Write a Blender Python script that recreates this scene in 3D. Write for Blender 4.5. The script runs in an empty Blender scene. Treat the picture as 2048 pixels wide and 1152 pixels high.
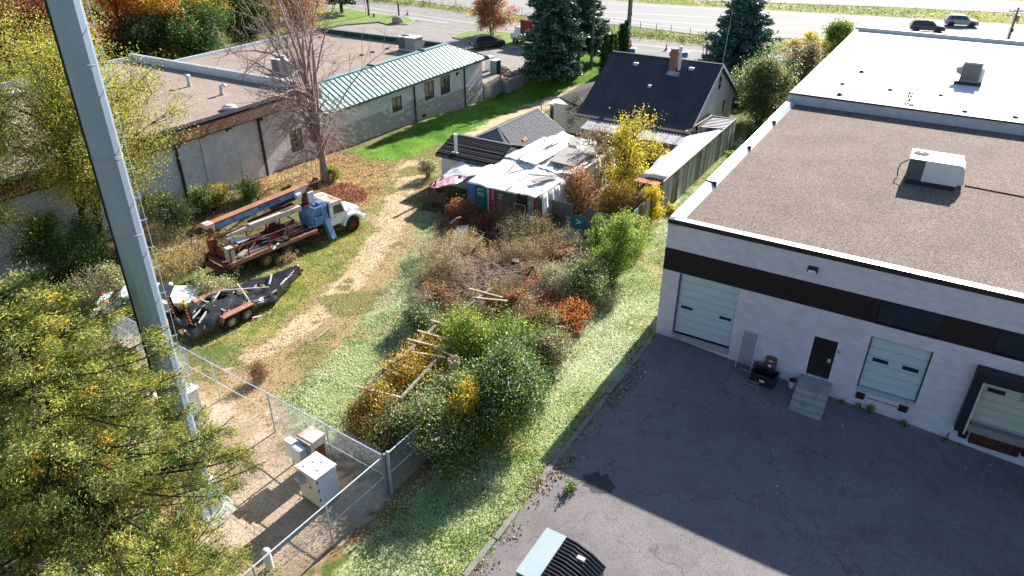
import bpy, bmesh, math, random
import numpy as np
from mathutils import Vector, Matrix
random.seed(7)
RNG = np.random.default_rng(11)
sc = bpy.context.scene
COL = sc.collection
R = math.radians
# ------------------------------------------------------------------ camera, sky, sun, exposure
H = 19.5; PITCH = R(29.86)
camd = bpy.data.cameras.new('camera'); cam = bpy.data.objects.new('camera', camd); COL.objects.link(cam)
cam.location = (0, 0, H); cam.rotation_euler = (R(90) - PITCH, 0, 0)
camd.sensor_width = 36; camd.lens = 36 * 1420 / 2048; camd.clip_start = .3; camd.clip_end = 4000
sc.camera = cam
SUN_AZ = math.atan2(.556, .831); SUN_EL = R(29.5)
world = bpy.data.worlds.new('World'); sc.world = world; world.use_nodes = True
wn = world.node_tree; wn.nodes.clear()
sky = wn.nodes.new('ShaderNodeTexSky'); sky.sky_type = 'NISHITA'; sky.sun_disc = False
sky.sun_elevation = SUN_EL; sky.sun_rotation = SUN_AZ; sky.air_density = 1.0; sky.dust_density = .6; sky.ozone_density = 2.6
bg = wn.nodes.new('ShaderNodeBackground'); bg.inputs[1].default_value = .072
wo = wn.nodes.new('ShaderNodeOutputWorld')
wn.links.new(sky.outputs[0], bg.inputs[0]); wn.links.new(bg.outputs[0], wo.inputs[0])
sl = bpy.data.lights.new('sun', 'SUN'); sl.energy = 5.0; sl.angle = R(.5); sl.color = (1, .945, .87)
so = bpy.data.objects.new('sun', sl); COL.objects.link(so)
sdir = Vector((math.sin(SUN_AZ) * math.cos(SUN_EL), math.cos(SUN_AZ) * math.cos(SUN_EL), math.sin(SUN_EL)))
so.rotation_euler = sdir.to_track_quat('Z', 'Y').to_euler(); so.location = sdir * 60
sc.view_settings.view_transform = 'Standard'; sc.view_settings.look = 'None'
sc.view_settings.exposure = 1.36; sc.view_settings.gamma = 1; sc.view_settings.use_curve_mapping = False

# ------------------------------------------------------------------ measuring helpers
_c, _s = math.cos(PITCH), math.sin(PITCH)
def ray(px, py):
    u = (px - 1024) / 1420; v = (py - 576) / 1420
    return u, _c - v * _s, -(_s + v * _c)
A = (math.cos(R(-31.34)), math.sin(R(-31.34))); B = (-A[1], A[0])
C0 = (7.13, 29.52)
def wp(a, b, z=0): return Vector((C0[0] + a * A[0] + b * B[0], C0[1] + a * A[1] + b * B[1], z))
WROT = R(-31.34)
LX = (.5031, .8642); LY = (-.8642, .5031); L0 = (-36.25, 21.10); LROT = math.atan2(LX[1], LX[0])
def lp(x, y, z=0): return Vector((L0[0] + x * LX[0] + y * LY[0], L0[1] + x * LX[1] + y * LY[1], z))
def sstep(t): t = np.clip(t, 0, 1); return t * t * (3 - 2 * t)
def vnoise(x, y, scale, seed=0):
    x = np.asarray(x, float) / scale + seed * 17.3; y = np.asarray(y, float) / scale - seed * 9.7
    xi = np.floor(x); yi = np.floor(y); fx = x - xi; fy = y - yi
    fx = fx * fx * (3 - 2 * fx); fy = fy * fy * (3 - 2 * fy)
    def h(i, j):
        n = np.sin(i * 127.1 + j * 311.7 + seed * 74.7) * 43758.5453
        return n - np.floor(n)
    return (h(xi, yi) * (1 - fx) + h(xi + 1, yi) * fx) * (1 - fy) + (h(xi, yi + 1) * (1 - fx) + h(xi + 1, yi + 1) * fx) * fy
def fnoise(x, y, scale, seed=0):
    return .55 * vnoise(x, y, scale, seed) + .3 * vnoise(x, y, scale * .45, seed + 3) + .15 * vnoise(x, y, scale * .2, seed + 5)
def tz(x, y):
    x = np.asarray(x, float); y = np.asarray(y, float)
    lb = (x - L0[0]) * LX[0] + (y - L0[1]) * LX[1]; ld = -((x - L0[0]) * LY[0] + (y - L0[1]) * LY[1])
    dip = np.interp(lb, [36, 40.5, 45, 50.5, 53.5, 62, 66, 70, 80], [0, -.19, -.47, -.58, -.67, -1.26, -1.55, -1.45, 0])
    dip = dip * sstep((12 - ld) / 7.5)
    a = (x - C0[0]) * A[0] + (y - C0[1]) * A[1]; b = (x - C0[0]) * B[0] + (y - C0[1]) * B[1]
    drop = np.interp(a, [1, 4.2, 7.2, 9.2, 12, 13.6, 16, 40], [0, -.24, -.5, -.6, -.73, -.88, -1.05, -1.2])
    drop = np.where(a > 0, drop, 0) * np.where(b < 1, sstep((b + 15) / 15), 0)
    return dip + drop
def G(px, py, z=0.0, terrain=False):
    x, y, zz = ray(px, py); t = (z - H) / zz; p = Vector((x * t, y * t, z))
    if terrain:
        for _ in range(4):
            h = float(tz(p.x, p.y)) + z; t = (h - H) / zz; p = Vector((x * t, y * t, h))
    return p
def Gt(px, py, z=0): return G(px, py, z, True)
def LW(px, py, d=0):           # point on the long block wall of the left building -> (x along, z)
    x, y, z = ray(px, py); t = (L0[0] * LY[0] + L0[1] * LY[1] + d) / (x * LY[0] + y * LY[1])
    return (x * t - L0[0]) * LX[0] + (y * t - L0[1]) * LX[1], H + z * t

# ------------------------------------------------------------------ materials
def S(h, k=1.0):
    c = [int(h[i:i + 2], 16) / 255 for i in (0, 2, 4)]
    return tuple(k * (v / 12.92 if v < .04045 else ((v + .055) / 1.055) ** 2.4) for v in c)
def M(name, col, rough=.8, var=.12, scale=2.0, metal=0, bump=0, bscale=30, spots=None, stretch=(1, 1, 1), spec=.3, fine=0, fscale=60, trans=0, emit=0):
    m = bpy.data.materials.new(name); m.use_nodes = True; nt = m.node_tree; n = nt.nodes; l = nt.links
    bs = n['Principled BSDF']; bs.inputs['Roughness'].default_value = rough; bs.inputs['Metallic'].default_value = metal
    bs.inputs['Specular IOR Level'].default_value = spec
    tc = n.new('ShaderNodeTexCoord'); mp = n.new('ShaderNodeMapping'); mp.inputs['Scale'].default_value = stretch
    l.new(tc.outputs['Object'], mp.inputs[0])
    no = n.new('ShaderNodeTexNoise'); no.inputs['Scale'].default_value = scale; no.inputs['Detail'].default_value = 6; no.inputs['Roughness'].default_value = .62
    l.new(mp.outputs[0], no.inputs['Vector'])
    rp = n.new('ShaderNodeValToRGB'); rp.color_ramp.elements[0].position = .28; rp.color_ramp.elements[1].position = .72
    rp.color_ramp.elements[0].color = tuple(max(0, c * (1 - var)) for c in col) + (1,)
    rp.color_ramp.elements[1].color = tuple(min(1, c * (1 + var)) for c in col) + (1,)
    l.new(no.outputs[0], rp.inputs[0]); out = rp.outputs[0]
    for i, sp in enumerate(spots or []):
        c2, s2, th, soft = sp
        n2 = n.new('ShaderNodeTexNoise'); n2.inputs['Scale'].default_value = s2; n2.inputs['Detail'].default_value = 8; n2.inputs['Roughness'].default_value = .7
        mp2 = n.new('ShaderNodeMapping'); mp2.inputs['Location'].default_value = (3.7 * i + 1, 5.1 * i, 1.3 * i); mp2.inputs['Scale'].default_value = stretch
        l.new(tc.outputs['Object'], mp2.inputs[0]); l.new(mp2.outputs[0], n2.inputs['Vector'])
        mr = n.new('ShaderNodeMapRange'); mr.inputs[1].default_value = th - soft; mr.inputs[2].default_value = th + soft
        l.new(n2.outputs[0], mr.inputs[0])
        mx = n.new('ShaderNodeMix'); mx.data_type = 'RGBA'; l.new(mr.outputs[0], mx.inputs[0]); l.new(out, mx.inputs[6]); mx.inputs[7].default_value = tuple(c2) + (1,)
        out = mx.outputs[2]
    if fine:
        n3 = n.new('ShaderNodeTexNoise'); n3.inputs['Scale'].default_value = fscale; n3.inputs['Detail'].default_value = 3
        l.new(tc.outputs['Object'], n3.inputs['Vector'])
        mr = n.new('ShaderNodeMapRange'); mr.inputs[1].default_value = .3; mr.inputs[2].default_value = .7; mr.inputs[3].default_value = 1 - fine; mr.inputs[4].default_value = 1 + fine
        l.new(n3.outputs[0], mr.inputs[0])
        mx = n.new('ShaderNodeVectorMath'); mx.operation = 'SCALE'; l.new(out, mx.inputs[0]); l.new(mr.outputs[0], mx.inputs['Scale']); out = mx.outputs[0]
    l.new(out, bs.inputs['Base Color'])
    if bump:
        nb = n.new('ShaderNodeTexNoise'); nb.inputs['Scale'].default_value = bscale; nb.inputs['Detail'].default_value = 5
        l.new(mp.outputs[0], nb.inputs['Vector'])
        bu = n.new('ShaderNodeBump'); bu.inputs['Strength'].default_value = bump; bu.inputs['Distance'].default_value = .03
        l.new(nb.outputs[0], bu.inputs['Height']); l.new(bu.outputs[0], bs.inputs['Normal'])
    if emit: bs.inputs['Emission Strength'].default_value = emit
    return m
def M_block(name, col, mortar, bw=.4, bh=.2, var=.1, dist=.012, stain=None):
    m = M(name, col, .9, var, 1.2, bump=0, fine=.06, spots=stain); nt = m.node_tree; n = nt.nodes; l = nt.links; bs = n['Principled BSDF']
    tc = n.new('ShaderNodeTexCoord'); sp = n.new('ShaderNodeSeparateXYZ'); cb = n.new('ShaderNodeCombineXYZ'); ad = n.new('ShaderNodeMath')
    l.new(tc.outputs['Object'], sp.inputs[0]); l.new(sp.outputs[0], ad.inputs[0]); l.new(sp.outputs[1], ad.inputs[1]); l.new(ad.outputs[0], cb.inputs[0]); l.new(sp.outputs[2], cb.inputs[1])
    br = n.new('ShaderNodeTexBrick'); br.inputs['Scale'].default_value = 1; br.inputs['Brick Width'].default_value = bw; br.inputs['Row Height'].default_value = bh
    br.inputs['Mortar Size'].default_value = dist; br.inputs['Mortar Smooth'].default_value = .3; br.offset = .5
    br.inputs['Color1'].default_value = (.92, .92, .92, 1); br.inputs['Color2'].default_value = (1.06, 1.06, 1.06, 1); br.inputs['Mortar'].default_value = tuple(mortar) + (1,)
    l.new(cb.outputs[0], br.inputs[0])
    src = bs.inputs['Base Color'].links[0].from_socket
    mx = n.new('ShaderNodeVectorMath'); mx.operation = 'MULTIPLY'; l.new(src, mx.inputs[0]); l.new(br.outputs[0], mx.inputs[1]); l.new(mx.outputs[0], bs.inputs['Base Color'])
    bu = n.new('ShaderNodeBump'); bu.inputs['Strength'].default_value = .6; bu.inputs['Distance'].default_value = .01; bu.invert = True
    nb = n.new('ShaderNodeTexNoise'); nb.inputs['Scale'].default_value = 25; l.new(tc.outputs['Object'], nb.inputs['Vector'])
    ad2 = n.new('ShaderNodeMath'); l.new(br.outputs[1], ad2.inputs[0]); l.new(nb.outputs[0], ad2.inputs[1])
    l.new(ad2.outputs[0], bu.inputs['Height']); l.new(bu.outputs[0], bs.inputs['Normal'])
    return m
def M_speckle(name, c1, c2, c3, vs=28, rough=.95, patch=.2, patchscale=.35):
    m = bpy.data.materials.new(name); m.use_nodes = True; nt = m.node_tree; n = nt.nodes; l = nt.links; bs = n['Principled BSDF']
    bs.inputs['Roughness'].default_value = rough; bs.inputs['Specular IOR Level'].default_value = .2
    tc = n.new('ShaderNodeTexCoord'); vo = n.new('ShaderNodeTexVoronoi'); vo.inputs['Scale'].default_value = vs; l.new(tc.outputs['Object'], vo.inputs[0])
    sp = n.new('ShaderNodeSeparateColor'); l.new(vo.outputs['Color'], sp.inputs[0])
    rp = n.new('ShaderNodeValToRGB'); e = rp.color_ramp.elements; e[0].color = c1 + (1,); e[1].color = c3 + (1,); x = e.new(.5); x.color = c2 + (1,)
    l.new(sp.outputs[0], rp.inputs[0])
    no = n.new('ShaderNodeTexNoise'); no.inputs['Scale'].default_value = patchscale; no.inputs['Detail'].default_value = 8; no.inputs['Roughness'].default_value = .6; l.new(tc.outputs['Object'], no.inputs['Vector'])
    mr = n.new('ShaderNodeMapRange'); mr.inputs[1].default_value = .3; mr.inputs[2].default_value = .7; mr.inputs[3].default_value = 1 - patch; mr.inputs[4].default_value = 1 + patch; l.new(no.outputs[0], mr.inputs[0])
    mx = n.new('ShaderNodeVectorMath'); mx.operation = 'SCALE'; l.new(rp.outputs[0], mx.inputs[0]); l.new(mr.outputs[0], mx.inputs['Scale']); l.new(mx.outputs[0], bs.inputs['Base Color'])
    bu = n.new('ShaderNodeBump'); bu.inputs['Strength'].default_value = .5; bu.inputs['Distance'].default_value = .02; l.new(sp.outputs[1], bu.inputs['Height']); l.new(bu.outputs[0], bs.inputs['Normal'])
    return m
def M_leaf(name, transl=.4, rough=.5, spec=.4):
    m = bpy.data.materials.new(name); m.use_nodes = True; nt = m.node_tree; n = nt.nodes; l = nt.links; n.clear()
    o = n.new('ShaderNodeOutputMaterial'); at = n.new('ShaderNodeAttribute'); at.attribute_name = 'tint'
    p = n.new('ShaderNodeBsdfPrincipled'); p.inputs['Roughness'].default_value = rough; p.inputs['Specular IOR Level'].default_value = spec
    t = n.new('ShaderNodeBsdfTranslucent'); mx = n.new('ShaderNodeMixShader'); mx.inputs[0].default_value = transl
    l.new(at.outputs[0], p.inputs['Base Color']); l.new(at.outputs[0], t.inputs[0])
    l.new(p.outputs[0], mx.inputs[1]); l.new(t.outputs[0], mx.inputs[2]); l.new(mx.outputs[0], o.inputs[0])
    return m
def M_ground(name):
    m = bpy.data.materials.new(name); m.use_nodes = True; nt = m.node_tree; n = nt.nodes; l = nt.links; bs = n['Principled BSDF']
    bs.inputs['Roughness'].default_value = .95; bs.inputs['Specular IOR Level'].default_value = .1
    at = n.new('ShaderNodeAttribute'); at.attribute_name = 'tint'; tc = n.new('ShaderNodeTexCoord')
    a = n.new('ShaderNodeTexNoise'); a.inputs['Scale'].default_value = 9; a.inputs['Detail'].default_value = 8; a.inputs['Roughness'].default_value = .75; l.new(tc.outputs['Object'], a.inputs['Vector'])
    mr = n.new('ShaderNodeMapRange'); mr.inputs[1].default_value = .3; mr.inputs[2].default_value = .7; mr.inputs[3].default_value = .55; mr.inputs[4].default_value = 1.4; l.new(a.outputs[0], mr.inputs[0])
    mx = n.new('ShaderNodeVectorMath'); mx.operation = 'SCALE'; l.new(at.outputs[0], mx.inputs[0]); l.new(mr.outputs[0], mx.inputs['Scale']); l.new(mx.outputs[0], bs.inputs['Base Color'])
    bu = n.new('ShaderNodeBump'); bu.inputs['Strength'].default_value = .7; bu.inputs['Distance'].default_value = .05; l.new(a.outputs[0], bu.inputs['Height']); l.new(bu.outputs[0], bs.inputs['Normal'])
    return m
def M_asphalt(name, col, cracks=True):
    m = M(name, col, .92, .16, .5, bump=.35, bscale=60, fine=.42, fscale=26, spec=.25, spots=[(tuple(c * .6 for c in col), .33, .64, .1), (tuple(c * .78 for c in col), 1.6, .6, .08), (S('5a5a45', .35), .9, .73, .03)])
    if cracks:
        nt = m.node_tree; n = nt.nodes; l = nt.links; bs = n['Principled BSDF']; tc = n.new('ShaderNodeTexCoord')
        no = n.new('ShaderNodeTexNoise'); no.inputs['Scale'].default_value = .9; no.inputs['Detail'].default_value = 5; l.new(tc.outputs['Object'], no.inputs['Vector'])
        mxv = n.new('ShaderNodeMix'); mxv.data_type = 'RGBA'; mxv.inputs[0].default_value = .55; l.new(tc.outputs['Object'], mxv.inputs[6]); l.new(no.outputs['Color'], mxv.inputs[7])
        vo = n.new('ShaderNodeTexVoronoi'); vo.feature = 'DISTANCE_TO_EDGE'; vo.inputs['Scale'].default_value = .42; l.new(mxv.outputs[2], vo.inputs[0])
        lt = n.new('ShaderNodeMapRange'); lt.inputs[1].default_value = 0; lt.inputs[2].default_value = .006; lt.inputs[3].default_value = .6; lt.inputs[4].default_value = 1; l.new(vo.outputs[0], lt.inputs[0])
        n2 = n.new('ShaderNodeTexNoise'); n2.inputs['Scale'].default_value = .35; l.new(tc.outputs['Object'], n2.inputs['Vector'])
        g = n.new('ShaderNodeMapRange'); g.inputs[1].default_value = .4; g.inputs[2].default_value = .5; g.inputs[3].default_value = 1; g.inputs[4].default_value = 0; l.new(n2.outputs[0], g.inputs[0])
        mm = n.new('ShaderNodeMath'); mm.operation = 'MAXIMUM'; l.new(lt.outputs[0], mm.inputs[0]); l.new(g.outputs[0], mm.inputs[1])
        src = bs.inputs['Base Color'].links[0].from_socket
        mx = n.new('ShaderNodeVectorMath'); mx.operation = 'SCALE'; l.new(src, mx.inputs[0]); l.new(mm.outputs[0], mx.inputs['Scale']); l.new(mx.outputs[0], bs.inputs['Base Color'])
    return m
def M_glass(name, col=(.02, .025, .03)):
    return M(name, col, .08, .3, 1.5, spec=.8)
mt = {}
mt['gravel_roof'] = M_speckle('roof_gravel', S('52463e'), S('74665d'), S('9a8c81'), 27, patch=.14)
mt['gravel_roof_tan'] = M_speckle('roof_gravel_tan', S('75655a'), S('95857a'), S('ab9b8e'), 24, patch=.12)
mt['white_roof'] = M('white_membrane', (.74, .735, .72), .6, .05, .6, spots=[(S('b8a48c'), .3, .66, .05)], bump=.1, bscale=4)
mt['paint_wall'] = M_block('painted_block', (.6, .53, .57), (.955, .955, .955), dist=.005, var=.05, stain=[((.49, .43, .445), .9, .66, .08), ((.62, .56, .58), 2.5, .66, .05)])
mt['brown_band'] = M_block('brown_painted_block', S('2b211e'), (.9, .9, .9), dist=.006, var=.15)
mt['dark_trim'] = M('dark_brown_flashing', S('2a211e'), .5, .15)
mt['galv'] = M('galvanised_steel', (.44, .47, .5), .5, .15, 3, metal=.35, bump=.05)
mt['galv_light'] = M('pale_galvanised_flashing', (.60, .64, .68), .4, .08, 2, metal=.3)
mt['door_white'] = M('white_door_panel', (.47, .52, .53), .45, .05, 2)
mt['door_cream'] = M('cream_door_panel', (.47, .46, .38), .5, .08, 2)
mt['concrete'] = M('concrete', (.34, .33, .30), .9, .15, 2, bump=.2, fine=.1, spots=[((.2, .19, .16), 1.5, .62, .08)])
mt['conc_dark'] = M('weathered_concrete', (.22, .21, .19), .9, .2, 3, bump=.3, fine=.1)
mt['black'] = M('black_rubber', (.012, .012, .014), .6, .3, 4)
mt['black_plastic'] = M('black_plastic', (.02, .022, .026), .4, .2)
mt['glass'] = M_glass('window_glass')
mt['glass_green'] = M_glass('green_tinted_glass', (.03, .05, .03))
mt['dark_metal'] = M('dark_painted_metal', (.03, .03, .032), .5, .2)
mt['rust'] = M('rusted_steel', S('7a4630'), .85, .3, 4, bump=.3, spots=[(S('3d241c'), 5, .58, .08), (S('b07050'), 8, .64, .05)])
mt['rust_dark'] = M('dark_rusted_steel', S('4a2c20'), .85, .35, 4, bump=.3, spots=[(S('241814'), 4, .55, .1)])
mt['white_paint'] = M('white_paint_weathered', (.7, .7, .68), .5, .08, 2, spots=[(S('8a5236'), 3.2, .72, .04)])
mt['truck_white'] = M('truck_white_paint', (.72, .73, .73), .35, .06, 2, spots=[(S('8a5236'), 4, .74, .03)])
mt['truck_roof'] = M('rusting_white_roof', (.66, .62, .58), .6, .1, 2, spots=[(S('9c5c3e'), 1.5, .52, .07)])
mt['truck_blue'] = M('faded_blue_paint', S('5a83b0'), .6, .25, 3, spots=[(S('8a5236'), 4, .6, .05), (S('9fc0de'), 2, .63, .08)])
mt['boom_top'] = M('boom_rust_top', S('a06c50'), .85, .25, 3, spots=[(S('c9b4a2'), 4, .62, .06)])
mt['wood_grey'] = M('weathered_wood', S('8b8378'), .9, .25, 6, stretch=(1, 6, 6), bump=.3)
mt['wood_pale'] = M('pale_weathered_wood', S('b5a893'), .9, .2, 6, bump=.3)
mt['wood_dark'] = M('dark_weathered_wood', S('4b4038'), .9, .3, 6, bump=.3)
mt['plywood'] = M('plywood', S('98928e'), .9, .15, 3, stretch=(1, 5, 1))
mt['tarp_white'] = M('white_tarpaulin', (.76, .76, .75), .45, .06, 1.5, spots=[(S('a8a29a'), 1.1, .66, .05)])
mt['tarp_grey'] = M('soiled_tarpaulin', (.42, .41, .41), .7, .2, 2, spots=[(S('5a5450'), 3, .6, .08)])
mt['tarp_black'] = M('black_plastic_tarp', (.025, .025, .028), .25, .4, 3, spots=[(S('8d8f96', .4), 3.3, .62, .03)], stretch=(1, 3, 1), bump=1.0, bscale=7, spec=.6)
mt['tarp_pink'] = M('faded_red_banner', S('c98d9a'), .6, .15, 1.2, spots=[(S('e9dfe0'), 1.6, .55, .04)])
mt['shingle_grey'] = M('grey_asphalt_shingle', S('6f7072'), .95, .3, 7, fine=.2, fscale=30)
mt['shingle_smooth'] = M('grey_roll_roofing', S('737477'), .95, .1, 2, fine=.15)
mt['shingle_black'] = M('black_asphalt_shingle', S('2b2b2e'), .9, .3, 6, fine=.2)
mt['shingle_house'] = M('charcoal_house_shingle', S('434449'), .9, .22, 1.2, fine=.18, fscale=25, spots=[(S('50525c'), .6, .6, .1)], stretch=(2.2, .5, .5))
mt['shingle_brown'] = M('brown_grey_roofing', S('52494a'), .95, .2, 2, fine=.15)
mt['green_metal'] = M('teal_standing_seam', S('7aa39e'), .45, .05, 1, metal=.1, spec=.5)
mt['green_dark'] = M('dark_green_trim', S('1f4a42'), .45, .15)
mt['block_grey'] = M_block('grey_block', S('c9c9cc'), (.72, .72, .72), var=.16, dist=.012, stain=[(S('dadad8'), 1.4, .63, .06), (S('8a898e'), .8, .7, .08)])
mt['block_split'] = M('split_face_block', S('aaa398'), .95, .3, 9, bump=.8, bscale=22, fine=.2)
mt['brown_fascia'] = M('brown_metal_fascia', S('5e4030'), .6, .2, 2, spots=[(S('a98c78'), 7, .66, .05)])
mt['house_side'] = M('cream_stucco', S('cdc8ba'), .9, .08, 2, fine=.05, spots=[(S('9a9282'), 1.5, .68, .06)])
mt['brick_red'] = M('brick', S('8a5d4c'), .9, .25, 8, fine=.2, fscale=30)
mt['mortar'] = M('mortar', (.4, .39, .37), .95, .1)
mt['pole_steel'] = M('galvanised_pole', (.26, .33, .42), .42, .1, 1.3, metal=.3, spots=[((.33, .4, .49), 2.2, .66, .06)], stretch=(1, 1, .4))
mt['utilpole'] = M('utility_pole_wood', S('6f655a'), .9, .2, 5)
mt['bark'] = M('bark_grey_brown', S('5a4e44'), .95, .3, 8, bump=.6)
mt['bark_dark'] = M('dark_bark', S('362c26'), .95, .3, 8, bump=.6)
mt['bare_bark'] = M('bare_tree_bark', S('9a8680'), .9, .35, 6)
mt['jib_paint'] = M('faded_cream_paint', S('c4b5a8'), .6, .12, 2, spots=[(S('8a5236'), 3.0, .62, .06)])
mt['bark_pale'] = M('pale_twig_bark', S('7d7068'), .9, .2, 8)
mt['twig_pink'] = M('pinkish_brush', S('a89688'), .9, .4, 4)
mt['leaf'] = M_leaf('leaves', .5); mt['needle'] = M_leaf('needles', .2, .5, .35); mt['dry'] = M_leaf('dry_leaves', .25, .8, .1)
mt['conneedle'] = M_leaf('conifer_sprays', .42, .55, .3)
mt['grassleaf'] = M_leaf('grass_blades', .35, .65, .2)
mt['ground'] = M_ground('earth_and_turf')
mt['asphalt'] = M_asphalt('old_asphalt', (.19, .172, .17)); mt['road'] = M_asphalt('frontage_road_asphalt', (.25, .235, .225), False)
mt['lot'] = M_asphalt('parking_lot_asphalt', (.27, .245, .22)); mt['hwy'] = M('pale_highway_concrete', (.27, .262, .25), .9, .06, .2, stretch=(.2, 2, 1), fine=.05)
mt['roadpaint'] = M('white_road_paint', (.62, .62, .6), .7, .1)
mt['beige'] = M('beige_cabinet_paint', (.66, .64, .55), .45, .05)
mt['cab_white'] = M('white_cabinet_paint', (.72, .74, .76), .4, .04)
mt['rust_top'] = M('rust_stained_white_lid', (.62, .60, .54), .6, .06, 2, spots=[(S('b0643a'), 1.1, .5, .1)])
mt['teal_sign'] = M('teal_sign_paint', S('2e7d7a'), .6, .15, 3); mt['red_sign'] = M('red_sign_paint', S('a4343a'), .6, .2, 3)
mt['blue_sign'] = M('blue_sign_paint', S('6f86c0'), .6, .2, 3); mt['grey_sign'] = M('grey_backing_board', S('6a655e'), .85, .25, 2, spots=[(S('3b6e70'), 2, .66, .03)])
mt['sign_white'] = M('white_sign_lettering', (.72, .72, .72), .6, .06)
mt['pale_panel'] = M('pale_green_weathered_panel', S('b4c2bc'), .85, .12, 1.6, stretch=(1, 1, .35), spots=[(S('8a7d6c'), 2.2, .6, .07), (S('c4d0cc'), 2, .66, .05)])
mt['car_black'] = M('black_car_paint', (.012, .014, .02), .18, .1, spec=.8); mt['car_grey'] = M('slate_car_paint', (.035, .045, .055), .2, .05, metal=.3, spec=.7)
mt['car_silver'] = M('silver_blue_car_paint', (.2, .26, .3), .22, .05, metal=.4, spec=.7); mt['tyre'] = M('tyre_rubber', (.02, .02, .02), .8, .3)
mt['rim'] = M('wheel_rim', (.45, .46, .48), .3, .1, metal=.6); mt['rim_yellow'] = M('yellowed_rim', S('a08a50'), .7, .2)
mt['lamp_red'] = M('red_lamp_lens', (.4, .02, .02), .3); mt['lamp_clear'] = M('clear_lamp_lens', (.7, .7, .68), .15, spec=.8)
mt['orange'] = M('orange_red_plastic', S('e8402a'), .5, .1); mt['hivis'] = M('yellow_green_vest', S('c8f03a'), .6, .05)
mt['skin'] = M('skin', S('b98a6c'), .6, .05); mt['jeans'] = M('dark_blue_cloth', S('26355a'), .9, .1); mt['cloth_white'] = M('pale_shirt', S('c8ccd0'), .9, .1); mt['cloth_black'] = M('black_cloth', (.02, .02, .022), .9)
mt['reelwood'] = M('reel_wood', S('b98f6a'), .9, .15); mt['darkred'] = M('dark_red_paint', S('7c2a2c'), .5, .1)
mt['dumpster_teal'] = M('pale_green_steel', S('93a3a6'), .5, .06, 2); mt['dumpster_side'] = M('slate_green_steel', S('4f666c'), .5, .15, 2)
mt['dumpster_lid'] = M('black_ribbed_plastic', (.012, .012, .014), .25, .2, spec=.7)
mt['rock'] = M('boulder_stone', S('a39789'), .9, .2, 3, bump=.5); mt['retain'] = M('retaining_block', S('8a8a88'), .95, .2, 5, bump=.6)
mt['ac_white'] = M('rooftop_unit_white', (.62, .62, .60), .5, .05); mt['ac_grey'] = M('rooftop_unit_grey', S('8d8c88'), .5, .1); mt['ac_grille'] = M('condenser_coil', S('55555a'), .6, .3, 12)
mt['pinkstain'] = M('red_painted_panel', S('c03a4a'), .4, .1, 2); mt['mulch'] = M('rust_mulch', S('7a5a50'), .95, .4, 9)

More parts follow.
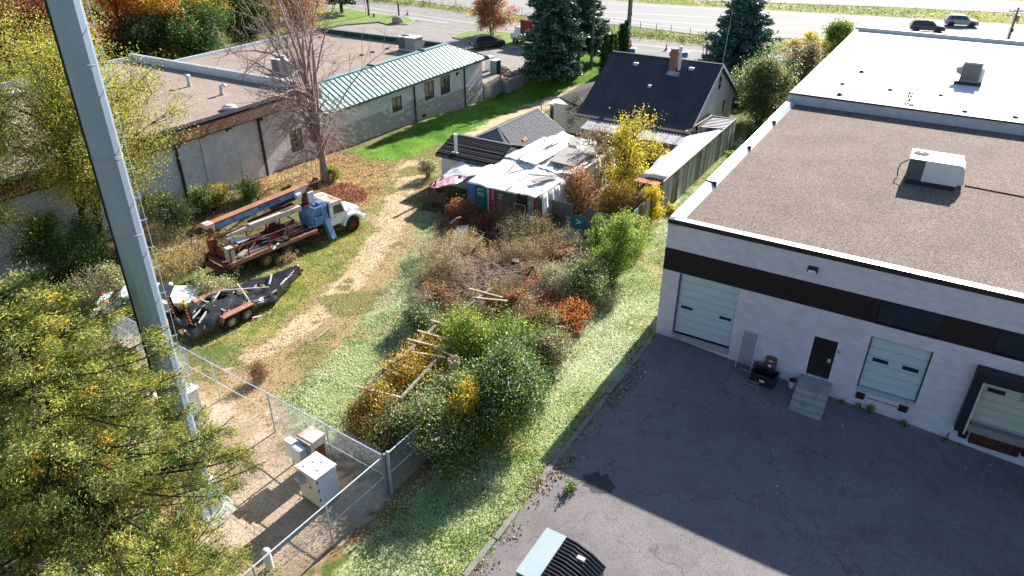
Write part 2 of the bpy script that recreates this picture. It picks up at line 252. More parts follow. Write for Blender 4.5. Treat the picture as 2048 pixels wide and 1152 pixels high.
# ------------------------------------------------------------------ mesh helpers
class MB:
    def __init__(s): s.v = []; s.f = []; s.m = []
    def add(s, v, f, mi=0):
        k = len(s.v); s.v += [tuple(p) for p in v]; s.f += [tuple(k + i for i in q) for q in f]; s.m += [mi] * len(f); return s
    def box(s, x0, x1, y0, y1, z0, z1, mi=0, mat=None):
        v = [(x, y, z) for z in (z0, z1) for y in (y0, y1) for x in (x0, x1)]
        if mat is not None: v = [tuple(mat @ Vector(p)) for p in v]
        return s.add(v, [(0, 2, 3, 1), (4, 5, 7, 6), (0, 1, 5, 4), (2, 6, 7, 3), (0, 4, 6, 2), (1, 3, 7, 5)], mi)
    def bar(s, p, q, w, h=None, mi=0):
        p = Vector(p); q = Vector(q); h = w if h is None else h; d = q - p; L = d.length
        if L < 1e-5: return s
        x = d / L; up = Vector((0, 0, 1)) if abs(x.z) < .95 else Vector((0, 1, 0)); y = up.cross(x).normalized(); z = x.cross(y)
        m = Matrix(((x.x, y.x, z.x, p.x), (x.y, y.y, z.y, p.y), (x.z, y.z, z.z, p.z), (0, 0, 0, 1)))
        return s.box(0, L, -w / 2, w / 2, -h / 2, h / 2, mi, m)
    def cyl(s, p, q, r0, r1=None, n=12, mi=0, cap=True):
        p = Vector(p); q = Vector(q); r1 = r0 if r1 is None else r1; x = (q - p).normalized(); up = Vector((0, 0, 1)) if abs(x.z) < .9 else Vector((1, 0, 0))
        y = up.cross(x).normalized(); z = x.cross(y); v = []
        for c, r in ((p, r0), (q, r1)):
            for i in range(n):
                t = 2 * math.pi * i / n; v.append(c + y * math.cos(t) * r + z * math.sin(t) * r)
        f = [(i, (i + 1) % n, n + (i + 1) % n, n + i) for i in range(n)]
        if cap: f += [tuple(range(n))[::-1], tuple(range(n, 2 * n))]
        return s.add(v, f, mi)
    def path(s, pts, r, n=6, mi=0):
        for a, b in zip(pts[:-1], pts[1:]): s.cyl(a, b, r, r, n, mi)
        return s
    def quad(s, a, b, c, d, mi=0): return s.add([a, b, c, d], [(0, 1, 2, 3)], mi)
    def slab(s, pts, t, mi=0):              # polygon thickened downwards by t
        n = len(pts); v = [Vector(p) for p in pts] + [Vector(p) - Vector((0, 0, t)) for p in pts]
        return s.add(v, [tuple(range(n)), tuple(range(2 * n - 1, n - 1, -1))] + [(i, i + n, (i + 1) % n + n, (i + 1) % n) for i in range(n)], mi)
    def extr(s, prof, x0, x1, axis='y', mi=0):   # profile of (u, z) extruded along an axis
        n = len(prof)
        if axis == 'y': v = [(u, x0, z) for u, z in prof] + [(u, x1, z) for u, z in prof]
        else: v = [(x0, u, z) for u, z in prof] + [(x1, u, z) for u, z in prof]
        return s.add(v, [tuple(range(n)), tuple(range(2 * n - 1, n - 1, -1))] + [(i, i + n, (i + 1) % n + n, (i + 1) % n) for i in range(n)], mi)
    def grid(s, P, mi=0):
        nu, nv = len(P), len(P[0]); k = [p for r in P for p in r]
        return s.add(k, [(i * nv + j, (i + 1) * nv + j, (i + 1) * nv + j + 1, i * nv + j + 1) for i in range(nu - 1) for j in range(nv - 1)], mi)
    def build(s, name, mat, parent=None, label=None, smooth=False, bevel=0, solid=0, kind=None):
        me = bpy.data.meshes.new(name); me.from_pydata(s.v, [], s.f); bm = bmesh.new(); bm.from_mesh(me); bmesh.ops.recalc_face_normals(bm, faces=bm.faces)
        bm.to_mesh(me); bm.free()
        for m_ in (mat if isinstance(mat, list) else [mat]): me.materials.append(mt[m_] if isinstance(m_, str) else m_)
        if isinstance(mat, list): me.polygons.foreach_set('material_index', s.m)
        if smooth: me.polygons.foreach_set('use_smooth', [True] * len(me.polygons))
        o = bpy.data.objects.new(name, me); COL.objects.link(o)
        if parent: o.parent = parent
        if bevel: b = o.modifiers.new('bevel', 'BEVEL'); b.width = bevel; b.segments = 2; b.limit_method = 'ANGLE'; b.angle_limit = R(40)
        if solid: b = o.modifiers.new('solid', 'SOLIDIFY'); b.thickness = solid
        if label: o['label'] = label
        if kind: o['kind'] = kind
        return o
def tag(o, label, cat, group=None, kind=None):
    if label: o['label'] = label
    if cat: o['category'] = cat
    if group: o['group'] = group
    if kind: o['kind'] = kind
    return o
def thing(name, label, cat, loc=(0, 0, 0), rz=0, group=None):
    o = bpy.data.objects.new(name, None); COL.objects.link(o); o.location = loc; o.rotation_euler = (0, 0, rz); o.empty_display_size = .3
    return tag(o, label, cat, group)
def copy_tree(o, parent=None):
    c = o.copy(); COL.objects.link(c)
    if parent: c.parent = parent
    for ch in [x for x in COL.objects if x.parent == o]: copy_tree(ch, c)
    return c
def npmesh(name, V, nq, tint=None, mat=None, parent=None, loc=None, kind=None, smooth=False, F=None):
    me = bpy.data.meshes.new(name); V = np.asarray(V, np.float32).reshape(-1, 3); me.vertices.add(len(V)); me.vertices.foreach_set('co', V.ravel())
    if F is None: F = np.arange(nq * 4, dtype=np.int32).reshape(-1, 4)
    me.loops.add(F.size); me.loops.foreach_set('vertex_index', F.ravel().astype(np.int32)); me.polygons.add(len(F))
    me.polygons.foreach_set('loop_start', np.arange(0, F.size, 4, dtype=np.int32)); me.polygons.foreach_set('loop_total', np.full(len(F), 4, np.int32))
    if smooth: me.polygons.foreach_set('use_smooth', np.ones(len(F), bool))
    me.update(calc_edges=True)
    if tint is not None:
        at = me.attributes.new('tint', 'FLOAT_COLOR', 'POINT'); c = np.ones((len(V), 4), np.float32); c[:, :3] = tint; at.data.foreach_set('color', c.ravel())
    if mat: me.materials.append(mt[mat])
    o = bpy.data.objects.new(name, me); COL.objects.link(o)
    if parent: o.parent = parent
    if kind: o['kind'] = kind
    return o
def tubes(P, Rr, s=5):                 # P (n,k,3), Rr (n,k)
    P = np.asarray(P, float); Rr = np.asarray(Rr, float); n, k, _ = P.shape
    T = np.gradient(P, axis=1); T /= np.linalg.norm(T, axis=2, keepdims=True) + 1e-9
    ref = np.where(np.abs(T[..., 2:3]) > .9, np.array([1., 0, 0]), np.array([0, 0, 1.])); U = np.cross(T, ref); U /= np.linalg.norm(U, axis=2, keepdims=True) + 1e-9; W = np.cross(T, U)
    a = np.arange(s) * 2 * math.pi / s
    V = P[:, :, None, :] + Rr[:, :, None, None] * (U[:, :, None, :] * np.cos(a)[None, None, :, None] + W[:, :, None, :] * np.sin(a)[None, None, :, None])
    b = (np.arange(n) * k * s)[:, None, None] + (np.arange(k - 1) * s)[None, :, None]; j = np.arange(s)[None, None, :]; j2 = (j + 1) % s
    F = np.stack([b + j, b + j2, b + s + j2, b + s + j], -1).reshape(-1, 4)
    return V.reshape(-1, 3), F
def merge(parts):
    Vs, Fs, k = [], [], 0
    for V, F in parts: Vs.append(V); Fs.append(F + k); k += len(V)
    return np.concatenate(Vs), np.concatenate(Fs)
def unit(v): return v / (np.linalg.norm(v, axis=-1, keepdims=True) + 1e-9)
def bez(p0, p1, p2, k):
    t = np.linspace(0, 1, k)[None, :, None]; p0, p1, p2 = (np.asarray(p, float)[:, None, :] for p in (p0, p1, p2))
    return (1 - t) ** 2 * p0 + 2 * t * (1 - t) * p1 + t * t * p2
PAL = dict(
    green=['3f5a22', '54702c', '6d8a3a', '2f4a20'], bright=['73903a', '8aa448', '5c7a30', 'a2b058'], yg=['97983c', 'a8a244', '84903c', 'b4a040', '707a36'],
    yellow=['d8b428', 'e0c040', 'c8a02c', 'a89830'], gold=['c09030', 'a87a2c', '8a7c30', 'd0a83c'], orange=['c8682c', 'd88030', 'b85428', 'd89a38'], red=['a83028', '8a2a28', 'c04434', '6a2a24'],
    brown=['6b4a34', '85604a', '54382a', '9a7458'], tan=['c4ac82', 'b09870', 'd4c098', '988660'], olive=['5f6a34', '747a40', '4a5428', '8a8648'], grey=['74805a', '949c7a', '566444', 'b0b496'],
    dark=['26401e', '34502a', '1c3018', '486438'], blue=['2c4440', '3c5650', '20342f', '5a7468'], spruce=['24382a', '304a38', '1a2c20', '44604a'], conif=['6e7638', '868644', '545f30', '989250', '404b28'], clover=['acb58a', 'bcc29e', 'a0aa7e', 'cccfb0', '909c6a'],
    pink=['b87468', 'c88a74', '9a7058', '8a8a54'], rustred=['8a4a34', '6f3428', 'a8604a', '7a5a4a'], cedar=['1c3a1c', '284a24', '142c14', '36582c'])
PALV = {k: np.array([S(c) for c in v]) for k, v in PAL.items()}
GAIN = [1.5]
def pick(pals, n, rng, patches=None):
    """pals: list of (name, weight)."""
    names = [p[0] for p in pals]; w = np.array([p[1] for p in pals], float); w /= w.sum()
    k = rng.choice(len(names), n, p=w) if patches is None else patches
    out = np.empty((n, 3))
    for i, nm in enumerate(names):
        mk = k == i; c = PALV[nm]; out[mk] = c[rng.integers(0, len(c), mk.sum())]
    return np.clip(out * GAIN[0] * rng.uniform(.72, 1.28, (n, 1)) * rng.uniform(.93, 1.07, (n, 3)), 0, .8)
def leaves(anchors, n, sigma, size, pals, rng, aspect=.6, up=.6, dirs=None, flat=1.0):
    Mn = len(anchors); w = np.array([p[1] for p in pals], float); w /= w.sum(); kp = rng.choice(len(pals), Mn, p=w)
    c = np.repeat(anchors, n, axis=0) + rng.normal(0, 1, (Mn * n, 3)) * sigma * np.array([1, 1, flat]); pt = np.repeat(kp, n); N = len(c)
    fl = rng.random(N) < .2; pt = np.where(fl, rng.choice(len(pals), N, p=w), pt)
    nr = unit(rng.normal(0, 1, (N, 3)) + np.array([0, 0, up]))
    ax = rng.normal(0, 1, (N, 3)) if dirs is None else np.repeat(dirs, n, axis=0) + rng.normal(0, .45, (N, 3))
    if dirs is None: ax = ax - nr * (ax * nr).sum(1, keepdims=True); ax = unit(ax)
    else: ax = unit(ax); nr = unit(nr - ax * (ax * nr).sum(1, keepdims=True))
    sd = np.cross(nr, ax); sz = size * rng.uniform(.6, 1.35, (N, 1))
    V = np.stack([c - ax * sz / 2, c + sd * sz * aspect / 2 - nr * sz * .06, c + ax * sz / 2, c - sd * sz * aspect / 2 + nr * sz * .05], 1)
    t = pick(pals, N, rng, pt) * np.repeat(rng.uniform(.72, 1.3, (Mn, 1)), n, axis=0)
    return V.reshape(-1, 3), np.repeat(t, 4, axis=0), N
def tree(name, label, cat, base, h, rad, pals, limbs=16, twigs=9, leaf=.16, nleaf=10, trunk_r=.2, crown0=.3, group=None, bark='bark', seed=1, sigma=.35, mat='leaf', stems=1, lean=(0, 0), flatc=1.0, twig_r=.012, foliage='crown', depth2=True, up=.6, aspect=.6, parent=None, anchors_per=3, zpow=.6):
    rng = np.random.default_rng(seed); base = np.array(base, float)
    t = thing(name, label, cat, tuple(base), 0, group) if parent is None else parent
    parts = []; st = []
    for i in range(stems):
        an = rng.uniform(0, 6.28); sp = (.0 if stems == 1 else .35) * rad; top = np.array([lean[0] + math.cos(an) * sp, lean[1] + math.sin(an) * sp, h * rng.uniform(.72, .85)])
        p0 = np.array([math.cos(an), math.sin(an), 0]) * (0 if stems == 1 else trunk_r * 1.2); mid = (p0 + top) / 2 + rng.normal(0, .05 * h, 3) * [1, 1, 0]
        st.append((p0, mid, top))
    P = bez([s_[0] for s_ in st], [s_[1] for s_ in st], [s_[2] for s_ in st], 8); rr = np.linspace(1, .25, 8)[None] * trunk_r * (1 if stems == 1 else .7) * np.ones((stems, 1)); rr[:, 0] *= 1.35
    parts.append(tubes(P, rr, 8))
    L = limbs; si = rng.integers(0, stems, L); tt = crown0 + (1 - crown0) * rng.random(L) ** .8
    start = np.array([P[s_, min(7, int(x * 7))] for s_, x in zip(si, tt)])
    ph = rng.uniform(0, 6.28, L); cz = (crown0 * h + h) / 2; hz = (h - crown0 * h) / 2
    zz = rng.uniform(-1, 1, L); rr_ = np.sqrt(np.clip(1 - zz * zz, 0, 1)) * rng.uniform(.5, 1, L) * (.85 + .3 * np.sin(ph * 2 + seed) + .2 * np.sin(ph * 3 + 2 * seed + zz * 2))
    tgt = np.stack([lean[0] + np.cos(ph) * rr_ * rad, lean[1] + np.sin(ph) * rr_ * rad, cz + zz * hz * rng.uniform(.7, 1, L)], 1)
    start[:, 2] = np.minimum(start[:, 2], tgt[:, 2] - .05 * h); start[:, 2] = np.maximum(start[:, 2], .12 * h * (1 if stems == 1 else .1))
    ctl = (start + tgt) / 2 + np.array([0, 0, .12 * h]) + rng.normal(0, .06 * rad, (L, 3))
    Q = bez(start, ctl, tgt, 7); parts.append(tubes(Q, np.linspace(1, .22, 7)[None] * trunk_r * .34 * rng.uniform(.6, 1.1, (L, 1)), 5))
    T = twigs; bi = np.repeat(np.arange(L), T); bt = rng.integers(2, 7, L * T); s2 = Q[bi, bt]
    d = unit(unit(s2 - np.array([lean[0], lean[1], cz * .8])) * .8 + rng.normal(0, .75, (L * T, 3)) + [0, 0, .25]); ln = rad * rng.uniform(.16, .42, (L * T, 1))
    e2 = s2 + d * ln; Q2 = bez(s2, (s2 + e2) / 2 + rng.normal(0, .08, (L * T, 3)) * ln, e2, 5); parts.append(tubes(Q2, np.linspace(1.6, .7, 5)[None] * twig_r * np.ones((L * T, 1)), 3))
    anc = Q2[:, [2, 3, 4][-anchors_per:]].reshape(-1, 3)
    if depth2:
        k = 3; b3 = np.repeat(np.arange(L * T), k); s3 = Q2[b3, rng.integers(1, 5, L * T * k)]; e3 = s3 + unit(unit(Q2[b3, 4] - Q2[b3, 0]) + rng.normal(0, .8, (L * T * k, 3))) * rad * rng.uniform(.06, .18, (L * T * k, 1))
        Q3 = bez(s3, (s3 + e3) / 2, e3, 3); parts.append(tubes(Q3, np.linspace(.9, .5, 3)[None] * twig_r * np.ones((L * T * k, 1)), 3)); anc = np.concatenate([anc, e3])
    anc = anc[anc[:, 2] > .02 * h]
    V, F = merge(parts); npmesh('trunk' if stems == 1 else 'stems', V, 0, mat=bark, parent=t, F=F)
    if nleaf > 0:
        V, c, N = leaves(anc, nleaf, sigma, leaf, pals, rng, up=up, aspect=aspect); V[:, 2] = np.maximum(V[:, 2], .02); npmesh(foliage, V, N, c, mat, t)
    return t
def conifer(name, label, base, h, rad, pals, seed=1, levels=30, per=9, sprig=.22, dens=7, trunk_r=.18, crown0=.06, droop=.25, group=None, power=.85, upturn=.1, asp=.3, cat='tree', gap=0, bark='bark_dark', side=.28, dm=9, sg=.45, nmat='needle', gain=1):
    rng = np.random.default_rng(seed); t = thing(name, label, cat, base, 0, group)
    parts = [tubes(np.array([[[0, 0, z] for z in np.linspace(0, h * .97, 8)]]), np.linspace(1, .08, 8)[None] * trunk_r, 8)]
    S_, E_, Cc = [], [], []
    for i in range(levels):
        f = (i + rng.uniform(-.3, .3)) / levels; z = h * (crown0 + (1 - crown0) * f)
        rl = rad * (1 - min(1, max(0, f))) ** power * rng.uniform(.8, 1.1) + .12
        for j in range(per):
            if rng.random() < gap: continue
            an = rng.uniform(0, 6.28); r = rl * rng.uniform(.65, 1.12)
            s0 = np.array([0, 0, z]); e = np.array([math.cos(an) * r, math.sin(an) * r, z - r * droop + upturn * r]); c_ = np.array([math.cos(an) * r * .55, math.sin(an) * r * .55, z - r * droop * .8])
            S_.append(s0); E_.append(e); Cc.append(c_)
    Q = bez(np.array(S_), np.array(Cc), np.array(E_), 9); n = len(Q); L = np.linalg.norm(Q[:, -1] - Q[:, 0], axis=1)
    parts.append(tubes(Q, np.linspace(1, .25, 9)[None] * (.012 + .011 * L)[:, None], 4)); V, F = merge(parts); npmesh('trunk', V, 0, mat=bark, parent=t, F=F)
    an, dr = [], []
    for q, l in zip(Q, L):
        m = max(3, int(l * dm)); tt = np.clip(rng.random(m) ** .7, .18, 1) * 8; i0 = np.minimum(tt.astype(int), 7); fr = (tt - i0)[:, None]; p = q[i0] * (1 - fr) + q[i0 + 1] * fr
        d = unit(q[8] - q[0]); sd = np.array([-d[1], d[0], 0]); off = rng.uniform(-1, 1, (m, 1)) * side * l * (1.15 - tt / 8)[:, None]
        an.append(p + sd * off + np.array([0, 0, -.12]) * np.abs(off)); dr.append(d[None] * 1 + sd * np.sign(off) * .8 + np.array([0, 0, .25]) + np.zeros((m, 3)))
    an = np.concatenate(an); dr = unit(np.concatenate(dr)); an[:, 2] = np.maximum(an[:, 2], .1)
    V, c, N = leaves(an, dens, sprig * sg, sprig, pals, rng, aspect=asp, up=1.0, dirs=dr, flat=.6); npmesh('crown', V, N, np.clip(c * gain, 0, .8), nmat, t)
    return t
def shrub(name, label, px, py, w, h, pals, leaf=.09, n=1.0, seed=1, cat='shrub', mat='leaf', group=None, bark='bark', sigma=None, pos=None, limbs=None, up=.6, aspect=.6, nleaf=None):
    p = Gt(px, py) if pos is None else Vector(pos)
    L = limbs or max(8, int(13 * (w * h) ** .4)); vol = w * w * h
    nl = nleaf if nleaf is not None else max(2, int(n * 9000 * (w ** 1.4) * h ** .6 / (leaf / .09) ** 1.6 / 9 / (L * 7 * 6)))
    return tree(name, label, cat, (p.x, p.y, p.z - .02), h, w / 2, pals, limbs=L, twigs=7, leaf=leaf, nleaf=nl, trunk_r=.03 + .008 * h, crown0=.12, group=group, bark=bark, seed=seed,
                sigma=sigma or .07 * w, mat=mat, stems=5, twig_r=.007, foliage='foliage', up=up, aspect=aspect)
def weed(name, label, px, py, w, h, pals, seed=1, stems=60, leaf=.05, nleaf=10, cat='weeds', mat='dry', group=None, pos=None, stem_mat='twig_pink', plume=True, kind=None):
    """a clump of upright dry stalks with plume-like heads"""
    rng = np.random.default_rng(seed); p = Gt(px, py) if pos is None else Vector(pos); t = thing(name, label, cat, (p.x, p.y, p.z - .02), 0, group)
    a = rng.uniform(0, 6.28, stems); r = np.sqrt(rng.random(stems)) * w / 2; s0 = np.stack([np.cos(a) * r, np.sin(a) * r, np.zeros(stems)], 1)
    hh = h * rng.uniform(.55, 1.1, stems) * (1 - .35 * (r / (w / 2)) ** 2); e = s0 * 1.25 + np.stack([rng.normal(0, .12 * h, stems), rng.normal(0, .12 * h, stems), hh], 1)
    Q = bez(s0, (s0 + e) / 2 + rng.normal(0, .05, (stems, 3)) * [1, 1, 0], e, 5); V, F = tubes(Q, np.linspace(1, .5, 5)[None] * .008 * np.ones((stems, 1)), 3); npmesh('stems', V, 0, mat=stem_mat, parent=t, F=F)
    anc = Q[:, 1:].reshape(-1, 3) if not plume else np.concatenate([Q[:, 3], Q[:, 4], Q[:, 4], Q[:, 2]])
    V, c, N = leaves(anc, nleaf, .06 * h + .03, leaf, pals, rng, up=.8); V[:, 2] = np.maximum(V[:, 2], .01); npmesh('seed_heads' if plume else 'foliage', V, N, c, mat, t)
    return t
def inpoly(x, y, poly):
    r = np.zeros(x.shape, bool); n = len(poly)
    for i in range(n):
        x1, y1 = poly[i][:2]; x2, y2 = poly[(i + 1) % n][:2]
        if y1 == y2: continue
        cnd = ((y1 > y) != (y2 > y)) & (x < (x2 - x1) * (y - y1) / (y2 - y1) + x1); r ^= cnd
    return r
def gpoly(pxs): return [tuple(Gt(*p))[:2] for p in pxs]
def scatter(name, label, cat, poly, dens, size, pals, seed=1, upr=.0, aspect=.5, mat='grassleaf', patch=0, lift=.02, near=None, gap=.0, thr=.5):
    """countless small blades or leaves over a patch of ground, one mesh"""
    rng = np.random.default_rng(seed); pl = np.array(poly); x0, y0 = pl.min(0); x1, y1 = pl.max(0)
    n = int((x1 - x0) * (y1 - y0) * dens); x = rng.uniform(x0, x1, n); y = rng.uniform(y0, y1, n); k = inpoly(x + rng.normal(0, .12, n), y + rng.normal(0, .12, n), poly)
    if gap: k &= (fnoise(x, y, 1.6, seed) + rng.normal(0, .06, n)) > gap
    x, y = x[k], y[k]; n = len(x); z = tz(x, y); c = np.stack([x, y, z + lift + rng.random(n) * size * .5], 1)
    nr = unit(rng.normal(0, 1, (n, 3)) + [0, 0, 1.2 - upr]); ax = rng.normal(0, 1, (n, 3)) + [0, 0, upr * 2]; ax = unit(ax - nr * (ax * nr).sum(1, keepdims=True)); sd = np.cross(nr, ax); sz = size * rng.uniform(.5, 1.4, (n, 1)) * (.7 + .6 * fnoise(x, y, .7, seed + 9))[:, None]
    V = np.stack([c - ax * sz / 2, c + sd * sz * aspect / 2, c + ax * sz / 2, c - sd * sz * aspect / 2], 1)
    if patch:
        w = fnoise(x, y, patch, seed + 2) + rng.normal(0, .07, n); cut = np.quantile(w, np.cumsum([p[1] for p in pals]) / sum(p[1] for p in pals)); kp = np.minimum(np.searchsorted(cut, w), len(pals) - 1)
    else: kp = None
    t = pick(pals, n, rng, kp); o = npmesh(name, V.reshape(-1, 3), n, np.repeat(t, 4, axis=0), mat); return tag(o, label, cat, None, 'stuff')
def text(body, size, mat, parent, loc, rot, name='lettering', label=None, ext=.004, sx=1):
    cu = bpy.data.curves.new(name, 'FONT'); cu.body = body; cu.size = size; cu.extrude = ext; cu.align_x = 'CENTER'; cu.align_y = 'CENTER'
    tmp = bpy.data.objects.new('tmp', cu); COL.objects.link(tmp); dg = bpy.context.evaluated_depsgraph_get(); me = bpy.data.meshes.new_from_object(tmp.evaluated_get(dg)); bpy.data.objects.remove(tmp)
    me.materials.clear(); me.materials.append(mt[mat]); o = bpy.data.objects.new(name, me); COL.objects.link(o); o.parent = parent; o.location = loc; o.rotation_euler = rot; o.scale = (sx, 1, 1)
    if label: o['label'] = label
    return o
def wall_cells(mb, x0, x1, z0, z1, ops, y0, y1, mi=0):
    xs = sorted({x0, x1, *[v for o in ops for v in o[:2]]}); zs = sorted({z0, z1, *[v for o in ops for v in o[2:4]]})
    for i in range(len(xs) - 1):
        for j in range(len(zs) - 1):
            cx, cz = (xs[i] + xs[i + 1]) / 2, (zs[j] + zs[j + 1]) / 2
            if any(o[0] < cx < o[1] and o[2] < cz < o[3] for o in ops): continue
            mb.box(xs[i], xs[i + 1], y0, y1, zs[j], zs[j + 1], mi)
def shingles(parent, P00, P10, P01, P11, rows, cols, mat, jit=.01, th=.02, name='shingle_courses', seed=3, rowonly=False):
    rng = np.random.default_rng(seed); P00, P10, P01, P11 = map(Vector, (P00, P10, P01, P11)); nrm = (P10 - P00).cross(P01 - P00).normalized()
    if nrm.z < 0: nrm = -nrm
    mb = MB(); f = lambda u, v: (P00 * (1 - u) + P10 * u) * (1 - v) + (P01 * (1 - u) + P11 * u) * v
    for r in range(rows):
        v0, v1 = r / rows, min(1, (r + 1.12) / rows); us = [0, 1] if rowonly else [0] + [min(1, max(0, (c + (.5 if r % 2 else 0)) / cols)) for c in range(1, cols)] + [1]
        for u0, u1 in zip(us[:-1], us[1:]):
            t = th * rng.uniform(.6, 1.5); g = 0 if rowonly else .06 / cols
            a, b, c, d = f(u0 + g, v0), f(u1 - g, v0), f(u1 - g, v1), f(u0 + g, v1)
            mb.add([a + nrm * t, b + nrm * t, c + nrm * .003, d + nrm * .003, a, b], [(0, 1, 2, 3), (4, 5, 1, 0)])
    return mb.build(name, mat, parent, kind='stuff')

# ================================================================== SETTING: ground, roads
Z_ = {}
Z_['compound'] = gpoly([(240, 640), (385, 768), (441, 800), (551, 863), (655, 925), (775, 992), (600, 1152), (300, 1260), (-300, 1260), (-300, 640)])
Z_['track'] = gpoly([(385, 762), (470, 700), (560, 652), (640, 590), (700, 530), (745, 450), (768, 380), (778, 345), (810, 320), (850, 300), (905, 282), (915, 300), (880, 325), (862, 350), (845, 390), (838, 470), (795, 560), (745, 622), (685, 690), (605, 760), (545, 792), (560, 830), (600, 880), (551, 863), (441, 800)])
Z_['rut'] = gpoly([(440, 730), (560, 664), (635, 608), (700, 535), (748, 450), (770, 385), (782, 348), (815, 322), (900, 286), (908, 298), (860, 332), (832, 370), (822, 430), (790, 490), (735, 560), (660, 630), (570, 694), (470, 745)])
Z_['track2'] = gpoly([(1040, 215), (1100, 192), (1160, 168), (1180, 170), (1165, 190), (1110, 215), (1060, 235), (900, 300), (880, 295)])
Z_['lawn'] = gpoly([(715, 305), (760, 280), (832, 250), (935, 215), (1000, 185), (1100, 150), (1200, 90), (1260, 110), (1190, 165), (1150, 172), (1040, 212), (960, 250), (900, 280), (840, 305), (790, 320), (740, 325)])
Z_['clover'] = gpoly([(545, 790), (600, 760), (690, 690), (760, 600), (800, 540), (835, 470), (848, 425), (880, 415), (890, 450), (880, 520), (865, 600), (840, 680), (760, 730), (710, 820), (680, 870), (640, 880), (600, 830)])
Z_['strip'] = gpoly([(1325, 445), (1400, 350), (1470, 285), (1520, 250), (1600, 200), (1540, 270), (1340, 440), (1310, 668), (1215, 800), (1150, 880), (1080, 950), (940, 1152), (880, 1250), (640, 1250), (700, 1140), (790, 1000), (880, 930), (960, 880), (1040, 820), (1110, 720), (1180, 620), (1240, 540), (1290, 480)])
Z_['truckgrass'] = gpoly([(430, 560), (560, 520), (660, 470), (710, 450), (770, 400), (760, 430), (720, 500), (680, 550), (620, 620), (560, 660), (460, 690), (400, 700), (500, 620), (560, 560)])
Z_['leaflit'] = gpoly([(480, 360), (540, 345), (640, 300), (720, 310), (790, 325), (760, 400), (710, 430), (690, 380), (600, 370), (520, 400)])
Z_['junk'] = gpoly([(860, 420), (960, 415), (1170, 465), (1300, 480), (1250, 540), (1150, 640), (1060, 800), (960, 880), (860, 910), (700, 900), (720, 780), (850, 650), (860, 560), (870, 480)])
Z_['yardjunk'] = gpoly([(1000, 360), (1190, 280), (1300, 290), (1400, 300), (1320, 420), (1100, 470)])
Z_['leftbrush'] = gpoly([(-200, 500), (120, 520), (330, 430), (480, 380), (420, 520), (330, 560), (240, 640), (-100, 640)])
Z_['bareR'] = gpoly([(775, 985), (850, 930), (900, 870), (1000, 850), (1060, 780), (1020, 860), (960, 930), (820, 1010), (740, 1100), (600, 1160)])
def ground_colour(x, y):
    n = x.shape[0]; jr = np.random.default_rng(2); warpx = x + (fnoise(x, y, 1.5, 21) - .5) * 1.6 + jr.normal(0, .3, n); warpy = y + (fnoise(x, y, 1.5, 22) - .5) * 1.6 + jr.normal(0, .3, n)
    f1 = fnoise(x, y, 2.2, 1)[:, None]; f2 = fnoise(x, y, .7, 2)[:, None]; f3 = fnoise(x, y, 5, 4)[:, None]
    def two(a, b, t): return np.array(S(a)) * (1 - t) + np.array(S(b)) * t
    k1 = np.clip((f1 - .38) * 4, 0, 1); k2 = np.clip((f2 - .35) * 3.3, 0, 1); k3 = np.clip((f3 - .38) * 4, 0, 1)
    col = two('7d7550', '5f6c38', k1) * .8
    far = y > 70; col = np.where(far[:, None], two('788a48', '96945a', k3) * .75, col)
    def put(z, c, soft=True):
        nonlocal col
        m = inpoly(warpx, warpy, Z_[z]); col = np.where(m[:, None], c, col)
    def putj(z, c):
        nonlocal col
        m = inpoly(x + (warpx - x) * .35, y + (warpy - y) * .35, Z_[z]); col = np.where(m[:, None], c, col)
    put('leftbrush', two('54452f', '6a5c3a', k1) * .7); put('truckgrass', two('6d7a3a', '8e8650', k2)); put('leaflit', two('8c6a4c', '9a8a58', k2) * .95)
    put('lawn', two('4f7a24', '6d9634', k1) * .8); put('track', two('9c8668', '85764f', k1 * .7 + .3 * k2)); putj('rut', two('bba88c', 'a08c6a', k2 * .6)); put('track2', two('b39e80', '93895c', k1))
    put('clover', two('828e58', '9ba576', k1)); put('strip', two('87945a', 'aab088', k3)); put('bareR', two('8a6c50', '7a7048', k2) * .9)
    put('junk', two('51402f', '7b6550', k2) * .75); put('yardjunk', two('6a5440', '8a735a', k2) * .7); put('compound', two('ad9c88', '97836c', k1) * np.where(f2 > .62, .8, 1.0))
    m = inpoly(warpx, warpy, Z_['clover']) & (f1[:, 0] > .6); col[m] = np.array(S('8f8460'))
    m = inpoly(warpx, warpy, Z_['track']) & (f1[:, 0] > .56); col[m] = np.array(S('77754a')) * .9
    return np.clip(col * 1.18 * (.88 + .24 * f2), 0, 1)
xs = np.concatenate([np.linspace(-900, -110, 9), np.linspace(-100, -42, 30), np.arange(-40, 24, .22), np.linspace(26, 120, 48), np.linspace(140, 900, 9)])
ys = np.concatenate([np.linspace(-300, 4, 8), np.arange(8, 52, .22), np.arange(52, 92, .45), np.arange(92, 170, 1.6), np.linspace(180, 1500, 14)])
XX, YY = np.meshgrid(xs, ys, indexing='ij'); xf, yf = XX.ravel(), YY.ravel(); zf = tz(xf, yf)
aa = (xf - C0[0]) * A[0] + (yf - C0[1]) * A[1]; bb = (xf - C0[0]) * B[0] + (yf - C0[1]) * B[1]
zf = zf + (fnoise(xf, yf, 1.3, 8) - .5) * .07 * (yf < 90)
zf = np.where((aa > .12) & (bb < .4) & (bb > -40), tz(xf, yf) - .12, zf); zf = np.where(yf > 75, np.minimum(zf, -.06), zf)
nx, ny = len(xs), len(ys); I = np.arange(nx * ny).reshape(nx, ny); F = np.stack([I[:-1, :-1], I[1:, :-1], I[1:, 1:], I[:-1, 1:]], -1).reshape(-1, 4)
tag(npmesh('ground', np.stack([xf, yf, zf], 1), 0, ground_colour(xf, yf), 'ground', F=F, smooth=True), None, None, None, 'structure')

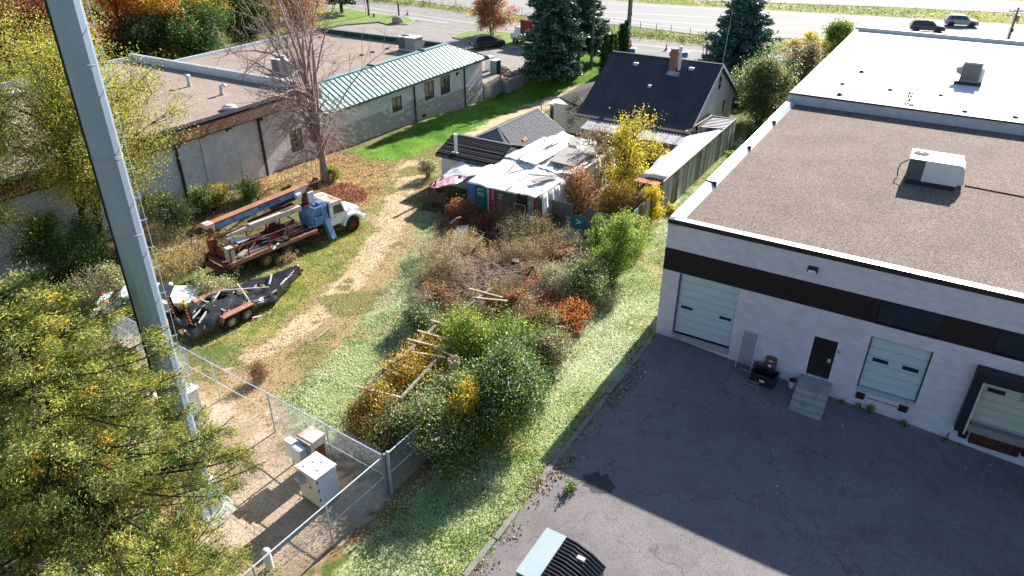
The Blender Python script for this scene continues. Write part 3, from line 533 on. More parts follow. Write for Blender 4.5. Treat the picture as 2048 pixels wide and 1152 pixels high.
def sheet(name, pts, mat, z=.0, t=.05, kind='structure'):
    o = MB().slab([(p[0], p[1], z) for p in pts], t).build(name, mat); o['kind'] = kind; return o
# warehouse yard, following the fall towards the docks
av = np.concatenate([[.14, .5], np.arange(1, 26, .5), [30, 40]]); bv = np.concatenate([np.arange(-20, .3, .5), [.3]])
mb = MB(); mb.grid([[wp(a, b, float(tz(*wp(a, b)[:2]))) for b in bv] for a in av]); yard = mb.build('asphalt_yard', 'asphalt', smooth=True); yard['kind'] = 'structure'
mb = MB(); rng = random.Random(14); c0 = wp(1.9, -10.6); n = 22
mb.slab([wp(1.95 + (.55 + .16 * math.sin(i * 1.9)) * math.cos(2 * math.pi * i / n), -10.7 + (.5 + .14 * math.sin(i * 2.7 + 1)) * math.sin(2 * math.pi * i / n), float(tz(*wp(1.9, -10.6)[:2])) + .012) for i in range(n)], .01)
o = mb.build('oil_stain', M('oil_stained_asphalt', (.06, .055, .055), .8, .3, 3, bump=.3, bscale=60, fine=.3, fscale=26)); o['kind'] = 'structure'
# crumbling kerb between the lawn strip and the yard
mb = MB(); rng = random.Random(4); b = -1.2
while b > -19:
    L = rng.uniform(.8, 1.9)
    if rng.random() < .86:
        o_ = rng.uniform(-.04, .04); hgt = rng.uniform(.05, .12); c = [wp(-.06 + o_, b, hgt), wp(.14 + o_, b, hgt - .02), wp(.14 + o_, b - L + .03, hgt - .02), wp(-.06 + o_, b - L + .03, hgt)]; mb.slab(c, .25)
    b -= L
o = mb.build('kerb', 'conc_dark', bevel=.02); o['kind'] = 'structure'
# frontage road, parking lot, highways
fr = [G(*p)[:2] for p in [(640, -12), (753, 1), (900, 22), (1040, 45), (1220, 70), (1415, 92), (1640, 118), (2000, 150), (2040, 185), (1700, 152), (1440, 128), (1190, 98), (1100, 80), (920, 55), (700, 20), (600, 5), (500, -10)]]
sheet('frontage_road', fr, 'road', .0)
lot = [G(*p)[:2] for p in [(600, 78), (640, 62), (690, 52), (760, 46), (850, 42), (905, 50), (1100, 78), (1195, 97), (1150, 105), (1100, 95), (1070, 130), (1000, 150), (965, 170), (880, 95), (655, 80)]]
sheet('parking_lot', lot, 'lot', -.012, 1.9)
hw = [G(*p)[:2] for p in [(500, -60), (1190, -2), (1300, 7), (1536, 20), (2048, 49), (2600, 85), (2600, 150), (2048, 98), (1700, 80), (1420, 72), (1260, 52), (1040, 30), (900, 12), (760, -10), (500, -35)]]
sheet('highway', hw, 'hwy', .0)
hw2 = [G(*p)[:2] for p in [(500, -85), (1330, -1), (1780, 14), (2048, 27), (2600, 58), (2600, 30), (2048, 2), (1830, -7), (1330, -30), (500, -110)]]
sheet('far_highway', hw2, 'hwy', .0)
def line(name, pts, w, mat='roadpaint', z=.006):
    mb = MB(); P = [G(*p) for p in pts]
    for a, c in zip(P[:-1], P[1:]):
        d = (c - a).normalized(); n = Vector((-d.y, d.x, 0)) * w / 2; mb.slab([(a - n).to_tuple()[:2] + (z,), (a + n).to_tuple()[:2] + (z,), (c + n).to_tuple()[:2] + (z,), (c - n).to_tuple()[:2] + (z,)], .004)
    o = mb.build(name, mat); o['kind'] = 'structure'
line('frontage_road_line', [(690, 8), (850, 32), (1040, 60), (1180, 78), (1420, 105), (1640, 128)], .2)
line('frontage_road_line', [(700, 19), (897, 46)], .25)
line('highway_line', [(1195, 38), (1425, 62), (1700, 78)], .25); line('highway_line', [(1060, 26), (1200, 33), (1425, 50), (1760, 66), (2048, 82)], .2)
line('highway_line', [(1190, 22), (1440, 36), (1536, 42), (1800, 58), (2048, 76)], .2); line('highway_line', [(1200, 6), (1420, 17), (1536, 25), (1800, 40), (2048, 54)], .2)
line('far_highway_line', [(1400, 0), (1780, 11), (2048, 22)], .2)
# raised kerbed grass islands and their kerbs beside the parking lot
def island(name, pts, matk='concrete'):
    P = [G(*p) for p in pts]; cx = sum(p.x for p in P) / len(P); cy = sum(p.y for p in P) / len(P)
    o = MB().slab([(p.x, p.y, .13) for p in P], .2).build(name + '_kerb', matk); o['kind'] = 'structure'
    Q = [((p.x - cx) * .965 + cx, (p.y - cy) * .93 + cy, .15) for p in P]; v = np.array(Q)
    o = MB().slab(Q, .1).build(name, 'island_turf'); o['kind'] = 'structure'; return [q[:2] for q in Q]
mt['island_turf'] = M('island_turf', S('7c9440', .75), .95, .25, .8, bump=.6, bscale=12, fine=.3, fscale=14)
isl1 = island('grass_island', [(905, 74), (915, 68), (940, 62), (975, 62), (1035, 68), (1100, 80), (1190, 94), (1150, 108), (1080, 102), (1000, 92), (935, 82), (908, 77)])
isl2 = island('grass_verge', [(600, 62), (655, 56), (690, 50), (757, 45), (775, 50), (815, 50), (832, 44), (820, 36), (745, 27), (690, 16), (560, 12), (560, 50)])
mb = MB()
for (x, y) in [(1088, 88), (1240, 92)]: pass

# ================================================================== WAREHOUSE (right)
T = thing('warehouse', 'long low warehouse painted pinkish white with a dark brown band, gravel roof and dock doors', 'building', wp(0, 0), WROT)
D1 = (.90, 3.64, .34, 3.6); DD = (7.12, 8.09, .24, 2.27); D2 = (9.24, 11.55, .2, 3.02); D3 = (13.5, 16.5, .36, 2.6)
WN = [(9.2, 11.5, 3.66, 4.72), (13.35, 15.65, 3.66, 4.72), (18.2, 20.5, 3.66, 4.72)]
mb = MB(); wall_cells(mb, 0, 44, -1.6, 3.62, [D1, DD, D2, D3, (18, 21, .4, 2.9)], 0, .3); wall_cells(mb, 0, 44, 4.76, 6.0, [], 0, .3)
mb.box(.02, .32, .3, 23.9, -.3, 6.0); mb.build('painted_wall', 'paint_wall', T)
mb = MB(); wall_cells(mb, -.004, 44, 3.62, 4.76, WN, -.004, .3); mb.box(-.004, .3, .3, 23.9, 3.62, 4.76); mb.build('brown_band', 'brown_band', T)
mb = MB(); mb.box(-.02, 44, -.03, .28, 5.98, 6.2); mb.build('front_coping', 'dark_trim', T)
mb = MB(); mb.box(.28, 44, -.02, .34, 6.2, 6.215); mb.build('coping_edge_flashing', 'galv_light', T)
# gravel roof and its raised flashings
mb = MB(); mb.box(.3, 44, .28, 23.5, 5.72, 5.95); mb.build('gravel_roof', 'gravel_roof', T)
for i, (b0, b1) in enumerate([(0, 5.4), (5.45, 11.9), (11.95, 17.7), (17.75, 23.4)]):      # side flashing in overlapping lengths
    mb = MB(); w = .42; dz = (0, .06, .02, .07)[i]
    mb.extr([(-.06, 6.05 + dz), (-.02, 6.2 + dz), (.28, 6.16 + dz), (.5, 5.93), (.5, 5.9), (-.02, 5.85)], b0, b1, 'y'); mb.build('side_flashing', 'galv_light', T)
for (b0) in (5.42, 11.92, 17.72): MB().box(-.08, .5, b0 - .03, b0 + .03, 5.9, 6.24).build('flashing_joint', 'dark_metal', T)
mb = MB(); mb.box(-.03, 44, 23.5, 23.9, 5.6, 6.62); mb.build('step_wall', 'galv', T)
mb = MB(); mb.box(-.06, 44, 23.42, 24.0, 6.6, 6.72); mb.build('step_wall_cap', 'dark_trim', T)
# white membrane roof beyond
mb = MB(); mb.box(0, 44, 24.0, 52.4, 6.2, 6.5); mb.build('white_roof', 'white_roof', T)
mb = MB(); mb.box(.01, 44, 24.0, 52.6, -.3, 6.2); mb.build('rear_wall', 'paint_wall', T)
mb = MB(); mb.box(-.06, .22, 24.0, 52.6, 6.2, 6.66); mb.build('side_parapet', 'galv_light', T)
mb = MB(); mb.box(-.06, 44, 52.3, 52.7, 6.2, 6.78); mb.build('rear_parapet', 'galv', T)
mb = MB(); mb.box(-.08, 44, 52.25, 52.75, 6.78, 6.84); mb.build('rear_parapet_cap', 'dark_trim', T)
for (b, x0, x1) in ((28.7, .3, 7.0), (28.75, 7.0, 12.2), (22.6, 99, 99)):
    if x0 < 50: MB().cyl((x0, b, 6.56), (x1, b + .1, 6.56), .025, n=6).build('gas_pipe', 'ac_grey', T)
MB().cyl((7.2, 28.6, 6.58), (7.15, 25.0, 6.58), .03, n=6).build('gas_pipe', 'ac_grey', T); MB().cyl((7.2, 24.95, 6.58), (24, 26.2, 6.58), .03, n=6).build('gas_pipe', 'ac_grey', T)
for p in [(7.15, 28.4), (7.18, 27.5), (7.2, 26.4), (7.18, 25.4), (7.5, 25.1), (2.6, 28.7), (5.8, 28.7), (9.0, 28.9), (10.6, 25.2), (13.4, 25.4)]:
    MB().box(p[0] - .14, p[0] + .14, p[1] - .09, p[1] + .09, 6.5, 6.62).build('pipe_support', 'black', T)
for p in [(3.2, 33.5), (2.95, 21.8 + 3.6)]:
    mb = MB(); mb.cyl((p[0], p[1], 6.5), (p[0], p[1], 6.56), .26, n=14); mb.cyl((p[0], p[1], 6.56), (p[0], p[1], 6.66), .17, .1, n=12); mb.build('roof_drain', 'black', T)
# overhead doors
def overhead(name, x0, x1, z0, z1, n, mat, wins, y=.12, head=None):
    for i in range(n):
        a = z0 + (z1 - z0) * i / n; c = z0 + (z1 - z0) * (i + 1) / n
        o = MB().box(x0 + .01, x1 - .01, y, y + .05, a + .008, c - .008).build('door_panel', mat, T, bevel=.008)
        k = MB()
        for q in (.3, .7): k.box(x0 + .02, x1 - .02, y - .006, y, a + (c - a) * q - .008, a + (c - a) * q + .008)
        k.build('panel_rib', mat, o)
    for (wx0, wx1, wz0, wz1) in wins:
        o = MB().box(wx0, wx1, y - .012, y - .002, wz0, wz1).build('door_window', 'glass', T); MB().box(wx0 - .03, wx1 + .03, y - .008, y - .001, wz0 - .03, wz1 + .03).build('window_frame', 'black_plastic', o)
overhead('door1', D1[0], D1[1], .36, 3.6, 8, 'door_white', [(1.1, 1.6, 1.76, 1.85), (2.95, 3.45, 1.76, 1.85)])
MB().box(D1[0], D1[1], -.16, .3, .05, .34).build('door_sill', 'concrete', T, bevel=.02); MB().box(.84, D1[0], -.01, .12, .34, 3.6).build('door_jamb', 'dark_metal', T)
overhead('door2', D2[0] + .04, D2[1] - .04, .42, 2.84, 6, 'door_white', [(9.55, 10.1, 1.8, 1.93), (10.7, 11.25, 1.8, 1.93)])
MB().box(D2[0] + .04, D2[1] - .04, .1, .15, 2.84, 3.02).build('door_header', 'door_cream', T); MB().box(D2[0], D2[1], -.02, .3, .2, .41).build('dock_sill', 'galv', T)
for x in (D2[0], D2[1] - .04): MB().box(x, x + .04, .0, .14, .2, 3.02).build('door_jamb', 'dark_metal', T)
for x in (9.3, 11.0): 
    o = MB().box(x + .03, x + .33, -.14, -.001, -.14, .12).build('dock_bumper', 'black', T, bevel=.02); MB().box(x, x + .36, -.05, 0, -.16, .14).build('bumper_bracket', 'rust', o)
MB().box(9.75, 10.95, -.012, -.001, -.06, -.02).build('rust_streak_plate', 'rust', T)
overhead('door3', D3[0] + .02, D3[1] - .02, .38, 2.56, 6, 'door_cream', [(13.75, 14.3, 1.9, 2.03), (15.6, 16.1, 1.9, 2.03)])
MB().box(14.85, 15.5, .1, .118, 1.86, 2.12).build('cardboard_patch', 'plywood', T)
S3 = MB(); S3.box(13.1, 13.42, -.42, -.002, -.05, 3.0); S3.box(16.6, 16.9, -.42, -.002, -.05, 3.0); S3.box(13.1, 16.9, -.5, -.002, 2.55, 3.02); S3.build('dock_shelter_frame', 'green_shelter' if 'green_shelter' in mt else 'black_plastic', T, bevel=.02)
for x in (13.43, 16.5): MB().box(x, x + .07, -.44, -.3, -.08, 2.55).build('shelter_guide_strip', 'door_cream', T)
MB().box(13.3, 16.7, -.3, .0, .02, .36).build('dock_leveller_lip', 'conc_dark', T); MB().box(13.75, 15.5, -.16, -.002, -.6, -.02).build('dock_plate', 'rust_dark', T)
for x in (13.34, 15.55): MB().box(x, x + .3, -.26, -.002, -.42, -.02).build('dock_bumper', 'black', T, bevel=.03)
sg = MB().box(14.75, 15.4, -.53, -.502, 2.62, 2.88).build('dock_sign', 'sign_white', T)
MB().cyl((14.86, -.534, 2.76), (14.86, -.53, 2.76), .07, n=14).build('sign_emblem', 'black_plastic', sg)
mb = MB()
for k in range(3): mb.box(14.98, 15.34 - .05 * k, -.534, -.53, 2.815 - .065 * k, 2.84 - .065 * k)
mb.build('sign_small_print', 'red_sign', sg)
# person door, bell, light
o = MB().box(DD[0] + .03, DD[1] - .03, .06, .12, DD[2] + .02, DD[3]).build('entrance_door', 'brown_band', T, bevel=.01); MB().box(7.86, 7.98, .03, .06, 1.12, 1.3).build('lock_plate', 'galv_light', o); MB().cyl((7.92, -.02, 1.18), (7.92, .05, 1.18), .03).build('door_knob', 'galv', o)
MB().box(DD[0], DD[1], -.03, .1, .2, .26).build('door_threshold', 'galv_light', T)
MB().cyl((8.2, -.04, 1.81), (8.2, 0, 1.81), .07, n=12).build('door_bell', 'ac_grey', T)
def wall_light(T, x, y, z, sx=.4, face=-1):
    o = MB().extr([(y, z + .1), (y - .24, z + .04), (y - .2, z - .12), (y, z - .14)], x - sx / 2, x + sx / 2, 'x').build('wall_light', 'black_plastic', T, bevel=.01)
    MB().box(x - sx / 2 + .05, x + sx / 2 - .05, y - .235, y - .2, z - .11, z - .0).build('light_lens', 'lamp_clear', o)
wall_light(T, 6.42, 0, 5.42)
for (x0, x1, z0, z1) in WN:
    n = 4
    for i, (a, c) in enumerate([(x0, x0 + .5), (x0 + .5, x1 - .58), (x1 - .58, x1)]):
        o = MB().box(a + .02, c - .02, .08, .1, z0 + .02, z1 - .02).build('window_pane', 'glass', T); MB().box(c - .02, c + .02, .06, .1, z0, z1).build('window_mullion', 'dark_metal', o)
    MB().box(x0, x1, -.02, .06, z0 - .04, z0 + .01).build('window_sill', 'dark_trim', T)
MB().path([(13.05, -.03, -1.1), (13.05, -.03, -.5)], .02).build('conduit', 'dark_metal', T)
# rooftop units on the warehouse
def child_box(t, name, mat, *a, bevel=.012): return MB().box(*a).build(name, mat, t, bevel=bevel)
t = thing('rooftop_unit', 'long white rooftop air unit with round brown fan on the gravel roof', 'air conditioner', wp(9.75, 11.9, 5.95), WROT + R(1))
child_box(t, 'curb_frame', 'dark_metal', -1.15, 1.1, -.8, .85, 0, .22); child_box(t, 'cabinet', 'ac_white', -.45, 1.15, -.78, .95, .22, 1.28); child_box(t, 'coil_section', 'ac_grille', -1.2, -.452, -.74, .93, .22, 1.24)
child_box(t, 'top_panel', 'ac_white', -1.22, 1.17, -.82, .97, 1.285, 1.33)
f = MB().cyl((-.75, .25, 1.33), (-.75, .25, 1.36), .36, n=24).build('fan_grille', 'rust_dark', t); MB().cyl((-.75, .25, 1.36), (-.75, .25, 1.39), .08, n=12).build('fan_hub', 'ac_grey', f)
MB().extr([(1.152, .25), (1.45, .3), (1.3, 1.1), (1.152, 1.25)], -.6, .8).build('intake_hood', 'ac_white', t, bevel=.01)
MB().path([(-1.25, .3, .9), (-1.55, .1, .7), (-1.6, 0, .35), (-1.55, -.1, .05)], .03).build('power_cable', 'black', t)
tag(MB().path([tuple(wp(11.3, 12.2, 5.98)), tuple(wp(14, 12.0, 5.98)), tuple(wp(20, 12.6, 5.98))], .035).build('condensate_pipe', 'rust'), 'thin rusty pipe lying on the gravel roof beside the air unit', 'pipe')
t = thing('rooftop_unit', 'tall square rooftop condenser with louvred sides on the white roof', 'air conditioner', wp(10.45, 33.9, 6.5), WROT)
child_box(t, 'curb_frame', 'dark_metal', -.9, .85, -.75, .75, 0, .18); child_box(t, 'cabinet', 'ac_grey', -.62, .62, -.55, .6, .18, 1.55)
for i in range(11): child_box(t, 'louvre', 'ac_grille', -.58 + i * .105, -.52 + i * .105, -.572, -.551, .3, 1.45, bevel=0)
child_box(t, 'top_panel', 'ac_white', -.66, .66, -.6, .64, 1.551, 1.6); MB().cyl((-.05, 0, 1.6), (-.05, 0, 1.66), .4, n=24).build('fan_guard', 'ac_grey', t)
MB().extr([(-.621, 1.2), (-1.05, 1.1), (-.95, .75), (-.621, .6)], -.4, .4).build('intake_hood', 'ac_grey', t); child_box(t, 'side_duct', 'ac_white', .621, .85, -.4, .5, .2, 1.2)
MB().path([(.9, -.4, .5), (1.1, -.5, .1), (1.6, -.3, .15), (1.75, -.3, .05)], .03).build('gas_line', 'ac_grey', t)

# things against the warehouse wall
def yz(a, b): return float(tz(*wp(a, b)[:2]))
t = thing('concrete_steps', 'poured concrete steps below the brown entrance door', 'steps', wp(6.95, -.02, 0), WROT)
st = MB(); st.box(0, 1.35, -1.18, 0, -.75, .19); st.build('landing', 'concrete', t, bevel=.015)
for i in range(3): MB().box(0, 1.35, -1.18 - .27 * (i + 1), -1.18 - .27 * i, -.85, .19 - .2 * (i + 1)).build('step', 'concrete', t, bevel=.015)
z0 = yz(4.5, -.3)
t = thing('wire_grid_panel', 'tall white wire display grid leaning on the wall by the garage door', 'wire panel', wp(4.15, -.45, z0), WROT); t.rotation_euler = (R(-11), 0, WROT)
mb = MB()
for i in range(9): mb.box(i * .088 - .006, i * .088 + .006, -.006, .006, 0, 1.9)
for j in range(26): mb.box(0, .7, -.012, 0, j * .076 - .005, j * .076 + .005)
mb.build('wires', 'ac_grille', t); MB().path([(0, 0, 0), (0, 0, 1.9), (.7, 0, 1.9), (.7, 0, 0), (0, 0, 0)], .014).build('rim', 'white_paint', t)  # wires of the white grid coloured dark, standing in for the lattice's shadows
t = thing('frame_stand', 'small black metal frame standing between the wire grid and the bins', 'metal frame', wp(4.95, -.55, yz(5, -.5)), WROT)
mb = MB(); c = [(0, 0), (.42, 0), (.42, .35), (0, .35)]
for z in (.05, .5):
    for i in range(4): mb.bar((*c[i], z), (*c[(i + 1) % 4], z), .025)
for p in c: mb.bar((*p, 0), (*p, .52), .025)
mb.bar((0, 0, .5), (.21, .17, .72), .02); mb.bar((.42, .35, .5), (.21, .17, .72), .02); mb.bar((0, .35, .5), (.42, 0, .5), .02); mb.build('frame', 'dark_metal', t)
t = thing('open_bin', 'open dark grey tub bin tipped against the wall', 'bin', wp(5.55, -.75, yz(5.6, -.7)), WROT + R(-6))
mb = MB(); a, b2, h = .52, .36, .52
for (x0, x1, y0, y1) in [(-a, a, -b2, -b2 + .03), (-a, a, b2 - .03, b2), (-a, -a + .03, -b2 + .03, b2 - .03), (a - .03, a, -b2 + .03, b2 - .03), (-a + .03, a - .03, -b2 + .03, b2 - .03)]:
    mb.box(x0, x1, y0, y1, .0, h if x1 - x0 < .9 or y1 - y0 < .1 else .04)
mb.build('tub', 'black_plastic', t); MB().path([(-a, -b2, h), (a, -b2, h), (a, b2, h), (-a, b2, h), (-a, -b2, h)], .025).build('rim', 'black_plastic', t); MB().box(-.1, .12, -b2 - .006, -b2, .2, .3).build('sticker', 'sign_white', t)
t = thing('seat_shell', 'brown moulded chair back leaning upright behind the open bin', 'chair back', wp(5.6, -.28, yz(5.6, -.3)), WROT); t.rotation_euler = (R(-12), 0, WROT)
mb = MB(); pr = []
for i in range(20):
    an = 2 * math.pi * i / 20; r = 4; x = abs(math.cos(an)) ** (2 / r) * (1 if math.cos(an) > 0 else -1) * .27; z = .62 + abs(math.sin(an)) ** (2 / r) * (1 if math.sin(an) > 0 else -1) * .42; pr.append((x, z))
mb.extr(pr, -.03, .03, 'y'); mb.build('shell', 'brown_fascia', t, bevel=.015); MB().box(-.09, .09, -.04, -.031, .78, .83).build('label_plate', 'sign_white', t); MB().box(-.06, .06, -.04, -.031, .5, .62).build('sticker', 'sign_white', t)
t = thing('paint_bucket', 'white bucket with a red rim beside the concrete steps', 'bucket', wp(6.72, -.35, yz(6.7, -.4)), WROT)
mb = MB(); mb.cyl((0, 0, 0), (0, 0, .36), .13, .16, 18); mb.build('pail', 'white_paint', t); MB().cyl((0, 0, .36), (0, 0, .4), .17, .17, 18).build('rim', 'red_sign', t); MB().cyl((0, 0, .401), (0, 0, .405), .14, .14, 18).build('contents', 'rust_dark', t)
t = thing('broken_pallet_frame', 'broken pale timber frame lying flat on the asphalt in front of the bins', 'timber frame', wp(5.0, -1.35, yz(5, -1.3) + .03), WROT + R(20))
for p, q in [((-.45, -.1, 0), (.0, .3, 0)), ((-.2, -.35, 0), (.35, .1, 0)), ((-.3, .05, .03), (.4, -.35, .03)), ((.0, .2, .03), (.5, .05, .03))]: MB().bar(p, q, .05, .03).build('slat', 'wood_grey', t)
rng = random.Random(5)
for i in range(16):
    a, b = rng.choice([(rng.uniform(4, 10), rng.uniform(-2.6, -.4)), (rng.uniform(2, 16), rng.uniform(-9, -1))]); z = yz(a, b); s = rng.uniform(.03, .08)
    o = MB().slab([(0, 0, s * .3), (s, .01, s * .2), (s * 1.1, s * .8, s * .35), (-.01, s * .7, s * .25)], s * .2).build('litter_scrap', 'sign_white'); o.location = wp(a, b, z + .02); o.rotation_euler = (0, 0, rng.uniform(0, 6))
    tag(o, 'small white scrap of litter on the shaded asphalt yard', 'litter', 'litter scraps on the asphalt yard')
t = thing('dumpster', 'pale green steel dumpster with black ribbed plastic lids at the bottom edge', 'dumpster', wp(2.08, -16.9, 0), WROT)
W_, D_ = 2.0, 1.9
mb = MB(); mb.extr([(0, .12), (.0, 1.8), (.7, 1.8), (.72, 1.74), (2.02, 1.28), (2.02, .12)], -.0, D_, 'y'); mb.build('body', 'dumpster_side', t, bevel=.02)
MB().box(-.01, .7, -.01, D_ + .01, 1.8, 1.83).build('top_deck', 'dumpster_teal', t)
for k, (y0, y1) in enumerate([(.02, .93), (.97, 1.88)]):
    lid = MB(); prof = [(.7, 1.86), (1.1, 1.83), (1.6, 1.66), (2.08, 1.36), (2.08, 1.33), (1.6, 1.62), (1.1, 1.79), (.7, 1.82)]; lid.extr(prof, y0, y1, 'y'); ld = lid.build('lid', 'dumpster_lid', t)
    for j in range(7):
        yy = y0 + .05 + j * (y1 - y0 - .1) / 6
        rb = MB(); up = [(.72, 1.9), (1.1, 1.88), (1.6, 1.71), (2.06, 1.41)]; lo = [(.72, 1.84), (1.1, 1.82), (1.6, 1.65), (2.06, 1.355)]; rb.extr(up + lo[::-1], yy - .022, yy + .022, 'y'); rb.build('lid_rib', 'dumpster_lid', ld)
    MB().box(1.3, 1.55, (y0 + y1) / 2 - .06, (y0 + y1) / 2 + .06, 1.74, 1.83).build('lid_label', 'ac_white', ld)
for y in (-.05, D_ + .0): MB().box(.4, 1.6, y, y + .05, .9, 1.05).build('fork_pocket', 'dumpster_side', t)

# ================================================================== LEFT BLOCK BUILDING with teal metal roof
T = thing('block_building', 'long grey block building with brown fascia, flat gravel roofs and teal standing seam roof', 'building', lp(0, 0), LROT)
def win(px0, py0, px1, py1):
    (x0, zt), (x1, zb) = LW(px0, py0), LW(px1, py1); return x0, x1, zb, zt
WA = [win(783, 197, 805, 219), win(848, 167, 869, 195), win(880, 155, 901, 184)]
WD = win(578, 264, 600, 300); WD = (WD[0], WD[0] + 1.3, WD[2], WD[3])
EAVE = 3.2; XE = 65.7; XJ = 41.2
mb = MB(); wall_cells(mb, 3, XJ, -.3, 4.55, [WD], 0, .3); mb.box(3, 3.3, .3, 22.8, -.3, 4.55); mb.build('block_wall', 'block_grey', T)
mb = MB(); wall_cells(mb, XJ, XE, -2.2, EAVE, WA, 0, .3); mb.box(XE - .3, XE, .3, 20.8, -2.2, EAVE); mb.box(XJ, XJ + .3, .3, 23, 3.3, 5.2); mb.build('block_wall', 'block_grey', T)
# proud split-face blocks low on the wall, every one with its own relief (far too many to be single parts)
rng = random.Random(9); mb = MB()
for (x0, x1, z0, z1) in [(XJ + .5, XE - .1, -1.9, 1.6)]:
    nz = int((z1 - z0) / .2)
    for j in range(nz):
        x = x0 + (.2 if j % 2 else 0); z = z0 + j * .2
        while x < x1 - .4:
            g = float(np.interp(x, [40.5, 45, 50.5, 53.5, 62, 66], [-.19, -.47, -.58, -.67, -1.26, -1.55]))
            lim = 1.1 if x < 56 else .9
            if z > g - .3 and z < g + lim + .9 and rng.random() < .9 and not any(w[0] - .45 < x < w[1] + .1 and w[2] - .25 < z < w[3] for w in WA):
                d = rng.uniform(.008, .045); mb.box(x + .008, x + .392, -d, .01, z + .008, z + .192)
            x += .4
mb.build('split_face_blocks', 'block_split', T, kind='stuff')
for w in WA + [WD]:
    m_ = 'green_dark' if w in WA else 'black_plastic'
    fr = MB(); fr.box(w[0] - .02, w[1] + .02, .02, .1, w[3] - .09, w[3] + .02); fr.box(w[0] - .02, w[1] + .02, .02, .1, w[2] - .02, w[2] + .07)
    fr.box(w[0] - .02, w[0] + .07, .02, .1, w[2] + .07, w[3] - .09); fr.box(w[1] - .07, w[1] + .02, .02, .1, w[2] + .07, w[3] - .09)
    o = fr.build('window', m_, T, label='dark green window frame' if w in WA else 'black window frame'); mx = (w[0] + w[1]) / 2
    MB().box(mx - .03, mx + .03, .03, .09, w[2] + .07, w[3] - .09).build('mullion', m_, o)
    for a, c in ((w[0] + .07, mx - .03), (mx + .03, w[1] - .07)): MB().box(a, c, .06, .075, w[2] + .07, w[3] - .09).build('pane', 'glass_green', o)
    MB().box(w[0] - .08, w[1] + .08, -.05, .02, w[2] - .12, w[2] - .02).build('sill', 'block_grey', o)
# brown fascia above the older half
mb = MB(); mb.extr([(.25, 5.38), (-.38, 5.3), (-.55, 4.6), (-.5, 4.5), (.05, 4.5)], 2.7, XJ, 'x')
mb.v = [(x, y, z) for (x, y, z) in mb.v]; mb.build('brown_fascia', 'brown_fascia', T)
MB().box(2.7, XJ, -.42, .3, 5.385, 5.42).build('gutter_edge', 'dark_trim', T)
fl = MB(); rng = random.Random(12)      # flaked strips of lighter paint and torn leaf litter caught on the fascia
for i in range(260):
    x = rng.uniform(15, 41); z = rng.uniform(4.62, 5.1); y = -.38 - (5.3 - z) * .243 - .004; s = rng.uniform(.03, .1); fl.quad((x, y, z), (x + s * .5, y, z + .01), (x + s * .6, y + .02, z + s * 1.5), (x + .01, y + .02, z + s * 1.3))
fl.build('flaking_paint', 'wood_pale', T, kind='stuff')
MB().box(3.2, XJ, .3, 22.8, 4.7, 4.85).build('gravel_roof', 'gravel_roof_tan', T)
MB().box(XJ, 63.0, 2.6, 20.8, 4.0, 4.3).build('upper_gravel_roof', 'gravel_roof_tan', T)
MB().box(XJ - .25, XJ + .1, .3, 23.2, 4.7, 5.45).build('dividing_parapet', 'galv_light', T); MB().box(XJ - .28, XJ + .13, .25, 23.25, 5.45, 5.5).build('parapet_cap', 'galv', T)
MB().box(3, XJ - .25, 22.8, 23.1, 4.5, 5.3).build('rear_parapet', 'galv_light', T); MB().box(3.0, 3.3, .3, 22.8, 4.7, 5.2).build('side_parapet', 'galv_light', T)
MB().box(XJ + .1, 63.2, 20.8, 21.1, 3.2, 4.62).build('rear_parapet', 'galv_light', T); MB().box(63.0, 63.25, 2.5, 20.8, 3.2, 4.75).build('end_parapet', 'green_dark', T)
# teal standing seam roof: each pan a part, each seam its sub-part
ridge_z, rd = 4.85, 2.2
rm = MB(); rm.extr([(rd - .12, ridge_z + .06), (rd + .5, ridge_z + .02), (rd + .5, 4.3), (rd + .38, 4.3), (rd + .38, ridge_z - .02), (rd - .1, ridge_z - .02)], XJ + .1, 62.6, 'x'); rm.build('ridge_cap', 'green_metal', T)
npan = 42; x0r, x1r = XJ + .15, XE + .45
def rz(y): return EAVE - .05 + (y + .55) / (rd + .55) * (ridge_z - EAVE + .05)
for i in range(npan):
    a = x0r + (x1r - x0r) * i / npan; c = x0r + (x1r - x0r) * (i + 1) / npan
    ta = rd if a < 62.6 else rd - (a - 62.6) / (x1r - 62.6) * (rd + .55); tc_ = rd if c < 62.6 else rd - (c - 62.6) / (x1r - 62.6) * (rd + .55)
    o = MB().slab([(a, -.55, rz(-.55)), (c, -.55, rz(-.55)), (c, tc_, rz(tc_)), (a, ta, rz(ta))], .03).build('roof_pan', 'green_metal', T)
    if ta > -.3:
        MB().slab([(a - .035, -.56, rz(-.55) + .06), (a + .04, -.56, rz(-.55) + .06), (a + .04, ta, rz(ta) + .06), (a - .035, ta, rz(ta) + .06)], .055).build('seam', 'green_dark', o)
# hip at the far end
hp = [(62.6, rd, ridge_z), (x1r, -.55, rz(-.55)), (x1r, 20.9, rz(-.55)), (62.6, 18.2, ridge_z)]
for i in range(24):
    y0, y1 = -.55 + 21.4 * i / 24, -.55 + 21.4 * (i + 1) / 24
    f = lambda y: 62.6 if rd <= y <= 18.2 else (62.6 + (rd - y) / (rd + .55) * (x1r - 62.6) if y < rd else 62.6 + (y - 18.2) / 2.7 * (x1r - 62.6))
    g = lambda x: ridge_z - (x - 62.6) / (x1r - 62.6) * (ridge_z - rz(-.55))
    MB().slab([(f(y0), y0, g(f(y0))), (x1r, y0, g(x1r)), (x1r, y1, g(x1r)), (f(y1), y1, g(f(y1)))], .03).build('roof_pan', 'green_metal', T)
MB().bar((62.6, rd, ridge_z + .03), (x1r, -.55, rz(-.55) + .04), .12, .06).build('hip_cap', 'green_dark', T)
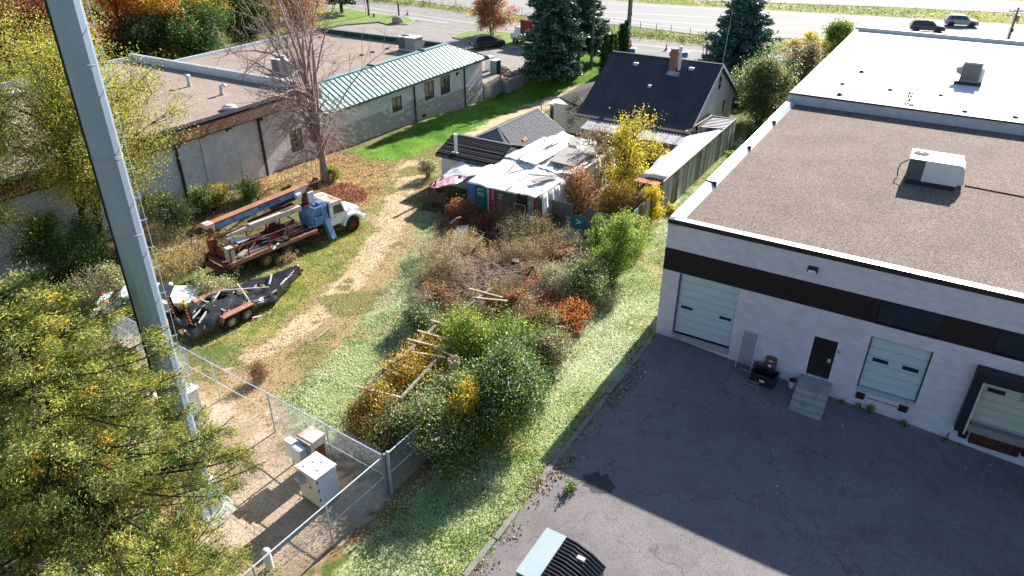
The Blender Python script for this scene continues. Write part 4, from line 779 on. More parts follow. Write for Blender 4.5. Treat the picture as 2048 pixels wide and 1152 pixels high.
MB().box(XJ + .1, x1r, -.66, -.55, EAVE - .22, EAVE - .04).build('eave_gutter', 'green_dark', T); MB().box(XJ + .1, x1r - .1, -.55, .02, EAVE - .14, EAVE - .08).build('soffit', 'green_dark', T)
for x in (50.6, 58.3):
    if x < 62: MB().box(x - .08, x + .08, rd - .15, rd + .6, ridge_z - .02, ridge_z + .16).build('ridge_joint', 'green_dark', T)
def spout(x, z0, z1, mat, y=-.12, w=.11):
    MB().box(x - w / 2, x + w / 2, y - w / 2, y + w / 2, z0, z1).build('downspout', mat, T)
def gz(x): return float(np.interp(x, [36, 40.5, 45, 50.5, 53.5, 62, 66], [0, -.19, -.47, -.58, -.67, -1.26, -1.55]))
for (px, py) in ((828, 200), (928, 170)):
    x = LW(px, py)[0]; spout(x, gz(x), EAVE - .2, 'green_dark')
for (px, py) in ((523, 290), (352, 310), (185, 420)):
    x = LW(px, py)[0]; spout(x, 0, 4.5, 'black_plastic', w=.14); MB().box(x - .14, x + .14, -.5, -.04, 4.3, 4.55).build('downspout_head', 'black_plastic', T)
for (px, py) in ((412, 310), (112, 420)):
    x = LW(px, py)[0]; MB().box(x - .3, x + .3, -.12, .01, -.2, 4.3).build('pilaster', 'block_grey', T)
x, z = LW(482, 330); MB().path([(x, -.1, 0), (x, -.1, 2.3), (x - .06, -.1, 2.4)], .04).build('vent_pipe', 'galv_light', T)
for (px, py) in ((455, 258), (914, 147)):
    x, z = LW(px, py); wall_light(T, x, -.0, z, .36)
MB().box(LW(845, 240)[0], LW(845, 240)[0] + .4, -.2, -.02, gz(52) + .1, gz(52) + .35).build('hose_box', 'black_plastic', T)
# rooftop things
def flue(label, px, py, zr, h, kind):
    p = G(px, py, zr); t = thing('roof_vent', label, 'vent', p)
    MB().cyl((0, 0, 0), (0, 0, .22), .2, .17, 16).build('base_flange', 'galv', t); MB().cyl((0, 0, .22), (0, 0, h), .13, .13, 16).build('stack', 'galv', t)
    if kind == 0: MB().cyl((0, 0, h + .03), (0, 0, h + .12), .26, .14, 16).build('rain_cap', 'galv_light', t)
    else: MB().path([(0, 0, h), (.08, .05, h + .12), (.22, .12, h + .15), (.34, .18, h + .02)], .13, 12).build('gooseneck', 'galv_light', t)
flue('straight galvanised roof vent with a flat rain cap on the tan gravel roof', 379, 173, 4.85, .85, 0)
flue('galvanised gooseneck roof vent with curved top on the tan gravel roof', 444, 190, 4.85, .6, 1)
p = G(459, 218, 4.9); t = thing('roof_dome', 'low white domed roof exhaust near the brown fascia', 'roof vent', p); MB().cyl((0, 0, -.05), (0, 0, .12), .45, .5, 20).build('curb', 'galv', t)
mb = MB(); mb.cyl((0, 0, .12), (0, 0, .26), .58, .42, 24); mb.cyl((0, 0, .26), (0, 0, .33), .42, .15, 24); mb.build('dome', 'cab_white', t, smooth=True)
def rtu(label, px, py, sx=2.4, sy=1.3, h=1.1, rz=0):
    p = G(px, py, 4.3); t = thing('rooftop_unit', label, 'air conditioner', p, LROT + R(90) + rz)
    child_box(t, 'curb_frame', 'galv', -sx / 2, sx / 2, -sy / 2, sy / 2, 0, .2); child_box(t, 'cabinet', 'ac_grey', -sx / 2, sx * .1, -sy / 2, sy / 2, .2, h)
    child_box(t, 'coil_section', 'ac_grille', sx * .1 + .002, sx / 2, -sy / 2 + .02, sy / 2 - .02, .2, h - .02); child_box(t, 'top_panel', 'cab_white', -sx / 2 - .03, sx / 2 + .03, -sy / 2 - .03, sy / 2 + .03, h + .002, h + .06)
    MB().cyl((sx * .3, 0, h + .06), (sx * .3, 0, h + .1), sy * .3, n=20).build('fan_guard', 'dark_metal', t)
    MB().extr([(-sy / 2 - .002, h * .8), (-sy / 2 - .5, h * .55), (-sy / 2 - .35, h * .3), (-sy / 2 - .002, h * .3)], -sx / 2 + .1, 0, 'x').build('intake_hood', 'ac_grey', t)
rtu('boxy grey rooftop unit with white top above the teal roof', 822, 100, 2.1, 1.4, 1.3); rtu('grey rooftop unit behind the crown of the bare tree', 575, 146, 2.2, 1.5, 1.25)
rtu('small rooftop unit half hidden by the yellow tree', 30, 330 - 120, 1.6, 1.2, 1.0)
for (px, py) in ((775, 98), (745, 105), (724, 111), (640, 75)):
    o = MB().box(-.2, .2, -.12, .12, 0, .12).build('roof_drain_box', 'dark_metal'); o.location = G(px, py, 4.3); tag(o, 'small dark drain box on the upper gravel roof', 'roof drain', 'drain boxes on the upper gravel roof')

# ---- equipment boxes, planter and retaining wall at the far end of the block building
for i, (px, py, w, h, m1) in enumerate([(980, 140, .8, 1.5, 'beige'), (991, 146, .9, 1.45, 'dumpster_side')]):
    p = G(px, py); t = thing('utility_box', ['tan utility box behind the ribbed green one at the corner of the block building', 'ribbed green utility box with white top by the planter'][i], 'utility box', p, LROT - R(4))
    child_box(t, 'body', m1, -w / 2, w / 2, -w / 2, w / 2, 0, h); child_box(t, 'lid', 'cab_white', -w / 2 - .05, w / 2 + .05, -w / 2 - .05, w / 2 + .05, h + .002, h + .08)
    if i:
        for k in range(6): MB().box(-w / 2 + .05 + k * .15, -w / 2 + .09 + k * .15, -w / 2 - .04, -w / 2 - .001, .05, h - .05).build('rib', 'green_dark', t)
# retaining wall of battered block courses, wrapping from the planter to the spruce
path = [G(965, 168), G(985, 172), G(995, 163), G(1003, 160), G(1016, 163), G(1024, 158), G(1050, 150), G(1075, 137), G(1100, 124)]
T = thing('retaining_wall', 'curved grey block retaining wall between the parking lot and the lawn', 'retaining wall', path[0])
pts = []
for a, c in zip(path[:-1], path[1:]):
    L = (c - a).length; k = max(1, int(L / .5))
    for i in range(k): pts.append(a.lerp(c, i / k))
for c in range(7):
    for i in range(len(pts) - 1):
        a = pts[i] - path[0]; d = pts[i + 1] - path[0]; dr = (d - a).normalized(); n = Vector((dr.y, -dr.x, 0)); z = -.2 * (c + 1) + .12
        if i > 12 and c > 6: continue
        q = [a + n * (.02 + c * .03), d + n * (.02 + c * .03), d - n * .25, a - n * .25]
        if (i + c) % 1 == 0:
            o = MB().slab([(v.x + dr.x * (.01 if k_ in (0, 3) else -.01), v.y, z + .2) for k_, v in enumerate(q)], .19).build('block' if c else 'cap_block', 'retain' if c else 'concrete', T)
for i, (px, py, s) in enumerate([(1008, 140, .75), (1018, 148, .5), (1032, 146, .45), (1048, 140, .5), (1062, 133, .6), (1078, 128, .8)]):
    bm = bmesh.new(); bmesh.ops.create_icosphere(bm, subdivisions=3, radius=s); rr_ = random.Random(i)
    for v in bm.verts: v.co *= .8 + .35 * float(fnoise(v.co.x * 2 + i * 5 + v.co.z, v.co.y * 2 + v.co.z, .8, i)); v.co.z *= .75
    me = bpy.data.meshes.new('boulder'); bm.to_mesh(me); bm.free(); me.materials.append(mt['rock']); o = bpy.data.objects.new('boulder', me); COL.objects.link(o); o.location = G(px, py, s * .3)
    tag(o, ['largest pale boulder beside the green utility box', 'second boulder along the retaining wall from the utility box', 'third boulder along the retaining wall from the utility box', 'fourth boulder along the retaining wall from the utility box', 'fifth boulder along the retaining wall, near the spruce', 'boulder at the foot of the big spruce'][i], 'boulder')
o = MB().slab([tuple(G(px, py))[:2] + (.06,) for px, py in [(1000, 160), (1004, 150), (1040, 142), (1085, 120), (1098, 122), (1050, 148), (1024, 157)]], .1).build('mulch_bed', 'mulch'); o['kind'] = 'structure'

# ================================================================== HOUSE
T = thing('house', 'cream house with a big charcoal shingle roof, brick chimney and low lean-to', 'house', wp(0, 0), WROT)
xa, xb = -17.15, -7.15; b0, br, b1 = 25.6, 31.8, 38.2; ze, zr = 2.7, 6.25
mb = MB(); mb.box(xa + .3, xb - .3, b0 + .5, b1 - .5, -.3, ze + .0); mb.build('walls', 'house_side', T)
mb = MB(); mb.extr([(b0 + .5, ze), (br, zr - .25), (b1 - .5, ze)], xb - .55, xb - .302, 'x'); mb.extr([(b0 + .5, ze), (br, zr - .25), (b1 - .5, ze)], xa + .302, xa + .55, 'x'); mb.build('gable_wall', 'house_side', T)
mb = MB(); mb.extr([(b0 - .05, ze - .12), (br, zr), (br, zr - .16), (b0 - .05, ze - .28)], xa, xb, 'x'); mb.extr([(br, zr), (b1, ze - .12), (b1, ze - .28), (br, zr - .16)], xa, xb, 'x'); mb.build('roof', 'shingle_house', T)
shingles(T, (xa, b0, ze - .1), (xb, b0, ze - .1), (xa, br, zr), (xb, br, zr), 44, 40, 'shingle_house', th=.012, rowonly=False, seed=1)
MB().box(xa, xb, br - .14, br + .14, zr - .02, zr + .03).build('ridge_cap', 'shingle_house', T)
mb = MB(); mb.bar((xb + .02, b0 - .02, ze - .18), (xb + .02, br, zr - .06), .05, .2); mb.bar((xb + .02, br, zr - .06), (xb + .02, b1, ze - .18), .05, .2); mb.build('bargeboard', 'white_paint', T)
# shallow lower strip of roof and the corrugated lean-to
mb = MB(); mb.extr([(b0 + .02, ze - .1), (b0 - 1.1, ze - .38), (b0 - 1.1, ze - .48), (b0 + .02, ze - .2)], xa + .05, xb + .1, 'x'); mb.build('lower_roof', 'shingle_brown', T)
for i in range(9):
    a = xa + 1.5 + i * 1.02; mb = MB(); mb.extr([(b0 - .9, ze - .5), (b0 - 2.9, ze - .82), (b0 - 2.9, ze - .86), (b0 - .9, ze - .54)], a, a + .98, 'x')
    for k in range(4): mb.extr([(b0 - .9, ze - .46), (b0 - 2.9, ze - .78), (b0 - 2.9, ze - .82), (b0 - .9, ze - .5)], a + .05 + k * .25, a + .13 + k * .25, 'x')
    mb.build('corrugated_sheet', 'leanto_sheet', T) if 'leanto_sheet' in mt else mb.build('corrugated_sheet', 'tarp_grey', T)
for x in (xa + 1.6, xa + 4.5, xa + 7.2, xb + .2): MB().box(x, x + .1, b0 - 2.8, b0 - 2.7, 0, ze - .85).build('porch_post', 'wood_grey', T)
MB().box(xa + .3, xa + 4.4, b0 + .35, b0 + .5, 0, ze - .3).build('rear_wall', 'house_side', T)
for (x0, x1) in ((xa + 1.9, xa + 2.0), (xa + 2.9, xa + 3.0)): MB().box(x0, x1, b0 + .3, b0 + .35, .1, 2.2).build('wall_batten', 'wood_dark', T)
MB().box(xa + 4.5, xa + 7.5, b0 + .32, b0 + .36, .05, 2.1).build('dark_doorway', 'wood_dark', T)
# gable windows (facing the warehouse)
def gw(y, z, w, h):
    x = xb - .3; o = MB().box(x, x + .05, y - w / 2 - .06, y + w / 2 + .06, z - .08, z + h + .06).build('window', 'white_paint', T); MB().box(x + .05, x + .06, y - w / 2, y + w / 2, z, z + h).build('pane', 'glass', o); MB().box(x + .06, x + .075, y - w / 2, y + w / 2, z + h / 2 - .02, z + h / 2 + .02).build('sash_bar', 'white_paint', o)
gw(32.5, 4.0, .7, 1.1); gw(34.6, 1.1, .7, 1.5); gw(27.6, 1.2, .8, 1.0); gw(30.6, 1.1, .7, 1.3)
MB().box(xb - .299, xb - .2, 26.4, 27.1, 0, 2.0).build('side_door', 'blue_sign', T)
# brick chimney: courses of single bricks on the two faces one can see
cx, cy, cw = -11.05, 30.7, .27
zc0 = ze + (cy - b0) / (br - b0) * (zr - ze) - .3; zc1 = zr + 1.0
ch = MB().box(cx - cw, cx + cw, cy - cw, cy + cw, zc0, zc1).build('chimney', 'mortar', T)
rowh = .09; me_b = None; j = 0; z = zc0 + .2
while z < zc1 - .06:
    for k in range(2):
        for face in (0, 1):
            off = (.0 if j % 2 else .0)
            a = -cw + k * cw + .008; c = -cw + (k + 1) * cw - .008
            if me_b is None: me_b = MB().box(0, cw - .016, -.02, 0, 0, .075).build('brick', 'brick_red', ch); o = me_b
            else: o = bpy.data.objects.new('brick', me_b.data); COL.objects.link(o); o.parent = ch
            if face == 0: o.location = (cx + a, cy - cw, z)
            else: o.location = (cx + cw, cy + a, z); o.rotation_euler = (0, 0, R(90))
    z += rowh; j += 1
MB().box(cx - cw - .05, cx + cw + .05, cy - cw - .05, cy + cw + .05, zc1 + .001, zc1 + .08).build('chimney_cap', 'concrete', ch)
MB().cyl((cx + .5, cy + .05, zc0 + .1), (cx + .5, cy + .05, zc1 + .15), .12, n=14).build('metal_flue', 'white_paint', T); MB().cyl((cx + .5, cy + .05, zc1 + .16), (cx + .5, cy + .05, zc1 + .26), .2, .12, 14).build('flue_cap', 'galv_light', T)
sl_ = (zr - ze) / (br - b0)
mb = MB(); mb.slab([(cx - .35, cy - .6, ze - .1 + (cy - .6 - b0) * sl_ + .1), (cx + .75, cy - .7, ze - .1 + (cy - .7 - b0) * sl_ + .1), (cx + .7, cy - .25, ze - .1 + (cy - .25 - b0) * sl_ + .12), (cx - .35, cy - .25, ze - .1 + (cy - .25 - b0) * sl_ + .12)], .03); mb.build('chimney_flashing', 'tarp_grey', T)
for (x, y, s) in ((-14.4, 30.7, .22), (-9.5, 30.9, .22), (-12.2, 28.6, .14)):
    z = ze + (y - b0) * sl_ - .05; MB().box(x - s, x + s, y - s, y + s * .6, z, z + .22).build('roof_vent', 'galv', T, bevel=.03)
# left wing
mb = MB(); mb.box(-20.2, -17.0, 26.6, 35.4, -.3, 2.4); mb.build('wing_walls', 'house_side', T)
w = [(-16.9, 25.6, 2.75), (-20.6, 28.4, 2.45), (-20.9, 33.6, 2.45), (-19.7, 35.9, 2.6), (-16.9, 35.9, 3.2)]
mb = MB(); mb.add(w + [(-17.1, 31.0, 3.75)] + [(p[0], p[1], p[2] - .15) for p in w], [(0, 1, 5), (1, 2, 5), (2, 3, 5), (3, 4, 5), (0, 6, 7, 1), (1, 7, 8, 2), (2, 8, 9, 3), (3, 9, 10, 4), (4, 10, 6, 0), (6, 10, 9, 8, 7), (4, 0, 5)]); mb.build('wing_roof', 'shingle_brown', T)
MB().box(-18.6, -18.1, 33.2, 33.6, 3.2, 3.55).build('skylight', 'white_paint', T)

# ================================================================== SHEDS, TARPED LEAN-TOS, SIGNBOARD FENCE
T = thing('garage', 'small garage with a grey tabbed shingle roof beside the grass track', 'garage', wp(0, 0), WROT)
MB().box(-20.6, -16.0, 13.2, 19.9, -.8, 2.35).build('walls', 'house_side', T)
rz_, ez_ = 3.7, 2.35
MB().add([(-15.75, 12.3, ez_), (-15.75, 20.1, ez_), (-18.2, 20.1, rz_), (-18.2, 14.2, rz_), (-20.9, 12.3, ez_), (-20.9, 20.1, ez_)], [(0, 1, 2, 3), (4, 0, 3), (4, 3, 2, 5), (1, 5, 2), (0, 4, 5, 1)]).build('roof', 'shingle_smooth', T)
shingles(T, (-15.7, 13.0, ez_ + .02), (-15.7, 20.15, ez_ + .02), (-18.15, 14.25, rz_ + .02), (-18.15, 20.15, rz_ + .02), 16, 22, 'shingle_grey', th=.03)
shingles(T, (-20.95, 12.6, ez_ + .02), (-20.95, 20.15, ez_ + .02), (-18.25, 14.25, rz_ + .02), (-18.25, 20.15, rz_ + .02), 16, 22, 'shingle_grey', th=.03)
MB().bar((-18.2, 14.2, rz_ + .04), (-18.2, 20.15, rz_ + .04), .22, .04).build('ridge_cap', 'shingle_smooth', T)
MB().bar((-20.9, 12.3, ez_ + .05), (-18.2, 14.2, rz_ + .04), .2, .03).build('hip_cap', 'shingle_smooth', T)
MB().bar((-15.75, 12.3, ez_ + .05), (-18.2, 14.2, rz_ + .04), .2, .03).build('hip_cap', 'shingle_smooth', T)
MB().box(-15.76, -15.68, 12.3, 20.1, ez_ - .16, ez_ + .01).build('fascia_board', 'white_paint', T); MB().bar((-15.75, 20.13, ez_ - .04), (-18.2, 20.13, rz_ - .02), .04, .16).build('bargeboard', 'white_paint', T)
q = lambda u, v: Vector((-15.7, 13.0, ez_)).lerp(Vector((-15.7, 20.15, ez_)), u).lerp(Vector((-18.15, 14.25, rz_)).lerp(Vector((-18.15, 20.15, rz_)), u), v) + Vector((.03, 0, .07))
MB().quad(q(.22, .28), q(.31, .28), q(.31, .4), q(.22, .4)).build('patch_board', 'boom_top', T, solid=.02)
T = thing('black_roofed_shed', 'small white shed with black ribbed shingle roof and a stove pipe', 'shed', wp(0, 0), WROT)
MB().box(-20.9, -16.3, 10.7, 14.6, -.3, 2.2).build('walls', 'white_paint', T)
MB().extr([(10.3, 2.3), (12.7, 3.2), (15.0, 2.4), (15.0, 2.3), (12.7, 3.1), (10.3, 2.2)], -21.1, -16.1, 'x').build('roof', 'shingle_black', T)
shingles(T, (-21.15, 10.25, 2.32), (-16.05, 10.25, 2.32), (-21.15, 12.7, 3.24), (-16.05, 12.7, 3.24), 15, 1, 'shingle_black', th=.045, rowonly=True)
shingles(T, (-21.15, 15.05, 2.4), (-16.05, 15.05, 2.4), (-21.15, 12.7, 3.24), (-16.05, 12.7, 3.24), 14, 1, 'shingle_grey', th=.03, rowonly=True)
MB().extr([(10.7, 2.2), (12.7, 3.05), (14.6, 2.3)], -16.32, -16.2, 'x').build('gable_sheet', 'tarp_white', T)
MB().cyl((-19.7, 10.9, 2.4), (-19.7, 10.9, 3.75), .11, n=14).build('stove_pipe', 'white_paint', T); MB().cyl((-19.7, 10.9, 3.76), (-19.7, 10.9, 3.9), .16, .14, 14).build('pipe_cap', 'galv_light', T); MB().box(-19.95, -19.45, 10.7, 11.1, 2.52, 2.6).build('pipe_flashing', 'galv', T)
def cloth(name, mat, c4, nu, nv, amp, seed, parent, sag=0, tear=0, th=.02, hang=None, wr=(.5, 4)):
    """draped sheet over four corners with wrinkles"""
    P = []; c4 = [Vector(c) for c in c4]; rg = np.random.default_rng(seed)
    for i in range(nu + 1):
        u = i / nu; row = []
        for j in range(nv + 1):
            v = j / nv; p = (c4[0] * (1 - u) + c4[1] * u) * (1 - v) + (c4[3] * (1 - u) + c4[2] * u) * v
            n = (fnoise(p.x * 1.0 + p.y * .3 + p.z, p.y * wr[0] + p.z, .9, seed) - .5) * 2 * amp + (vnoise(p.x * wr[1] + p.z * 3, p.y + p.z, .5, seed + 1) - .5) * amp * .5
            p = p + Vector((float(n) * .35, float(n) * .2, float(n) - sag * 4 * u * (1 - u) * 4 * v * (1 - v))); row.append(p)
        P.append(row)
    mb = MB(); mb.grid(P)
    if tear: 
        r2 = random.Random(seed); mb.f = [f for f in mb.f if not (r2.random() < tear)]; mb.m = [0] * len(mb.f)
    return mb.build(name, mat, parent, smooth=True, solid=th)
T = thing('tarped_shelter', 'long low shelter under sagging white tarpaulins and loose plywood sheets', 'shelter', wp(0, 0), WROT)
for x in (-15.4, -13.0, -10.6):
    for y in (8.5, 10.8, 14, 17.6): MB().box(x - .05, x + .05, y - .05, y + .05, 0, 2.35).build('post', 'wood_grey', T)
for x in (-15.4, -13.0, -10.6): MB().bar((x, 7.0, 2.4), (x, 17.8, 2.5), .09, .14).build('beam', 'wood_grey', T)
cloth('roof_tarp', 'tarp_white', [(-15.9, 6.7, 2.45), (-10.9, 6.9, 2.35), (-10.4, 11.2, 2.55), (-15.8, 11.6, 2.75)], 26, 22, .16, 3, T, sag=.1)
cloth('roof_tarp', 'tarp_white', [(-15.9, 11.3, 2.8), (-13.2, 11.0, 2.85), (-12.9, 16.0, 2.9), (-15.6, 16.5, 2.85)], 18, 24, .14, 5, T)
cloth('roof_tarp', 'tarp_white', [(-15.2, 15.6, 2.85), (-11.0, 15.4, 2.75), (-12.1, 18.4, 2.6), (-15.2, 18.6, 2.7)], 18, 14, .2, 6, T)
cloth('roof_tarp', 'tarp_white', [(-13.0, 10.9, 2.7), (-10.3, 10.8, 2.5), (-10.3, 15.6, 2.6), (-12.9, 15.9, 2.8)], 18, 20, .24, 8, T, sag=.15)
for (x, y, w_, l_, rz2, z) in ((-11.9, 13.6, 1.9, 2.9, 4, 2.78), (-11.2, 15.6, 1.0, 1.9, 10, 2.82), (-12.9, 16.3, .8, 1.7, 24, 2.93), (-11.6, 9.4, .5, 1.9, -30, 2.6)):
    o = MB().box(-w_ / 2, w_ / 2, -l_ / 2, l_ / 2, 0, .025).build('plywood_sheet', 'plywood', T); o.location = (x, y, z + .08); o.rotation_euler = (R(2), R(4), R(rz2))
for i in range(9):
    x, y = random.Random(i).uniform(-15, -11), random.Random(i + 50).uniform(8, 17.5); a = random.Random(i + 9).uniform(0, 3); MB().bar((x, y, 2.95), (x + math.cos(a) * 1.6, y + math.sin(a) * 1.6, 2.99), .06, .04).build('batten', 'wood_dark', T)
for i in range(14):     # hanging strips of tarp down the open side
    y0 = 7.0 + i * .78; k = random.Random(i + 3); b_ = k.uniform(.25, 1.3)
    cloth('side_tarp', 'tarp_grey' if k.random() < .45 else 'tarp_white', [(-10.45 - i * .01, y0, 2.5), (-10.45, y0 + .7, 2.52), (-10.3 + k.uniform(-.1, .2), y0 + .75, b_), (-10.35, y0 + .08, b_ * .9)], 4, 7, .1, 30 + i, T, th=.012)
for i in range(7):
    y0 = 16.9 + i * .18; MB().bar((-11 - i * .5, 18.3, 2.5), (-10.9 - i * .55, 18.7, .4 + .2 * (i % 3)), .5, .02).build('torn_flap', 'tarp_grey' if i % 2 else 'wood_dark', T)
# side lumber leaning
t = thing('lumber_stack', 'loose pinkish boards leaning along the open side of the tarped shelter', 'boards', wp(0, 0), WROT)
for i in range(11):
    k = random.Random(i + 90); y = k.uniform(8.5, 16); MB().bar((-9.9 + k.uniform(-.3, .5), y, .15 + .06 * i), (-10.0 + k.uniform(-.4, .4), y + k.uniform(1.6, 3.4), .5 + .08 * i), .16, .03).build('board', ['boom_top', 'wood_grey', 'wood_pale'][i % 3], t)
# collapsed red and white banner heap at the left corner
T = thing('banner_heap', 'crumpled heap of faded red and white banners at the left end of the signboard fence', 'banner heap', wp(0, 0), WROT)
cloth('red_banner', 'tarp_pink', [(-19.0, 6.6, 1.3), (-16.9, 6.9, 2.0), (-17.0, 9.2, 2.1), (-19.3, 8.8, 1.6)], 16, 16, .35, 12, T); cloth('white_banner', 'tarp_white', [(-19.2, 8.5, 1.7), (-15.9, 8.3, 2.3), (-16.2, 10.4, 2.35), (-19.0, 10.4, 2.1)], 16, 14, .25, 13, T)
cloth('hanging_banner', 'wood_dark', [(-19.3, 6.6, 1.2), (-17.3, 6.5, 1.7), (-17.2, 6.4, .5), (-19.2, 6.4, .6)], 12, 12, .4, 14, T); cloth('hanging_banner', 'tarp_pink', [(-19.5, 8.9, 1.5), (-19.1, 6.5, 1.2), (-19.3, 6.4, .2), (-19.9, 8.8, .2)], 10, 8, .3, 15, T)
for i in range(8):
    k = random.Random(i + 400); x = k.uniform(-19.4, -16.6); MB().bar((x, 6.0, .05), (x + k.uniform(-.8, .8), 7.4, k.uniform(.8, 1.9)), .09, .04).build('loose_board', 'wood_dark', T)
# fence of salvaged signboards
T = thing('signboard_fence', 'fence patched together from salvaged painted signboards and grey boards', 'fence', wp(0, 0), WROT)
pan = [(-17.0, -16.35, 'blue_sign', 1.9), (-16.35, -15.35, 'teal_sign', 2.1), (-15.35, -15.2, 'sign_white', 2.0), (-15.2, -14.6, 'red_sign', 2.05), (-14.6, -14.0, 'grey_sign', 2.0), (-14.0, -13.0, 'grey_sign', 1.95), (-13.0, -12.2, 'wood_dark', 1.7), (-12.2, -11.75, 'tarp_grey', 1.8), (-11.75, -11.6, 'red_sign', 2.05),
       (-11.6, -11.0, 'grey_sign', 2.0), (-11.0, -9.55, 'grey_sign', 1.95), (-9.55, -8.9, 'grey_sign', 1.9), (-8.9, -8.0, 'teal_sign', 1.2), (-8.0, -7.3, 'grey_sign', 1.85), (-7.3, -6.2, 'grey_sign', 1.8), (-6.2, -5.1, 'grey_sign', 1.8)]
rng = random.Random(2)
for i, (x0, x1, m_, h_) in enumerate(pan):
    y = 8.25 + rng.uniform(-.04, .04); p = MB().box(x0 + .01, x1 - .01, y, y + .03, -.05, h_ + rng.uniform(-.05, .05)).build('board', m_, T)
    MB().box(x0 + .02, x0 + .07, y + .03, y + .1, 0, h_ - .1).build('stud', 'wood_grey', T)
    tx = {1: ('LE', .62, 'sign_white', 90), 3: ('CASEL', .26, 'sign_white', 90), 4: ('N', .5, 'sign_white', 90), 7: ('III', .3, 'sign_white', 90), 9: ('ASE', .3, 'red_sign', 90), 11: ('H', .55, 'sign_white', 90), 12: ('A', .6, 'sign_white', 90), 14: ('G', .6, 'teal_sign', 90)}.get(i)
    if tx: text(tx[0], tx[1], tx[2], p, ((x0 + x1) / 2, y - .008, .8 if i > 10 else 1.25), (R(90), R(tx[3]) if tx[3] else 0, 0))
MB().path([(-13.1, 8.1, 1.1), (-12.3, 8.1, 1.1), (-12.3, 8.1, .3), (-13.1, 8.1, .3), (-13.1, 8.1, 1.1)], .03).build('old_window_frame', 'white_paint', T)
mb = MB()
for i in range(8): MB().box(-5.14, -5.1, 8.35 + i * .68, 8.35 + i * .68 + .66, 0, 1.95 + .06 * (i % 3)).build('board', ['wood_grey', 'pale_panel', 'wood_dark'][i % 3], T)
# long lean-to with white membrane roof and panelled wall
T = thing('long_lean_to', 'long narrow lean-to with a bright white roof and pale green weathered wall panels', 'lean-to', wp(0, 0), WROT)
mb = MB(); P = []
for i in range(15):
    y = 13.9 + i * .9; x0 = -6.95 + (.12 * math.sin(i)); z = 2.42 + .05 * math.sin(i * 1.7); w_ = max(.5, 1) ; x0 = x0 if i < 12 else -6.95 + (i - 11) * .45
    P.append([(x0, y, z - .12), (x0 * .5 - 2.52, y, z + .05 + .04 * math.sin(i * 2.1)), (-5.05, y, z)])
mb.grid(P); mb.build('roof_membrane', 'tarp_white', T, smooth=True, solid=.05)
rng = random.Random(8)
for i in range(17):
    y0 = 13.6 + i * .98; lean = rng.uniform(-.04, .06); z1 = 2.36 + rng.uniform(-.06, .05)
    p = MB().extr([(-5.04 + lean, 0.0), (-5.0 + lean, 0.0), (-5.0, z1), (-5.04, z1)], y0 + .01, y0 + .95, 'y') if False else MB().add([(-5.05 + lean, y0 + .01, 0), (-5.01 + lean, y0 + .01, 0), (-5.01, y0 + .01, z1), (-5.05, y0 + .01, z1), (-5.05 + lean, y0 + .96, 0), (-5.01 + lean, y0 + .96, 0), (-5.01, y0 + .96, z1), (-5.05, y0 + .96, z1)], [(0, 1, 2, 3), (4, 7, 6, 5), (0, 4, 5, 1), (1, 5, 6, 2), (2, 6, 7, 3), (3, 7, 4, 0)])
    p.build('wall_panel', ['pale_panel', 'pale_panel', 'wood_grey', 'pale_panel', 'tarp_grey'][i % 5], T)
    MB().box(-5.0 + lean * .5, -4.96 + lean * .5, y0 - .02, y0 + .03, .05, z1 - .05).build('cover_strip', 'wood_grey', T)
MB().box(-5.06, -4.98, 13.6, 30.3, 2.37, 2.43).build('top_rail', 'wood_pale', T)
for y in (14.0, 17.5, 21, 24.5, 27.0, 30.2): MB().box(-6.95, -6.87, y, y + .08, 0, 2.3).build('post', 'wood_grey', T)
MB().box(-8.0, -5.05, 30.2, 30.28, .0, 2.35).build('end_wall', 'pale_panel', T); MB().box(-7.9, -7.84, 25.2, 30.2, .0, 2.0).build('inner_wall', 'wood_grey', T); MB().box(-7.05, -6.99, 26.5, 30.2, 0, 2.35).build('inner_wall', 'wood_grey', T)
MB().bar((-7.4, 24.6, 2.38), (-7.0, 30.1, 2.38), .1, .14).build('loose_beam', 'wood_pale', T); MB().box(-6.6, -5.9, 30.12, 30.19, .3, 2.0).build('old_door', 'cab_white', T)
for i in range(7): MB().bar((-6.9, 26.9 + i * .45, 2.3), (-5.1, 27.3 + i * .42, 2.34), .12, .03).build('roof_slat', 'tarp_white', T)
MB().box(-6.9, -5.2, 13.0, 13.75, 2.25, 2.3).build('plywood_sheet', 'boom_top', T); 
for i in range(4): MB().bar((-6.7 + i * .5, 10.6 + i * .3, .9), (-6.3 + i * .4, 13.6, 2.0), .2, .03).build('fallen_board', 'wood_grey', T)
# little corrugated shed behind the garage
T = thing('tin_roofed_box', 'low dark box shed with a white corrugated lid behind the grey garage', 'shed', wp(-21.6, 30.6, -.25), WROT)
MB().box(-.85, .85, -.5, .5, 0, 1.35).build('body', 'rust_dark', T)
for i in range(11): MB().cyl((-.95 + i * .19, -.65, 1.42), (-.95 + i * .19, .6, 1.5), .085, n=8).build('roof_corrugation', 'white_paint', T)

